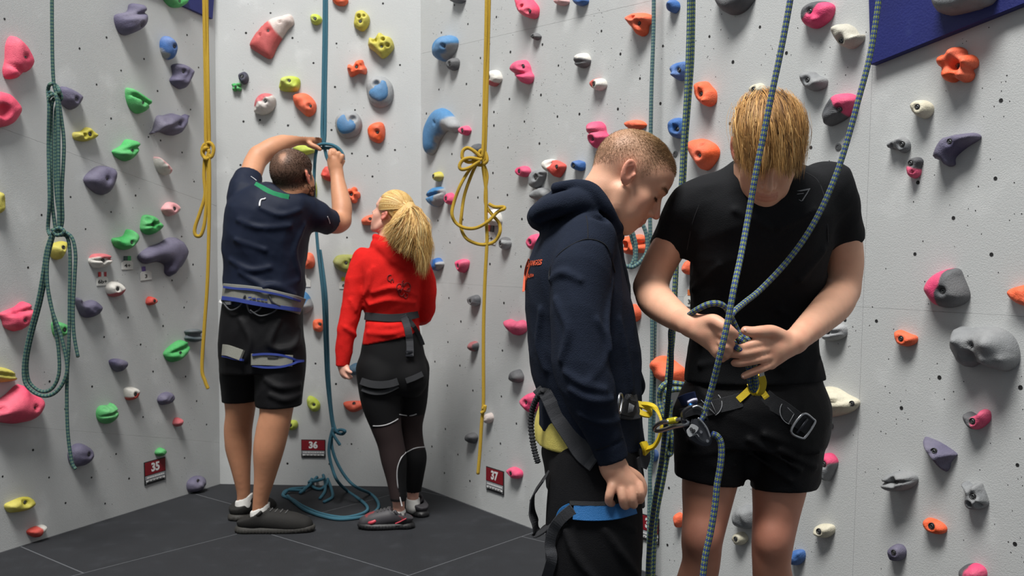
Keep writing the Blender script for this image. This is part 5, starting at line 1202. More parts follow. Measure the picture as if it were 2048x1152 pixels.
def flow(p, vel, L, n, lift, stopz, grav):
    """one lock: follows the skull from p until the skull turns under, then falls"""
    pth = [p.copy()]; free = False
    for k in range(n):
        p = p+vel*L/n; q_ = (p-C0)/RA; r_ = np.linalg.norm(q_); want = 1.01+lift*math.sin(min(1, (k+1)/n*1.5)*math.pi/2)
        nn = q_/RA; nn /= np.linalg.norm(nn)
        if np.dot(nn, gdown) > .05 and k > 3: free = True
        if r_ < want or not free: p = C0+q_/r_*want*RA
        v = p-pth[-1]; v /= np.linalg.norm(v)+1e-9; vel = v+gdown*(grav*(3 if free else 1)); vel /= np.linalg.norm(vel); pth.append(p.copy())
        if hb(*p)[2] < stopz: break
    return np.array(pth)
paths = []; wd = []; cs = []
part = .012                                           # loose centre parting
for g_ in range(190):
    x0 = rs.uniform(-.062, .062); y0 = rs.uniform(-.085, .07)
    a = x0/.08; bq = (y0+.006)/.1; zz = math.sqrt(max(.05, 1-a*a-bq*bq)); p0 = np.array([x0, y0, .040+.092*zz])
    side = 1 if x0 > part else -1; out = (abs(x0-part)/.06)
    vel = np.array([side*(.10+.55*out)*rs.uniform(.4, 1.3), rs.uniform(.7, 1.0), rs.uniform(-.1, .1)]); vel /= np.linalg.norm(vel)
    front = y0 > -.03 and abs(x0) < .05
    stopz = P(0, rs.uniform(340, 374) if abs(x0) < .045 else rs.uniform(318, 352), 2.3).z; L = rs.uniform(.15, .25); lift = rs.uniform(.01, .10); grav = rs.uniform(.05, .13)
    gp = flow(p0, vel, L, 20, lift, stopz, grav); base = np.array(pal[rs.choice(5, p=[.3,.3,.18,.12,.1])])
    if len(gp) < 5: continue
    for j in range(rs.randint(38, 50)):
        o_ = rs.normal(0, 1, 3)*np.array([.0085, .0085, .004]); sh = rs.normal(0, .0042, 3); t_ = np.linspace(0, 1, len(gp))[:, None]
        q_ = gp+o_*(1-t_**1.5*.75)+sh*np.sin(t_*rs.uniform(2, 6)+rs.uniform(0, 6)); q_ = q_[:max(4, int(len(q_)*rs.uniform(.72, 1)))]
        for i in range(len(q_)):
            r_ = np.linalg.norm((q_[i]-C0)/RA)
            if r_ < 1.0: q_[i] = C0+(q_[i]-C0)/r_*1.0
        paths.append(np.array([hb(*v) for v in q_])); wd.append(rs.uniform(.0003, .0008)); cs.append(base*rs.uniform(.75, 1.25))
locks('lock', paths, wd, cs, hairo, HAIR, OB, hb(0,0,.02), seed=3)['kind'] = 'stuff'
# logo on the chest: slanted open shape
bm = bmesh.new()
def flatpoly(bm, pts): 
    vs_ = [bm.verts.new((a, b, 0)) for a, b in pts]; bm.faces.new(vs_)
flatpoly(bm, [(-.012,.004),(.014,.010),(.012,.0065),(-.004,.0032)]); flatpoly(bm, [(.014,.010),(-.004,-.016),(-.001,-.0155),(.0165,.010)]); flatpoly(bm, [(-.012,-.003),(.002,-.001),(.002,.0005),(-.011,-.0015)]); flatpoly(bm, [(-.009,-.0135),(-.004,-.016),(-.003,-.015),(-.008,-.0125)])
bmesh.ops.subdivide_edges(bm, edges=bm.edges[:], cuts=2, use_grid_fill=True)
me = bpy.data.meshes.new('logo'); bm.to_mesh(me); bm.free()
cL = onto(Ft, 1606, 386); cC = -np.array(ray(1606, 386)); MM = Matrix.Translation(cL) @ Matrix.Rotation(R(90), 4, 'X') @ Matrix.Scale(1.25, 4)
vv = drape(me, MM, Ft, (0, 1, -.1), .002); me.vertices.foreach_set('co', (vv-OB).astype(np.float32).ravel()); me.update()
lg = link('chest_logo', me, blond, mat('logo_grey', (112, 114, 118), .5)); lg['label'] = 'small grey slanted chest logo'
# harness
hn = link('harness', None, blond); GS = [Fs, Ft]
def HB(*a, **k): return web_on(GS, *a, **k)
HB([(1482,800),(1462,806),(1436,812),(1408,820),(1385,826),(1362,832)], .036, .004, 'leg_loop', hn, WEBK, OB)
HB([(1528,792),(1545,806),(1566,818),(1590,836),(1608,848),(1620,856)], .040, .004, 'leg_loop', hn, WEBK, OB)
HB([(1470,872),(1500,850),(1530,838),(1560,826)], .02, .003, 'riser', hn, WEBK, OB) if False else None
HB([(1362,806),(1375,800),(1392,796)], .034, .005, 'gear_loop', hn, mat('navy_pad', (30, 44, 84), .7), OB)
def arc_stitch(cx, cy, r, a0, a1, rr=.0011):
    pts = [onto(GS, cx+r*math.cos(t), cy+r*math.sin(t), off=.0085) for t in np.radians(np.linspace(a0, a1, 14))]; return link('stitching', tube_mesh('stitching', np.array(pts)-OB, rr, 6), hn, mat('stitch', (150, 152, 156), .6))
arc_stitch(1588, 822, 28, 110, 215); arc_stitch(1418, 808, 26, -45, 60)
for a, b in (((1566,806),(1588,828)), ((1588,828),(1577,848)), ((1417,792),(1432,826)), ((1402,800),(1430,828))):
    link('stitching', tube_mesh('stitching', np.array([onto(GS, *a, off=.0085), onto(GS, (a[0]+b[0])/2, (a[1]+b[1])/2, off=.0085), onto(GS, *b, off=.0085)])-OB, .0008, 6), hn, mat('stitch', (150, 152, 156), .6))
# buckle: rectangular steel frame with a centre bar
bx = [onto(GS, *q, off=.012) for q in ((1606,828),(1626,838),(1629,846),(1612,872),(1602,876),(1582,862))]
link('buckle', tube_mesh('buckle', catmull(np.array(bx)-OB, 5, True), .0034, 8, closed=True), hn, ALU)
link('buckle_bar', tube_mesh('buckle_bar', np.array([onto(GS, 1615,838, off=.012), onto(GS, 1594,866, off=.012)])-OB, .003, 8), hn, DARKM)
# belay loop and yellow tapes
HB([(1502,776),(1490,788),(1476,800)], .017, .004, 'yellow_tape', hn, YEL, OB, lift=.006); HB([(1520,778),(1528,788),(1534,796)], .016, .004, 'yellow_tape', hn, YEL, OB, lift=.006)
lp = [PN(1520,748,2.33), PN(1526,765,2.345), PN(1522,783,2.36), PN(1514,789,2.375)]
link('belay_loop', strap_mesh('belay_loop', catmull(lp, 5)-OB, .017, .006, (1, .2, 0)), hn, YEL)
link('belay_loop', strap_mesh('belay_loop', catmull([PN(1500,768,2.345), PN(1503,780,2.36), PN(1510,787,2.37)], 5)-OB, .014, .005, (1, .2, 0)), hn, YEL)
link('loop_tag', strap_mesh('loop_tag', np.array([PN(1523,744,2.322), PN(1524,752,2.328)])-OB, .012, .002, (1, .2, 0)), hn, mat('tag_white', (206,206,202)))
# ------------------------------------------------------------------ SHORT-HAIRED YOUTH (profile, navy hoodie, belaying)
OH = np.array(P(1180, 700, 2.48)); OH[2] = 0
hoody = person(tuple(OH), 'short-haired youth in a navy hoodie standing in profile, holding his harness strap')
HX0, HX1 = P(1000, 500, 2.3).x, P(1370, 500, 2.3).x
hh_ = Fr(PN(1259, 351, 2.38)+np.array([.009, .078, 0]), (.755, -.03, -.656), (.656, 0, .755), 1.0)
Fc = Field((HX0, 2.16, 0), (HX1, 2.80, 1.66), .0062, fx=[(P(1170,0,2.4).x, P(1360,0,2.4).x, .0028)], fy=[(2.20,2.54,.0032)], fz=[(.63,.81,.0030), (1.34,1.62,.0028)])
Fc.stack(secs([(930,1105,1270,2.48,.12),(860,1110,1262,2.48,.11),(760,1100,1258,2.48,.12),(650,1085,1255,2.48,.14),(540,1085,1240,2.48,.15),(470,1110,1225,2.48,.13),(430,1140,1225,2.48,.09)]), .02)
# neck: nape follows the photo outline
Fc.chain([J(1170,440,2.46,.062), J(1192,415,2.46,.060), J(1216,382,2.455,.060), J(1232,360,2.455,.058)], .025, flat=((0,1,0), .92))
Fc.chain([(hh_(0,-.02,-.06), .05), (hh_(0,.012,-.085), .035)], .02)
head(Fc, hh_, eb=-.006)
Fc.ell(hh_(0,-.055,.02), (.060,.045,.06), hh_.M, .03)
# near arm and hand
Fc.chain([J(1168,480,2.37,.055), J(1150,600,2.31,.046), J(1150,715,2.29,.042)], .02)
Fc.chain([J(1150,715,2.29,.041), J(1180,800,2.28,.038), J(1215,900,2.29,.028), J(1226,935,2.29,.0275)], .012)
Fc.chain([J(1227,930,2.29,.028), J(1238,952,2.285,.030), J(1247,966,2.283,.032)], .015, flat=((.1,1,.1), .55))
nq = ((1224,974,0), (1243,980,1), (1262,979,2), (1277,971,3))
for x, y, i in nq: Fc.cap(PN(1238,950,2.286), PN(x,y,2.272+.002*i), .016, .0118, .010)
finger(Fc, [PN(1224,974,2.268), PN(1219,990,2.262), PN(1218,1003,2.27), PN(1224,1007,2.285)], .0108)
finger(Fc, [PN(1243,980,2.268), PN(1245,995,2.262), PN(1248,1009,2.268), PN(1252,1012,2.285)], .0115)
finger(Fc, [PN(1262,979,2.270), PN(1264,994,2.264), PN(1266,1007,2.27), PN(1268,1010,2.287)], .0115)
finger(Fc, [PN(1277,971,2.274), PN(1281,984,2.268), PN(1282,996,2.274), PN(1280,1001,2.29)], .0108)
Fc.chain([(PN(1242,940,2.30), .017), (PN(1272,955,2.315), .0145), (PN(1284,975,2.318), .012), (PN(1282,992,2.315), .0105)], .006)
# far arm held forward to the device, mostly hidden
Fc.chain([J(1190,490,2.62,.05), J(1205,620,2.66,.045), J(1215,715,2.66,.042), J(1235,770,2.64,.034), J(1245,785,2.64,.028)], .02)
for (y2, dx) in ((2.40, -6), (2.56, 6)):
    Fc.chain([J(1180+dx,935,2.48+(y2-2.48)*.6,.07), J(1185+dx,1010,y2,.072), J(1190+dx,1150,y2,.055), J(1182+dx,1290,y2,.05), J(1172+dx,1480,y2,.035), J(1172+dx,1520,y2,.035)], .015)
def col_h(V):
    c = np.ones((len(V), 1))*SK; k = hh_.inv(V); hm_ = (k[:, 1] > -.13) & (np.abs(k[:, 0]) < .12) & (k[:, 2] > -.13) & (V[:, 2] > 1.2)
    lip = hm_ & (np.abs(k[:, 2]+.0645) < .0115) & (np.abs(k[:, 0]) < .025) & (k[:, 1] > .078); c[lip] = c[lip]*.55+np.array(lin((196, 112, 100)))*.45
    ear = np.where(hm_, np.clip((np.abs(k[:, 0])-.073)/.006, 0, 1)*(np.abs(k[:, 2]) < .04)*(np.abs(k[:, 1]) < .04), 0)[:, None]; c = c*(1-.5*ear)+np.array(lin((222, 132, 112)))*.5*ear
    # socket warmth, brow hair, lashes
    br = np.where(hm_ & (k[:, 1] > .055), np.exp(-((k[:, 2]-.0300-.10*(np.abs(k[:, 0])-.03))/.0040)**2)*np.clip((np.abs(k[:, 0])-.009)/.006, 0, 1)*np.clip((.056-np.abs(k[:, 0]))/.01, 0, 1), 0)[:, None]; c = c*(1-.78*br)+np.array(lin((104, 74, 52)))*.78*br
    la = np.where(hm_ & (k[:, 1] > .062), np.exp(-((k[:, 2]+.0035)/.0030)**2)*np.clip((np.abs(k[:, 0])-.017)/.004, 0, 1)*np.clip((.047-np.abs(k[:, 0]))/.004, 0, 1), 0)[:, None]; c = c*(1-.75*la)+np.array(lin((84, 56, 42)))*.75*la
    ck = np.where(hm_, np.exp(-((k[:, 1]-.06)**2+(k[:, 2]+.035)**2)/.0008)*.25, 0)[:, None]; c = c*(1-ck)+np.array(lin((214, 130, 108)))*ck
    ns = np.where(hm_, np.clip((k[:, 1]-.098)/.012, 0, 1)*.45, 0)[:, None]; c = c*(1-ns)+np.array(lin((216, 128, 110)))*ns
    # stubble-short hair over the skull
    z_ = hairline(k); t = np.where(hm_, np.clip(z_/.040, 0, 1), 0)[:, None]; tp = np.clip((k[:, 2:3]-.05)/.05, 0, 1); mxx = t*(.62+.3*tp); c = c*(1-mxx)+np.array(lin((146, 114, 86)))*mxx
    for mx, mz, my, r_ in ((.07, .022, .026, .0018), (.069, .030, .029, .0014), (.055, -.085, -.02, .0014)):
        d = np.sqrt((k[:, 1]-my)**2+(k[:, 2]-mz)**2); c[hm_ & (k[:, 0] > .02) & (d < r_)] = lin((110, 66, 48))
    hand = (V[:, 2] < .84)[:, None] & (V[:, 2] > .6)[:, None] & (V[:, 1] < 2.32)[:, None]; n = .5+.5*np.sin(V[:, 0:1]*170)*np.sin(V[:, 2:3]*160+1); c = np.where(hand, c*(1-.22*n)+RED_*.22*n, c)
    return c
def hairline(k):
    """positive inside the haired region of the skull, metres above the hairline"""
    y = k[:, 1]; side = np.where(y > .045, .052+(y-.045)*1.5, np.where(y > .02, .012+(y-.02)*1.6, np.where(y > -.03, .012+(-.0)*y+np.clip(.02-y, 0, .02)*.5, .022+(y+.03)*.95)))
    side = np.minimum(side, .078); return k[:, 2]-side
Vb, Fb_ = Fc.mesh(1); nb = surf_pts(Vb, Fb_)
bo = link('body', mesh_np('body', Vb-OH, Fb_, True, col=col_h(Vb)), hoody, SKIN)
kk = hh_.inv(Vb); hl = hairline(kk); sel = (hl > -.004) & (np.abs(kk) < .15).all(1) & (Vb[:, 2] > 1.2) & ~((np.abs(kk[:, 0]) > .0765) & (np.abs(kk[:, 1]) < .035) & (kk[:, 2] < .035))
def dir_h(p, n):
    k = hh_.inv(p); w_ = np.clip((.085-k[:, 2])/.05, 0, 1); d = np.stack([0*k[:, 0], 1-.5*w_, -.15-1.1*w_], 1); return d@hh_.M.T
def len_h(p, r):
    k = hh_.inv(p); h = hairline(k); top = np.clip((k[:, 2]-.060)/.055, 0, 1)**1.5; fr_ = np.clip((k[:, 1]-.03)/.05, 0, 1); return r*(.0016+.0022*np.clip(h/.05, 0, 1)+.012*top+.004*fr_*top)
def colh2(p):
    k = hh_.inv(p); top = np.clip((k[:, 2]-.065)/.04, 0, 1)[:, None]; return np.array(lin((186, 150, 118)))*(1-top)+np.array(lin((190, 154, 110)))*top
hairs('hair', Vb[sel], nb[sel], None, 52000, 9, dir_h, len_h, .00026, hoody, HAIR, OH, colh2, lift=.22)['kind'] = 'stuff'
bsel = (np.abs(kk[:, 2]-.0305+.22*np.clip(np.abs(kk[:, 0])-.034, 0, 1)) < .0034) & (np.abs(kk[:, 0]) > .011) & (np.abs(kk[:, 0]) < .052) & (kk[:, 1] > .05)
hairs('eyebrow', Vb[bsel], nb[bsel], None, 800, 3, lambda p, n: (np.stack([np.sign(hh_.inv(p)[:, 0])*1.0, -.3+0*p[:, 0], .15+0*p[:, 0]], 1))@hh_.M.T, lambda p, r: r*.0055, .00032, hoody, HAIR, OH, lambda p: np.ones((len(p), 1))*np.array(lin((132, 98, 70))), lift=.15)['kind'] = 'stuff'
lsel = (np.abs(kk[:, 2]+.0010) < .0016) & (np.abs(kk[:, 0]) > .017) & (np.abs(kk[:, 0]) < .046) & (kk[:, 1] > .068)
hairs('eyelash', Vb[lsel], nb[lsel], None, 260, 4, lambda p, n: np.tile(hh_.M@np.array([.1,.8,-.7]), (len(p), 1)), lambda p, r: r*.0065, .0003, hoody, HAIR, OH, lambda p: np.ones((len(p), 1))*np.array(lin((70, 48, 38))), lift=.3)['kind'] = 'stuff'
# hoodie
NAVYC = cloth('navy_fleece', (26, 33, 48), .92, bump=.5, bscale=420)
Fd = Field((HX0-.02, 2.14, .72), (HX1, 2.84, 1.52), .0044)
Fd.stack(secs([(925,1080,1290,2.48,.155),(880,1072,1290,2.48,.160),(800,1072,1288,2.48,.165),(745,1060,1286,2.48,.168),(650,1049,1276,2.48,.175),(560,1047,1256,2.48,.185),(500,1064,1243,2.48,.180),(460,1086,1236,2.475,.150),(425,1112,1234,2.47,.11),(398,1135,1226,2.465,.08)]), .015, e=2.2)
Fd.chain([J(1180,478,2.37,.070), J(1163,530,2.335,.076), J(1156,620,2.30,.072), J(1160,710,2.28,.069), J(1180,790,2.275,.062), J(1206,860,2.285,.050), J(1228,918,2.29,.038)], .012)
Fd.chain([J(1195,480,2.60,.070), J(1212,600,2.66,.070), J(1226,700,2.66,.062), J(1256,770,2.62,.050)], .02)
# hood lying on the back and the collar around the neck
Fd.chain([(PN(1084,432,2.47), .036), (PN(1112,416,2.46), .042), (PN(1150,410,2.46), .042)], .014, flat=((0,1,0), 2.3))
Fd.chain([(PN(1078,426,2.385), .026), (PN(1108,412,2.365), .030), (PN(1160,404,2.37), .030), (PN(1205,435,2.39), .022)], .008)
Fd.chain([(PN(1122,386,2.47), .024), (PN(1152,384,2.46), .028), (PN(1178,398,2.45), .03)], .008, flat=((0,1,0), 2.4))
Fd.chain([(PN(1113,376,2.40), .0165), (PN(1150,372,2.385), .018), (PN(1185,385,2.375), .021), (PN(1215,420,2.38), .023), (PN(1232,455,2.41), .022), (PN(1238,475,2.46), .02)], .008)
Fd.chain([(PN(1215,400,2.52), .02), (PN(1234,440,2.52), .022), (PN(1240,475,2.48), .02)], .01)
Fd.cap(PN(1150,385,2.38), PN(1215,445,2.375), .004, .004, .006, 's'); 
Fd.chain([J(1078,440,2.365,.006), J(1120,425,2.33,.006), J(1160,412,2.325,.006), J(1205,440,2.345,.006)], .010, 's')
Fd.chain([(PN(1176,425,2.46), .050), (PN(1196,402,2.455), .053), (PN(1225,365,2.455), .062)], .006, 's')
Fd.warp(folds(.006, 17, 21, 5, (.1, 0, 1), 2.4)); Fd.warp(folds(.003, 44, 31, 4, (1, 0, .4), 3))
def ridge(Fx, pr, r=.006, k=.014, op='u', Y0=1.7):
    pts = [p for p in (onto(Fx, x, y, Y0) for x, y in pr) if p[1] > Y0+.03]
    pts = [p for i, p in enumerate(pts) if i == 0 or np.linalg.norm(p-pts[i-1]) < .16]
    if len(pts) < 2: return
    Fx.chain([(p, r*(1 if 0 < i < len(pts)-1 else .6)) for i, p in enumerate(pts)], k, op)
for pr in ([(1110,600),(1135,660),(1120,720)], [(1195,640),(1215,700),(1180,760)], [(1130,745),(1170,770),(1210,780)], [(1140,780),(1185,800),(1225,800)], [(1160,830),(1205,845),(1238,840)], [(1225,560),(1215,640),(1222,700)], [(1100,560),(1125,545),(1160,560)], [(1080,620),(1075,690),(1090,740)], [(1240,640),(1255,720),(1265,780)]): ridge(Fd, pr)
ridge(Fd, [(1100,535),(1118,505),(1150,485),(1176,478),(1205,486),(1216,500),(1228,540)], .0028, .005, 's'); ridge(Fd, [(1174,422),(1176,450),(1176,478)], .0022, .004, 's')
ridge(Fd, [(1186,905),(1215,896),(1248,878)], .003, .006, 's')
Fd.cutcyl(PN(1229,921,2.29), PN(1238,950,2.29)-PN(1220,900,2.29), .05, .1)
Fd.plane(PN(1185,903,2.35), (.55, 0, -.83), lo=(HX0-.02,2.14,.7), hi=(P(1200,0,2.34).x,2.84,.97)) if False else None
# raised hem at the back where the belt pulls it up
c0 = PN(1070,868,2.34); c1 = PN(1165,912,2.34); dv = (c1-c0)/np.linalg.norm(c1-c0); nrm = np.array([dv[2], 0, -dv[0]]); nrm = nrm if nrm[2] < 0 else -nrm
Xc = P(1200,0,2.34).x
sl = Fd.sl((HX0-.02, 2.14, .7), (Xc, 2.9, 1.0), 0); X_, Y_, Z_ = Fd.pts(sl); arm_keep = ((X_-P(1205,905,2.29).x)**2+(Y_-2.285)**2 < .062**2)
Fd.D[sl] = np.where(arm_keep, Fd.D[sl], np.maximum(Fd.D[sl], (X_-c0[0])*nrm[0]+(Z_-c0[2])*nrm[2]))
Fd.plane(PN(1250,912,2.34), (0,0,-1), lo=(Xc,2.34,.7), hi=(HX1,2.9,1.0)); 
skin_obj('hoodie', Fd, hoody, NAVYC, OH, clean=True, relax=2)
SEAM = mat('navy_seam', (10, 13, 20), .9)
for pr in ([(1098,560),(1100,538),(1118,508),(1148,487),(1176,478),(1204,485),(1218,502),(1230,545)], [(1172,432),(1175,450),(1176,478)], [(1190,900),(1215,892),(1246,874)]):
    ps = np.array([p for p in (onto(Fd, x, y, 1.7, .0008) for x, y in pr) if p[1] > 1.75]); link('seam', tube_mesh('seam', catmull(ps, 6)-OH, .0016, 5), hoody, SEAM)
# yellow shirt tail
Fy = Field((HX0, 2.2, .74), (HX1-.08, 2.8, .98), .0048)
Fy.stack(secs([(925,1077,1280,2.48,.145),(860,1070,1270,2.48,.150),(800,1082,1270,2.48,.14)]), .01)
Fy.warp(folds(.005, 40, 4, 4, (0,0,1), 2.5)); Fy.plane(PN(1100,908,2.34), (-.04,0,-1))
skin_obj('shirt_tail', Fy, hoody, cloth('pale_yellow', (222, 206, 112)), OH)
# trousers
TR = cloth('black_trousers', (17, 17, 20), .8); Fp = Field((HX0-.01, 2.2, .03), (HX1, 2.8, .92), .0056)
Fp.stack(secs([(985,1090,1290,2.48,.150),(940,1086,1288,2.48,.150),(905,1080,1282,2.48,.142),(880,1088,1275,2.48,.13)]), .02)
Fp.chain([J(1186,930,2.41,.108), J(1187,1010,2.40,.118), J(1188,1090,2.395,.120), J(1186,1180,2.395,.112), J(1182,1300,2.40,.100), J(1176,1440,2.41,.092), J(1174,1500,2.42,.09)], .012)
Fp.chain([J(1196,930,2.56,.108), J(1196,1010,2.57,.115), J(1196,1090,2.57,.115), J(1196,1180,2.57,.11), J(1190,1300,2.57,.10), J(1186,1440,2.57,.092), J(1184,1490,2.57,.09)], .012)
Fp.warp(folds(.007, 15, 6, 5, (.2,0,1), 2.2))
for pr in ([(1210,1060),(1245,1110),(1275,1150)], [(1130,1060),(1150,1110),(1190,1160)], [(1230,1035),(1270,1060),(1290,1090)]): ridge(Fp, pr, .007)
Fp.plane((0, 0, .045), (0, 0, -1)); skin_obj('trousers', Fp, hoody, TR, OH)
for y2, dx in ((2.41, 1174), (2.57, 1184)):
    xx = P(dx, 1500, y2).x; trainer(hoody, OH, (xx-.08, y2, 0), (xx+.2, y2, 0), .1, GREYSH, SOLE, hh=.006)
# chest/back print, orange
ORG = mat('print_orange', (186, 74, 42), .7)
def print_on(Fx, txt, size, px, py, yaw, parent, off, m, march=(0,1,0), tilt=0, name='lettering', Y0=2.0, sx=1.0, bold=.0006, lo=.002):
    me = text_mesh(txt, size, bold, 0); bm = bmesh.new(); bm.from_mesh(me)
    bmesh.ops.triangulate(bm, faces=bm.faces); bmesh.ops.subdivide_edges(bm, edges=[e for e in bm.edges if e.calc_length() > .006], cuts=1); bmesh.ops.triangulate(bm, faces=bm.faces); bm.to_mesh(me); bm.free()
    c = onto(Fx, px, py, Y0); M = Matrix.Translation(c) @ Matrix.Rotation(R(yaw), 4, 'Z') @ Matrix.Rotation(R(90), 4, 'X') @ Matrix.Rotation(R(tilt), 4, 'Z') @ Matrix.Diagonal((sx, 1, 1, 1))
    vv = drape(me, M, Fx, march, lo); me.vertices.foreach_set('co', (vv-off).astype(np.float32).ravel()); me.update()
    return link(name, me, parent, m)
mdir = (.75, .65, 0)
print_on(Fd, 'CHANGES', .018, 1064, 527, -49, hoody, OH, ORG, mdir, 4, Y0=2.1, sx=1.25)
print_on(Fd, 'Action', .014, 1060, 551, -49, hoody, OH, ORG, mdir, 8, Y0=2.1, sx=1.1)
for pr in ([(1058,518),(1052,535),(1049,556),(1047,583)], [(1063,522),(1056,540),(1052,560),(1049,580)]):
    pts = np.array([onto(Fd, x, y, 2.0, off=.003) for x, y in pr]); link('print_stroke', strap_mesh('print_stroke', catmull(pts, 5)-OH, .005, .0008, (.6,-.6,.1)), hoody, ORG)
# harness with back strap, elastic, leg loops, buckle
hn2 = link('harness', None, hoody); G2 = [Fd, Fp, Fy]
def H2(*a, **k): return web_on(G2, *a, **k)
H2([(1095,782),(1104,800),(1120,835),(1143,870),(1166,905),(1190,925)], .046, .004, 'back_strap', hn2, WEBG, OH, lift=.006)
H2([(1078,775),(1085,782),(1098,786)], .036, .005, 'waist_belt', hn2, WEBK, OH)
H2([(1241,808),(1246,812),(1262,814),(1276,812)], .060, .006, 'waist_belt', hn2, WEBG, OH, lift=.006)
b_ = H2([(1246,812),(1256,815),(1268,818)], .04, .009, 'label_patch', hn2, WEBK, OH, lift=.010)
for i in range(6):
    x = 1259+i*1.8; link('stitching', tube_mesh('stitching', np.array([onto(G2, x, 806+i, off=.017), onto(G2, x-3, 826-i*.6, off=.017)])-OH, .0007, 5), hn2, mat('stitch', (150, 152, 156), .6))
link('buckle', tube_mesh('buckle', catmull([onto(G2, x, y, off=.014) for x, y in ((1239,790),(1243,789),(1244,800),(1241,822),(1238,824),(1237,806))], 5, True)-OH, .003, 8, closed=True), hn2, ALU)
el = [PN(x, y, Y) for x, y, Y in ((1086,780,2.36),(1072,800,2.38),(1064,822,2.39),(1062,850,2.39),(1065,880,2.38),(1070,905,2.37),(1076,925,2.36))]
ec = catmull(el, 14); link('elastic_cord', tube_mesh('elastic_cord', ec-OH, .0068+.0016*np.sin(np.arange(len(ec))*1.9), 10), hn2, WEBK)
wide = [PN(x, y, Y) for x, y, Y in ((1092,952,2.36),(1078,972,2.38),(1066,992,2.39),(1064,1020,2.39),(1070,1045,2.38),(1074,1064,2.38),(1092,1056,2.36),(1110,1040,2.33))]
link('leg_strap', strap_mesh('leg_strap', catmull(wide, 6)-OH, .045, .004, (.25,1,.25)), hn2, WEBK)
H2([(1148,1022),(1172,1024),(1200,1024),(1232,1021),(1268,1011)], .040, .006, 'leg_loop', hn2, mat('blue_tape', (28, 98, 158), .6, bump=.4, bscale=500), OH, lift=.007)
H2([(1122,1040),(1128,1026),(1142,1018)], .028, .005, 'leg_loop', hn2, mat('blue_tape', (28, 98, 158)), OH, lift=.006)
H2([(1140,1006),(1172,1007),(1210,1007),(1250,1000)], .010, .004, 'leg_loop_edge', hn2, WEBK, OH, lift=.007)
H2([(1146,1018),(1122,1038),(1106,1062),(1100,1090),(1104,1115),(1098,1140),(1090,1165)], .026, .004, 'hanging_strap', hn2, WEBG, OH, lift=.012)
H2([(1286,800),(1282,850),(1280,900)], .02, .004, 'riser', hn2, WEBG, OH) if False else None
link('tie_in_point', strap_mesh('tie_in_point', catmull([PN(1274,808,2.38), PN(1290,812,2.375), PN(1302,822,2.375), PN(1296,830,2.39)], 6)-OH, .016, .006, (0,.6,.8)), hn2, YEL)
link('tie_in_point', strap_mesh('tie_in_point', catmull([PN(1276,822,2.37), PN(1286,828,2.365), PN(1298,830,2.37)], 6)-OH, .014, .006, (0,.6,.8)), hn2, YEL)
lp = [PN(x, y, Y) for x, y, Y in ((1284,808,2.38),(1300,810,2.36),(1312,818,2.34),(1321,836,2.325),(1323,856,2.32),(1318,876,2.33),(1308,892,2.35),(1294,898,2.37),(1288,902,2.38))]
link('belay_loop', strap_mesh('belay_loop', catmull(lp, 6)-OH, .013, .006, (0,.9,.3)), hn2, YEL)
link('tie_in_point', strap_mesh('tie_in_point', catmull([PN(1286,884,2.375), PN(1291,895,2.37), PN(1293,906,2.375)], 6)-OH, .022, .008, (.5,.6,.1)), hn2, YEL)
link('leg_riser', strap_mesh('leg_riser', catmull([PN(1288,896,2.39), PN(1290,915,2.385), PN(1283,935,2.38)], 6)-OH, .028, .004, (.8,.2,.1)), hn2, WEBG)
link('leg_riser', strap_mesh('leg_riser', catmull([PN(1276,915,2.36), PN(1281,950,2.36), PN(1286,990,2.36), PN(1287,1015,2.36)], 6)-OH, .016, .004, (.3,.8,.1)), hn2, WEBK)
# ------------------------------------------------------------------ BELAY DEVICE AND CARABINER
def plate(name, px, Y, th, m, parent, off, bev=.003, tiltY=0):
    bm = bmesh.new(); A = catmull(np.array(px, float), 3, True); pts = [PN(x, y, Y+tiltY*(x-px[0][0])) for x, y in A]
    lo = [bm.verts.new(p-off+np.array([0, th/2, 0])) for p in pts]; hi = [bm.verts.new(p-off-np.array([0, th/2, 0])) for p in pts]; n = len(pts)
    bm.faces.new(hi); bm.faces.new(lo[::-1])
    for i in range(n): bm.faces.new((lo[i], lo[(i+1) % n], hi[(i+1) % n], hi[i]))
    bmesh.ops.recalc_face_normals(bm, faces=bm.faces); caps_ = [e for e in bm.edges if len({round(v.co.y, 5) for v in e.verts}) == 1 or tiltY]
    bmesh.ops.bevel(bm, geom=[e for e in bm.edges if all(abs(f.normal.y) < .9 for f in e.link_faces) is False], offset=bev, segments=2, affect='EDGES')
    o = bm_obj(name, bm, m, parent, False); return o
OD = PN(1392, 855, 2.16); dev = empty('belay_device', tuple(OD), 'dark grey assisted braking belay device with a taped label on the patterned rope', 'belay device')
plate('side_plate', [(1362,826),(1375,818),(1392,822),(1406,836),(1418,858),(1424,878),(1419,890),(1404,891),(1386,882),(1372,866),(1363,845)], 2.172, .010, DARKM, dev, OD)
plate('cam_plate', [(1384,836),(1396,834),(1408,846),(1417,862),(1421,876),(1416,886),(1402,884),(1390,872),(1382,852)], 2.150, .012, mat('device_grey', (70, 72, 77), .32, metal=.5), dev, OD, .004)
plate('housing', [(1364,824),(1380,812),(1396,812),(1410,826),(1416,842),(1404,840),(1392,832),(1376,836),(1366,838)], 2.160, .026, mat('device_black', (36, 36, 39), .42, metal=.3), dev, OD, .005)
link('rim', tube_mesh('rim', catmull([PN(1396,836,2.141), PN(1406,846,2.141), PN(1414,858,2.141), PN(1420,874,2.141)], 6)-OD, .0022, 8), dev, ALU)
link('rim', tube_mesh('rim', catmull([PN(1385,815,2.145), PN(1396,812,2.145), PN(1408,820,2.145), PN(1413,832,2.145)], 6)-OD, .0022, 8), dev, ALU)
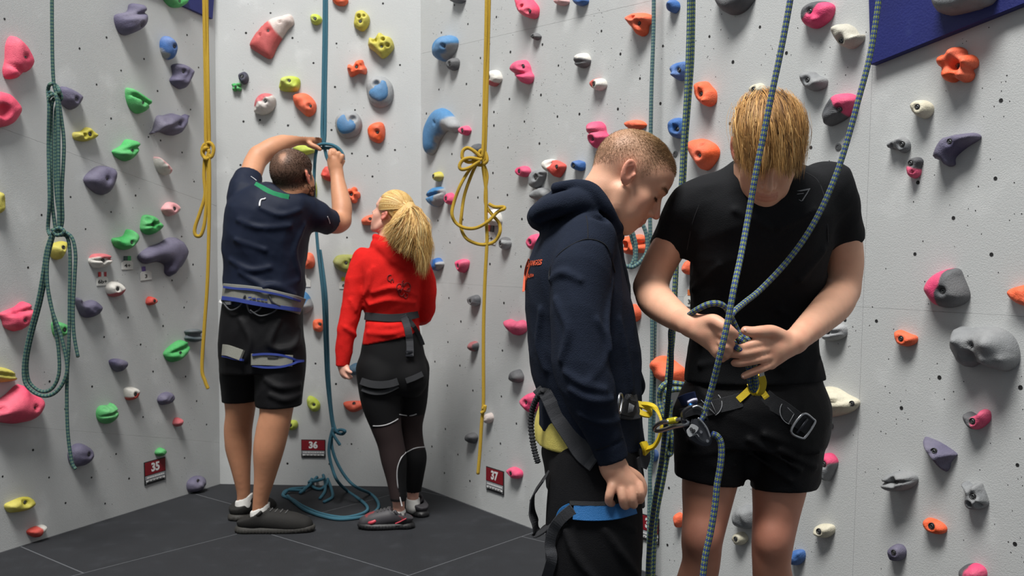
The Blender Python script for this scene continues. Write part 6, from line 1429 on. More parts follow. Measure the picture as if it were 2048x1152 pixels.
link('engraved_arc', tube_mesh('engraved_arc', catmull([PN(1386,872,2.143), PN(1393,868,2.143), PN(1398,874,2.143)], 6)-OD, .0009, 6), dev, mat('stitch', (150,152,156)))
for x, y in ((1402,864),(1415,882)):
    bm = bmesh.new(); bmesh.ops.create_cone(bm, cap_ends=True, segments=14, radius1=.0035, radius2=.003, depth=.003, matrix=Matrix.Translation(Vector(PN(x, y, 2.1425)-OD)) @ Matrix.Rotation(R(90), 4, 'X')); bm_obj('rivet', bm, ALU, dev)
tp = plate('tape_label', [(1384,848),(1397,855),(1391,866),(1379,874),(1373,862),(1378,855)], 2.1415, .0012, mat('tape_silver', (176, 178, 180), .5), dev, OD, .0003)
t = text_mesh('8o', .013, .0004); n_ = link('lettering', t, dev, SBLK); n_.matrix_local = Matrix.Translation(PN(1384.5,860.5,2.1398)-OD) @ Matrix.Rotation(R(90), 4, 'X') @ Matrix.Rotation(R(150), 4, 'Z')
link('blue_lever', tube_mesh('blue_lever', catmull([PN(1380,808,2.2), PN(1384,816,2.19), PN(1388,824,2.18)], 5)-OD, .005, 8), dev, mat('blue_anodised', (30, 100, 170), .3, metal=.6))
link('handle_end', tube_mesh('handle_end', catmull([PN(1376,806,2.2), PN(1386,801,2.2), PN(1394,800,2.2)], 5)-OD, .005, 8), dev, mat('lilac_grey', (150, 150, 172), .35, metal=.5))
OK_ = PN(1345, 852, 2.2); kb = empty('carabiner', tuple(OK_), 'silver locking carabiner with a yellow gate joining the yellow loop and belay device', 'carabiner')
def kq(L): return catmull([PN(*q) for q in L], 6)-OK_
link('frame', tube_mesh('frame', kq([(1338,843,2.20),(1326,844,2.22),(1314,850,2.25),(1309,857,2.27),(1314,862,2.27),(1330,859,2.24),(1350,853,2.20),(1368,850,2.17),(1378,846,2.16),(1374,838,2.165),(1366,837,2.17)]), .0048, 10), kb, ALU)
link('gate', tube_mesh('gate', kq([(1326,846,2.22),(1345,842,2.20),(1360,838,2.18),(1370,837,2.17)]), .0042, 10), kb, ALU)
link('gate_sleeve', tube_mesh('gate_sleeve', kq([(1336,843,2.207),(1344,841.5,2.2),(1353,840,2.19)]), .0072, 12), kb, mat('sleeve_yellow', (196, 184, 40), .35, metal=.3))
# ------------------------------------------------------------------ MAN IN NAVY SHIRT (from behind, arms raised to the rope)
OM = np.array(P(530, 700, 4.66)); OM[2] = 0
man = person(tuple(OM), 'stocky man in a navy t-shirt and black shorts seen from behind, tying the teal rope')
MX0, MX1 = P(425, 500, 4.6).x, P(715, 500, 5.0).x
Fm = Field((MX0, 4.34, 0), (MX1, 5.16, 1.86), .0075, fx=[(P(585,0,5.0).x, P(695,0,5.0).x, .0042)], fy=[(4.92,5.12,.0042)], fz=[(1.68,1.84,.0042)])
Fm.stack(secs([(700,455,592,4.66,.14),(620,452,600,4.66,.14),(520,455,605,4.66,.14),(450,460,612,4.64,.14),(408,490,610,4.63,.11),(380,520,594,4.63,.07)]), .03)
hm = Fr(PN(584, 354, 4.62), (.36, .90, .22), (-.08, -.20, .97), 1.14)
Fm.chain([J(562,408,4.63,.075), J(570,385,4.62,.068), (hm(0,-.03,-.05), .064)], .03)
head(Fm, hm)
# left arm: up and over to the rope
Fm.chain([J(493,402,4.66,.050), J(498,365,4.74,.050), J(508,330,4.83,.052), J(518,312,4.87,.050)], .02)
Fm.chain([J(518,312,4.87,.048), J(545,296,4.91,.050), J(575,283,4.96,.038), J(597,278,5.0,.029)], .015)
Fm.chain([J(597,278,5.0,.029), J(611,279,5.01,.033), J(620,281,5.02,.030)], .015, flat=((0,.6,1),.8))
finger(Fm, [PN(614,282,5.0), PN(624,290,4.985), PN(633,294,4.985), PN(640,299,4.99)], .0125)
finger(Fm, [PN(618,274,5.02), PN(628,272,5.02), PN(636,273,5.03), PN(641,278,5.04)], .0115)
finger(Fm, [PN(619,279,5.03), PN(629,280,5.035), PN(637,282,5.045), PN(641,287,5.05)], .0115)
finger(Fm, [PN(618,285,5.03), PN(628,288,5.04), PN(635,290,5.05), PN(639,294,5.06)], .0105)
finger(Fm, [PN(616,290,5.03), PN(624,294,5.045), PN(631,297,5.055)], .0098)
# right arm
Fm.chain([J(618,425,4.66,.062), J(645,438,4.74,.055), J(672,447,4.83,.050), J(683,442,4.87,.047)], .02)
Fm.chain([J(682,442,4.87,.045), J(684,415,4.90,.049), J(678,378,4.95,.040), J(674,350,4.98,.030)], .015)
Fm.chain([J(674,350,4.98,.030), J(671,335,4.985,.036), J(668,322,4.985,.034)], .015, flat=((0,1,.2),.85))
finger(Fm, [PN(663,322,4.97), PN(660,310,4.965), PN(662,301,4.975), PN(668,300,4.985)], .0120)
for i, (a_, b_) in enumerate((((670,316),(669,304)), ((676,318),(677,307)), ((682,322),(684,312)))): finger(Fm, [PN(*a_,4.975), PN(*b_,4.972), PN(b_[0]+2,b_[1]+1,5.0), PN(b_[0]+1,b_[1]+7,5.02)], .0118-.0006*i)
finger(Fm, [PN(683,330,4.985), PN(687,322,4.99), PN(687,324,5.01)], .0100)
# legs
Fm.chain([J(488,690,4.72,.10), J(482,770,4.74,.085), J(480,825,4.75,.068), J(476,860,4.77,.066), J(477,895,4.78,.062), J(482,940,4.78,.045), J(487,985,4.79,.032), J(486,1012,4.80,.031)], .02)
Fm.chain([J(558,690,4.62,.10), J(555,770,4.60,.090), J(552,825,4.58,.074), J(545,860,4.58,.074), J(537,900,4.58,.069), J(530,950,4.59,.050), J(521,1000,4.60,.035), J(519,1030,4.61,.034)], .02)
def col_m(V):
    c = np.ones((len(V), 1))*np.array(lin((192, 138, 106))); k = hm.inv(V); hm2 = (np.abs(k) < .17).all(1)
    ear = hm2 & (np.abs(k[:, 0]) > .076); c[ear] = lin((206, 120, 100))
    hl_ = k[:, 2]-np.where(k[:, 1] < .02, -.050+np.clip(np.abs(k[:, 0])-.05, 0, 1)*1.2, np.where(k[:, 1] < .05, -.03, .055)); t = np.where(hm2, np.clip(hl_/.015, 0, 1), 0)
    bald = np.exp(-(((k[:, 0]-.016)/.016)**2+((k[:, 1]+.068)/.020)**2)**2)*(k[:, 2] > .06); t = t*(1-.5*bald); t = t[:, None]*.86
    t[(hm2 & (np.abs(k[:, 0]) > .074) & (np.abs(k[:, 1]) < .032) & (k[:, 2] < .03))] = 0
    c = c*(1-t)+np.array(lin((58, 46, 40)))*t
    kn = np.clip((.62-V[:, 2])/.1, 0, 1)[:, None]*.12; return c*(1-kn)+np.array(lin((178, 110, 80)))*kn
Vm, Fm_ = Fm.mesh(3); nm = surf_pts(Vm, Fm_); link('body', mesh_np('body', Vm-OM, Fm_, True, col=col_m(Vm)), man, SKIN)
kk = hm.inv(Vm); yy_ = kk[:, 1]
sel = (np.abs(kk) < .15).all(1) & (kk[:, 2] > np.where(yy_ < .02, -.045, .0)) & (yy_ < .085-.5*np.clip(.07-kk[:, 2], 0, 1)) & ~((np.abs(kk[:, 0]) > .074) & (np.abs(yy_) < .032) & (kk[:, 2] < .035)) & ~(np.exp(-(((kk[:, 0]-.016)/.014)**2+((yy_+.068)/.018)**2)**2)*(kk[:, 2] > .06) > .8)
hairs('hair', Vm[sel], nm[sel], None, 30000, 5, lambda p, n: np.tile(hm.M@np.array([.1,.3,-.8]), (len(p), 1)), lambda p, r: r*.0050, .00045, man, HAIR, OM, lambda p: np.ones((len(p), 1))*np.array(lin((70, 54, 44))), lift=.2)['kind'] = 'stuff'
kb_ = (kk[:, 1] > .0) & (kk[:, 1] < .1) & (kk[:, 2] < -.045) & (kk[:, 2] > -.125) & (np.abs(kk[:, 0]) < .1)
hairs('beard', Vm[kb_], nm[kb_], None, 4000, 6, lambda p, n: np.tile(hm.M@np.array([.0,.2,-1]), (len(p), 1)), lambda p, r: r*.012, .0006, man, HAIR, OM, lambda p: np.ones((len(p), 1))*np.array(lin((84, 60, 46))), lift=.5)['kind'] = 'stuff'
# t-shirt
NAVT = cloth('navy_jersey', (19, 27, 46), .62, bump=.25)
Fn = Field((MX0-.02, 4.40, 1.0), (MX1, 5.0, 1.75), .0062)
Fn.stack(secs([(625,446,606,4.66,.165),(590,446,611,4.66,.165),(520,446,614,4.66,.168),(470,446,620,4.65,.170),(425,450,630,4.64,.158),(400,462,628,4.635,.135),(380,488,606,4.63,.10),(366,530,592,4.63,.075)]), .02, e=2.3)
ul = PN(503,340,4.80)-PN(490,400,4.68); ul /= np.linalg.norm(ul); ur = PN(665,447,4.80)-PN(625,425,4.68); ur /= np.linalg.norm(ur)
Fn.chain([J(492,420,4.66,.088), J(488,388,4.69,.080), J(497,355,4.77,.070), J(510,320,4.84,.066)], .03)
Fn.chain([J(606,420,4.66,.085), J(630,430,4.69,.080), J(655,443,4.77,.070), J(680,452,4.85,.066)], .03)
Fn.cap(PN(492,388,4.66), PN(528,388,4.65), .058, .058, .03)
Fn.warp(folds(.007, 18, 13, 5, (1, 0, .1), 2.2)); Fn.warp(folds(.0035, 40, 15, 4, (0,0,1), 2))
for pr in ([(475,440),(520,455),(580,452)], [(470,480),(530,500),(600,490)], [(480,545),(540,575),(600,560)], [(500,600),(540,570),(590,590)], [(610,450),(590,500),(600,550)], [(520,415),(560,430),(600,420)], [(460,520),(500,540),(540,535)], [(470,590),(520,605),(580,600)]): ridge(Fn, pr, .008, .02, Y0=3.9)
Fn.cutcyl(PN(499,352,4.775), ul, .10, .2); Fn.cutcyl(PN(660,446,4.785), ur, .10, .2)
Fn.plane(PN(530,612,4.6), (.02,0,-1)); Fn.chain([(PN(574,376,4.63), .050), (PN(580,350,4.62), .06)], .008, 's')
skin_obj('t_shirt', Fn, man, NAVT, OM, relax=2, clean=True)
web_on([Fn, Fm], [(511,368),(516,371),(528,377),(545,386),(562,391),(578,394)], .022, .006, 'collar', man, mat('green_trim', (36, 140, 92), .6), OM, Y0=3.9, lift=.004)
lgm = [PN(524,412,4.46), PN(522,404,4.46), PN(524,398,4.46), PN(530,396,4.46)]
lg_ = np.array([onto(Fn, x, y, 3.9, .004) for x, y in ((519,412),(520,404),(523,399),(529,398),(531,396))]); link('back_logo', tube_mesh('back_logo', catmull(lg_, 4)-OM, .0042, 6), man, mat('reflective', (214, 214, 218), .3))
for pr in (((502,353),(508,357),(513,361)), ((655,433),(658,440),(660,447))): link('piping', tube_mesh('piping', catmull([onto(Fn, x, y, 3.9, .003) for x, y in pr], 4)-OM, .002, 6), man, mat('reflective', (214, 214, 218), .3))
# shorts
Fq = Field((MX0-.02, 4.36, .55), (P(640,0,4.7).x, 4.98, 1.12), .0064)
Fq.stack(secs([(745,446,606,4.66,.165),(700,440,607,4.66,.172),(650,438,606,4.66,.170),(610,443,604,4.66,.158),(590,448,602,4.66,.15)]), .02)
Fq.chain([J(489,700,4.70,.118), J(482,760,4.73,.100), J(481,830,4.75,.086)], .02)
Fq.chain([J(560,700,4.63,.120), J(559,760,4.61,.118), J(557,840,4.59,.106)], .02)
Fq.warp(folds(.009, 16, 23, 5, (.3, 0, 1), 2)); Fq.cutcyl(PN(482,802,4.75), (.05,0,-1), .115, .2); Fq.cutcyl(PN(557,812,4.60), (.03,0,-1), .13, .2)
for pr in ([(480,640),(500,680),(490,720)], [(560,640),(540,690),(580,700)], [(600,660),(590,690),(560,700)], [(530,760),(560,775),(600,770)], [(540,790),(570,800),(600,790)]): ridge(Fq, pr, .010, .02, Y0=3.9)
skin_obj('shorts', Fq, man, SHORTK, OM, relax=2, clean=True)
# harness
h3 = link('harness', None, man); G3 = [Fn, Fq]; STO = mat('stone_grey', (118, 118, 110), .7, bump=.3, bscale=300); RBL = mat('royal_blue', (36, 54, 128), .6)
def H3(*a, **k): return web_on(G3, *a, Y0=3.9, **k)
H3([(447,584),(470,586),(500,589),(530,594),(565,602),(590,608),(604,613)], .078, .012, 'waist_belt', h3, STO, OM, lift=.010)
H3([(448,574),(470,577),(500,579),(530,584),(565,591),(600,602)], .010, .010, 'belt_edge', h3, RBL, OM, lift=.020)
H3([(445,596),(475,600),(505,606),(540,612),(570,616),(600,620)], .018, .010, 'belt_edge', h3, RBL, OM, lift=.020)
print_on(Fn, 'STRAIT', .021, 517, 599, 0, h3, OM, RBL, (0,1,0), -4, Y0=3.9, lo=.019) if False else None
for i, (x, y, w) in enumerate(((500,595,6),(508,597,7),(517,598,7),(525,599,6),(532,600,5))):
    c = onto(G3, x, y, 3.9, .018); bm = bmesh.new(); box_bm(bm, Vector(c-OM)+Vector((0,-.002,0)), (w/429, .003, .007)); bm_obj('belt_print', bm, RBL, h3)
for pr in ([(443,600),(460,620),(480,612),(490,590)], [(492,600),(500,625),(518,620),(525,606)], [(538,590),(545,604),(560,612)], [(500,620),(520,632),(545,625),(560,612)]):
    link('gear_loop', tube_mesh('gear_loop', catmull([onto(G3, x, y, 3.9, .02) for x, y in pr], 6)-OM, .0042, 8), h3, mat('loop_grey', (52, 54, 58), .5))
H3([(502,719),(520,719),(545,720),(565,721),(584,722)], .052, .012, 'leg_loop', h3, STO, OM, lift=.010)
H3([(504,710),(530,708),(560,710),(582,716),(594,721),(606,722)], .010, .014, 'leg_loop_edge', h3, RBL, OM, lift=.012); H3([(504,731),(530,735),(560,734),(582,729),(594,724),(606,722)], .010, .014, 'leg_loop_edge', h3, RBL, OM, lift=.012)
H3([(446,700),(455,701),(470,706),(484,711)], .050, .012, 'leg_loop', h3, STO, OM, lift=.010); H3([(446,712),(455,714),(470,718),(486,720)], .010, .014, 'leg_loop_edge', h3, RBL, OM, lift=.012)
H3([(535,714),(545,715),(556,715)], .009, .004, 'label_patch', h3, WEBK, OM, lift=.018); H3([(440,602),(450,606),(462,606)], .014, .006, 'white_tab', h3, SWHT, OM, lift=.012)
# shoes and socks
MSH = cloth('trainer_black', (38, 37, 36), .7); MSO = mat('trainer_sole', (50, 48, 45), .7, noise=.1)
SOCKW = cloth('white_sock', (226, 224, 220))
def shoe_at(par, off, px0, py0, px1, py1, w, m1, m2, **k):
    a = floor_pt(px0, py0); b = floor_pt(px1, py1); return trainer(par, off, (a.x, a.y, 0), (b.x, b.y, 0), w, m1, m2, **k)
s1 = shoe_at(man, OM, 477, 1063, 623, 1062, .115, MSH, MSO, h=.088, ot=.27)
s2 = shoe_at(man, OM, 468, 1040, 545, 1022, .11, MSH, MSO, h=.085, ot=.25)
a = floor_pt(476,1058); b = floor_pt(624,1055); d = (b-a).normalized(); q = a+d*.07
link('logo_stripe', tube_mesh('logo_stripe', catmull([(a.x+.12, a.y-.052, .07), (a.x+.17, a.y-.055, .052), (a.x+.21, a.y-.053, .046), (a.x+.222, a.y-.046, .07)], 5)-OM, .003, 6), s1, mat('logo_grey', (112,114,118)))
for c_, r_ in (J(519,1014,4.61,.043), J(487,994,4.80,.040)):
    F_ = Field(c_-.09, c_+.09, .005); F_.cap(c_-np.array([0,0,.04]), c_+np.array([.004,.004,.02]), r_*1.02, r_, .01); F_.plane(c_+np.array([0,0,.0]), (-.5,0,1)); skin_obj('sock', F_, man, SOCKW, OM)
# ------------------------------------------------------------------ WOMAN IN RED (from behind, looking up to the left)
OW = np.array(P(785, 700, 4.74)); OW[2] = 0
wom = person(tuple(OW), 'woman with a blond ponytail in a red hoodie and black leggings, looking up')
WX0, WX1 = P(655, 500, 4.6).x, P(890, 500, 4.9).x
Fw = Field((WX0, 4.42, 0), (WX1, 5.06, 1.62), .0075, fz=[(.66,.78,.0045), (1.36,1.6,.0045)], fx=[(P(668,0,4.6).x, P(705,0,4.6).x, .0042), (P(735,0,4.7).x, P(800,0,4.7).x, .0042)], fy=[(4.60,4.84,.0045)])
Fw.stack(secs([(690,730,838,4.74,.11),(640,738,832,4.74,.10),(560,728,838,4.74,.10),(520,730,835,4.73,.09),(495,745,815,4.73,.06)]), .03)
hw = Fr(PN(784, 430, 4.72), (-.80, .42, .36), (.30, -.18, .93), .93)
Fw.chain([J(782,500,4.73,.06), J(778,478,4.73,.052), (hw(0,-.02,-.06), .048)], .02)
head(Fw, hw, slim=.95, jaw=.88)
Fw.chain([J(722,520,4.72,.045), J(706,600,4.68,.038), J(692,670,4.66,.034), J(685,728,4.65,.025)], .015)
Fw.chain([J(685,728,4.65,.025), J(688,738,4.645,.029), J(690,742,4.642,.026)], .01, flat=((.5,1,0),.6))
finger(Fw, [PN(688,742,4.64), PN(693,748,4.635), PN(699,752,4.635), PN(703,755,4.64)], .0095)
finger(Fw, [PN(686,744,4.64), PN(690,750,4.632), PN(695,755,4.63), PN(699,757,4.635)], .0092)
finger(Fw, [PN(684,744,4.645), PN(687,751,4.64), PN(691,756,4.64)], .0088); finger(Fw, [PN(682,743,4.65), PN(684,750,4.65), PN(688,755,4.652)], .0082)
finger(Fw, [PN(691,737,4.635), PN(697,742,4.62), PN(702,745,4.618)], .0100)
Fw.chain([J(838,525,4.74,.040), J(850,590,4.73,.032), J(846,632,4.80,.028), J(835,636,4.88,.024)], .015)
Fw.chain([J(757,740,4.70,.095), J(765,820,4.69,.072), J(778,870,4.68,.055), J(786,915,4.68,.053), J(793,960,4.67,.038), J(797,1005,4.67,.028), J(798,1030,4.68,.029)], .015)
Fw.chain([J(815,740,4.78,.095), J(818,820,4.79,.070), J(819,870,4.80,.052), J(827,910,4.81,.050), J(828,950,4.82,.036), J(826,990,4.84,.028), J(826,1010,4.86,.029)], .015)
def col_w(V):
    c = np.ones((len(V), 1))*np.array(lin((224, 170, 150))); k = hw.inv(V); m_ = (np.abs(k) < .15).all(1); ear = m_ & (np.abs(k[:, 0]) > .072); c[ear] = lin((224, 140, 124)); return c
skin_obj('body', Fw, wom, SKIN, OW, col_w, relax=2)
# leggings with sheer calf panels and pale piping
LEG = mat('leggings', (13, 13, 15), .75, attr=True, bump=.2, bscale=600, spec=.2)
Fl = Field((WX0+.05, 4.42, .12), (WX1, 5.0, 1.12), .0056)
Fl.stack(secs([(782,735,838,4.74,.12),(750,722,848,4.74,.145),(715,721,850,4.74,.140),(675,727,842,4.74,.125),(640,733,836,4.74,.115)]), .02)
for p_ in ((762,762,4.66),(822,758,4.68)): Fl.ell(PN(*p_), (.078,.080,.085), None, .04)
Fl.chain([J(757,740,4.70,.106), J(762,800,4.69,.094), J(772,850,4.68,.072), J(781,885,4.68,.062), J(788,920,4.68,.060), J(793,960,4.67,.046), J(797,1000,4.66,.037), J(797,1030,4.675,.036)], .015)
Fl.chain([J(815,740,4.78,.106), J(818,800,4.79,.088), J(817,850,4.80,.068), J(823,890,4.81,.060), J(829,915,4.81,.059), J(829,950,4.82,.046), J(827,985,4.84,.036), J(826,1010,4.86,.035)], .015)
Fl.cutcyl(PN(797,1011,4.675), (0,0,-1), .07, .1); Fl.cutcyl(PN(826,987,4.845), (0,0,-1), .07, .1)
def col_l(V):
    c = np.ones((len(V), 1))*np.array(lin((13, 13, 15)))
    zz = np.array([P(0, y, 4.7).z for y in (1012, 950, 900, 860, 830)]); xm = np.interp(V[:, 2], zz, [P(x, 900, 4.74).x for x in (812, 811, 807, 799, 795)])
    zp = np.array([P(0, y, 4.62).z for y in (1012, 975, 950, 932, 915, 905)]); xp = np.interp(V[:, 2], zp, [P(x, 950, 4.62).x for x in (803, 796, 794, 796, 803, 812)])
    near = V[:, 0] < xm; z1 = P(0, 850, 4.62).z+(V[:, 0]-P(770, 0, 4.62).x)*.28
    sh = np.where(near, (V[:, 2] < z1) & (V[:, 0] < xp) & (V[:, 2] > P(0, 1000, 4.62).z), (V[:, 2] < P(0, 830, 4.76).z) & (V[:, 2] > P(0, 899, 4.76).z)); c[sh] = lin((46, 36, 36)); return c
skin_obj('leggings', Fl, wom, LEG, OW, col_l, relax=2, clean=True)
PIP = mat('piping_grey', (160, 160, 162), .5)
def pipe(pr, r=.0030): link('piping', tube_mesh('piping', catmull([onto(Fl, x, y, 3.9, .0015) for x, y in pr], 5)-OW, r, 6), wom, PIP)
pipe([(746,852),(760,852),(775,849),(788,843),(796,838)]); pipe([(799,829),(812,831),(824,831),(833,828)]); pipe([(849,894),(838,895),(826,898),(813,905)]); pipe([(812,905),(803,915),(796,932),(794,950),(796,975),(800,995),(804,1012)])
# red hoodie
RED = cloth('red_fleece', (206, 30, 26), .9, bump=.5, bscale=380)
Fr_ = Field((WX0, 4.44, .72), (WX1, 5.02, 1.52), .0058)
Fr_.stack(secs([(705,724,842,4.74,.128),(680,722,842,4.74,.138),(655,727,840,4.74,.140),(632,730,838,4.74,.122),(605,722,846,4.74,.142),(560,716,850,4.73,.145),(525,716,846,4.73,.135),(505,728,835,4.73,.11),(490,745,815,4.73,.08),(475,752,806,4.73,.066)]), .015)
Fr_.chain([J(728,520,4.72,.064), J(714,560,4.70,.062), J(704,610,4.68,.056), J(694,660,4.66,.049), J(687,700,4.655,.042), J(684,732,4.65,.033)], .015)
Fr_.chain([J(836,525,4.74,.060), J(848,560,4.73,.056), J(853,600,4.73,.050), J(848,632,4.79,.046), J(834,638,4.90,.040)], .015)
Fr_.chain([(PN(752,492,4.70), .035), (PN(775,500,4.64), .045), (PN(805,520,4.62), .045), (PN(830,500,4.68), .035)], .015, flat=((0,0,1),1.3))
Fr_.chain([(PN(750,474,4.72), .02), (PN(770,480,4.65), .024), (PN(800,492,4.64), .024), (PN(818,482,4.70), .02)], .01)
Fr_.warp(folds(.007, 19, 33, 5, (.5,0,1), 2.0)); Fr_.warp(folds(.004, 44, 35, 4, (1,0,.3), 3))
for pr in ([(738,545),(730,590),(740,610)], [(745,535),(738,570),(728,590)], [(700,600),(712,620),(722,640)], [(690,655),(705,665),(712,672)], [(740,610),(780,600),(830,605)], [(745,585),(790,575),(835,590)], [(733,648),(780,652),(830,645)], [(735,665),(780,668),(825,655)]): ridge(Fr_, pr, .007, .018, Y0=3.9)
Fr_.cutcyl(PN(685,733,4.65), (-.05,0,-1), .05, .1)
ch = PN(722,694,4.6); ch2 = PN(838,668,4.6); dv = ch2-ch; dv /= np.linalg.norm(dv); nn = np.array([dv[2],0,-dv[0]]); nn = nn if nn[2] < 0 else -nn
Xs = P(716,0,4.6).x; sl = Fr_.sl((Xs, 4.4, .70), (WX1, 5.1, 1.12), 0); X_, Y_, Z_ = Fr_.pts(sl); Fr_.D[sl] = np.maximum(Fr_.D[sl], (X_-ch[0])*nn[0]+(Z_-ch[2])*nn[2])
skin_obj('hoodie', Fr_, wom, RED, OW, relax=2, clean=True)
# ornament printed on the back: ring scrolls
INK = mat('dark_print', (122, 22, 20), .8)
def scroll(cx, cy, r, a0, a1, w=.0028):
    pts = [onto(Fr_, cx+r*math.cos(t), cy+r*math.sin(t)*1.25, 3.9, .002) for t in np.radians(np.linspace(a0, a1, 12))]; link('print_stroke', tube_mesh('print_stroke', np.array(pts)-OW, w, 5), wom, INK)
for a in ((799,575,6,0,300), (799,582,3,90,420), (814,574,7,180,500), (817,580,3,0,330), (811,591,4,-60,240), (806,570,3,100,300), (780,556,5,0,300), (784,562,3,120,400), (803,586,5,30,200), (808,566,4,0,260)): scroll(*a)
# harness
h4 = link('harness', None, wom); G4 = [Fr_, Fl]
def H4(*a, **k): return web_on(G4, *a, Y0=3.9, **k)
H4([(730,632),(750,634),(780,636),(810,634),(836,628)], .036, .006, 'waist_belt', h4, WEBK, OW, lift=.008)
H4([(806,632),(812,645),(817,665),(820,690),(820,712)], .034, .004, 'back_strap', h4, WEBG, OW, lift=.012); H4([(811,703),(825,703)], .008, .006, 'strap_adjuster', h4, DARKM, OW, lift=.018); H4([(811,711),(825,711)], .008, .006, 'strap_adjuster', h4, DARKM, OW, lift=.018)
H4([(812,634),(826,650),(838,670),(846,690)], .020, .004, 'riser', h4, WEBK, OW, lift=.008)
H4([(722,762),(740,768),(760,770),(780,768),(796,763)], .034, .004, 'leg_loop', h4, WEBK, OW, lift=.006); H4([(724,778),(745,785),(770,784),(796,772)], .020, .004, 'leg_loop', h4, WEBK, OW, lift=.006)
H4([(812,762),(828,756),(845,748)], .026, .004, 'leg_loop', h4, WEBK, OW, lift=.006)
# shoes and socks
CSH = mat('climbing_shoe', (54, 52, 56), .6, noise=.1, c2=(112, 44, 48), mixlo=.62, mixhi=.66, nscale=14)
s3 = shoe_at(wom, OW, 823, 1055, 721, 1057, .092, CSH, SBLK, h=.075, ot=.25); s4 = shoe_at(wom, OW, 848, 1034, 800, 1018, .088, CSH, SBLK, h=.075, ot=.28)
a = floor_pt(823,1055); b = floor_pt(721,1057)
link('heel_stripe', tube_mesh('heel_stripe', catmull([(a.x-.02, a.y-.046, .055), (a.x-.05, a.y-.050, .04), (a.x-.07, a.y-.050, .032)], 4)-OW, .003, 6), s3, mat('stripe_pink', (190, 60, 76), .5))
link('toe_patch', tube_mesh('toe_patch', catmull([(b.x+.035, b.y-.02, .035), (b.x+.055, b.y-.035, .037), (b.x+.075, b.y-.03, .045)], 4)-OW, .009, 8), s3, mat('stripe_pink', (190, 60, 76), .5))
for p_ in ((797,1024,4.68,.036), (826,1001,4.85,.035)):
    c_ = PN(*p_[:3]); F_ = Field(c_-.07, c_+.07, .0048); F_.cap(c_-np.array([0,0,.03]), c_+np.array([0,0,.012]), p_[3], p_[3]*.95, .01); F_.plane(c_+np.array([0,0,.014]), (0,0,1)); skin_obj('sock', F_, wom, SOCKW, OW)
# hair: brushed back into a high ponytail
Fz = Field(hw.o-.14, hw.o+.16, .004); Fz.ell(hw(0,-.012,.042), np.array((.078,.094,.086))*.93, hw.M, .01); Fz.ell(hw(0,-.06,.02), np.array((.06,.045,.06))*.93, hw.M, .02)
Fz.plane(hw(0,.052,.03), tuple(hw.M@np.array([0,.8,-.55]))); Fz.plane(hw(0,.0,-.028), tuple(hw.M@np.array([0,.5,-.85])))
Fz.warp(folds(.004, 90, 7, 3, tuple(hw.M@np.array([0,1,.4])), 5)); hz = skin_obj('hair', Fz, wom, mat('hair_blonde_base', (196, 160, 100), .5, noise=.2, nscale=50, bump=.8, bscale=150), OW)
rs = np.random.RandomState(12); tie = PN(819, 414, 4.62); paths = []; wd = []; cs = []
palw = [lin((226,192,126)), lin((206,164,96)), lin((182,138,78)), lin((236,210,152)), lin((160,116,66))]
Cw = hw(0,-.012,.042); 
for i in range(2600):                                   # scalp strands drawn towards the tie
    th = rs.uniform(-1.25, 1.25); ph = rs.uniform(-.35, 1.5); v = np.array([math.sin(th)*math.cos(ph)*.079, -.012+math.cos(th)*math.cos(ph)*.098*(1 if rs.rand() < .55 else -1), .042+math.sin(ph)*.088])
    if v[1] > .055 and v[2] < .07: continue
    if v[2] < -.0: continue
    a_ = hw(*v); pts = []
    for t in np.linspace(0, 1, 9):
        p = a_*(1-t)+tie*t; l = hw.inv(p); e_ = (l-np.array([0,-.012,.042]))/np.array([.080,.096,.089]); r_ = np.linalg.norm(e_)
        if r_ < 1.0 or t < .75: l = np.array([0,-.012,.042])+e_/max(r_, 1e-6)*1.035*np.array([.080,.096,.089])
        pts.append(hw(*l))
    paths.append(catmull(np.array(pts), 2)); wd.append(rs.uniform(.0006, .0012)); cs.append(np.array(palw[rs.choice(5, p=[.25,.25,.2,.15,.15])])*rs.uniform(.75, 1.05))
locks('lock', paths, wd, cs, hz, HAIR, OW, Cw, seed=5)['kind'] = 'stuff'
paths = []; wd = []; cs = []
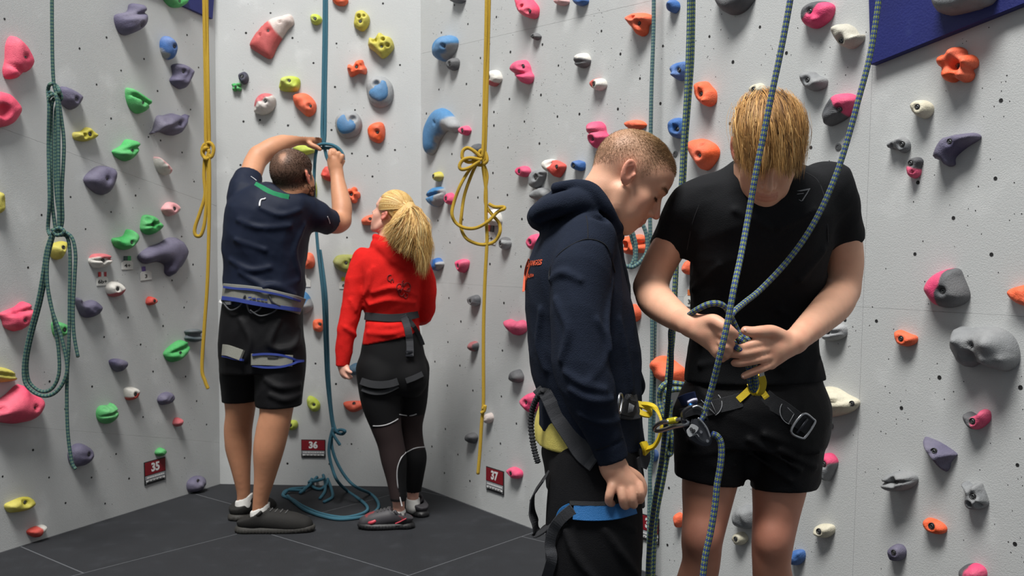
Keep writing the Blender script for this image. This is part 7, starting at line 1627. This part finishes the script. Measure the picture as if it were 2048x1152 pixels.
G = [[(819,414),(812,424),(795,440),(776,458),(762,472)], [(819,414),(815,428),(802,452),(786,478),(778,492)], [(819,414),(822,432),(815,465),(803,495),(796,505)], [(819,414),(830,430),(832,465),(824,500),(818,520)], [(819,414),(836,424),(846,460),(846,505),(846,540)], [(819,414),(838,422),(853,455),(858,500),(853,548)], [(819,414),(832,420),(850,445),(856,490),(862,525)], [(819,414),(826,440),(834,480),(838,520),(832,555)], [(819,414),(832,430),(842,480),(850,520),(848,560)]]
for i in range(6000):
    g_ = G[rs.randint(len(G))]; g2 = G[min(len(G)-1, max(0, G.index(g_)+rs.choice([-1, 1])))]; m_ = rs.uniform(0, .55)
    Yd = rs.uniform(4.50, 4.68); pts = []
    for k, ((x, y), (x2, y2)) in enumerate(zip(g_, g2)):
        f = k/4; xx = x*(1-m_)+x2*m_; yy2 = y*(1-m_)+y2*m_; pts.append(PN(xx, yy2, 4.62*(1-min(1, f*2))+Yd*min(1, f*2))+rs.normal(0, .0035+.009*f, 3))
    c_ = catmull(np.array(pts), 5); t = np.linspace(0, 1, len(c_))[:, None]; c_ = c_+np.sin(t*rs.uniform(8, 16)+rs.uniform(0, 6))*rs.normal(0, .0035, 3)*t
    c_ = c_[:max(8, int(len(c_)*rs.uniform(.7, 1)))]
    paths.append(c_); wd.append(rs.uniform(.0005, .0012)); cs.append(np.array(palw[rs.choice(5, p=[.2,.28,.24,.1,.18])])*rs.uniform(.7, 1.05)*(1-.15*m_))
Fpo = Field(PN(745,560,4.45), PN(875,400,4.8)+np.array([0,.05,.02]), .0055)
Fpo.chain([(tie, .022), (PN(806,432,4.61), .040), (PN(794,456,4.60), .042), (PN(782,476,4.60), .022)], .02)
Fpo.chain([(tie, .022), (PN(828,440,4.60), .046), (PN(834,475,4.59), .044), (PN(840,512,4.60), .034), (PN(848,540,4.61), .014)], .02)
Fpo.warp(folds(.006, 55, 7, 4, (.2,0,1), 4)); ponyb = skin_obj('ponytail', Fpo, wom, mat('hair_blonde_dark', (204, 166, 104), .55, noise=.25, nscale=50, bump=.8, bscale=150), OW)
pt = locks('lock', paths, wd, cs, ponyb, HAIR, OW, PN(818,478,4.68), seed=6); pt['kind'] = 'stuff'
link('hair_tie', tube_mesh('hair_tie', catmull([tie+np.array(v)*.016 for v in ((1,0,.3),(0,.7,.7),(-1,0,-.3),(0,-.7,-.7))], 5, True)-OW, .005, 8, closed=True), wom, mat('hair_tie', (196,160,100)))
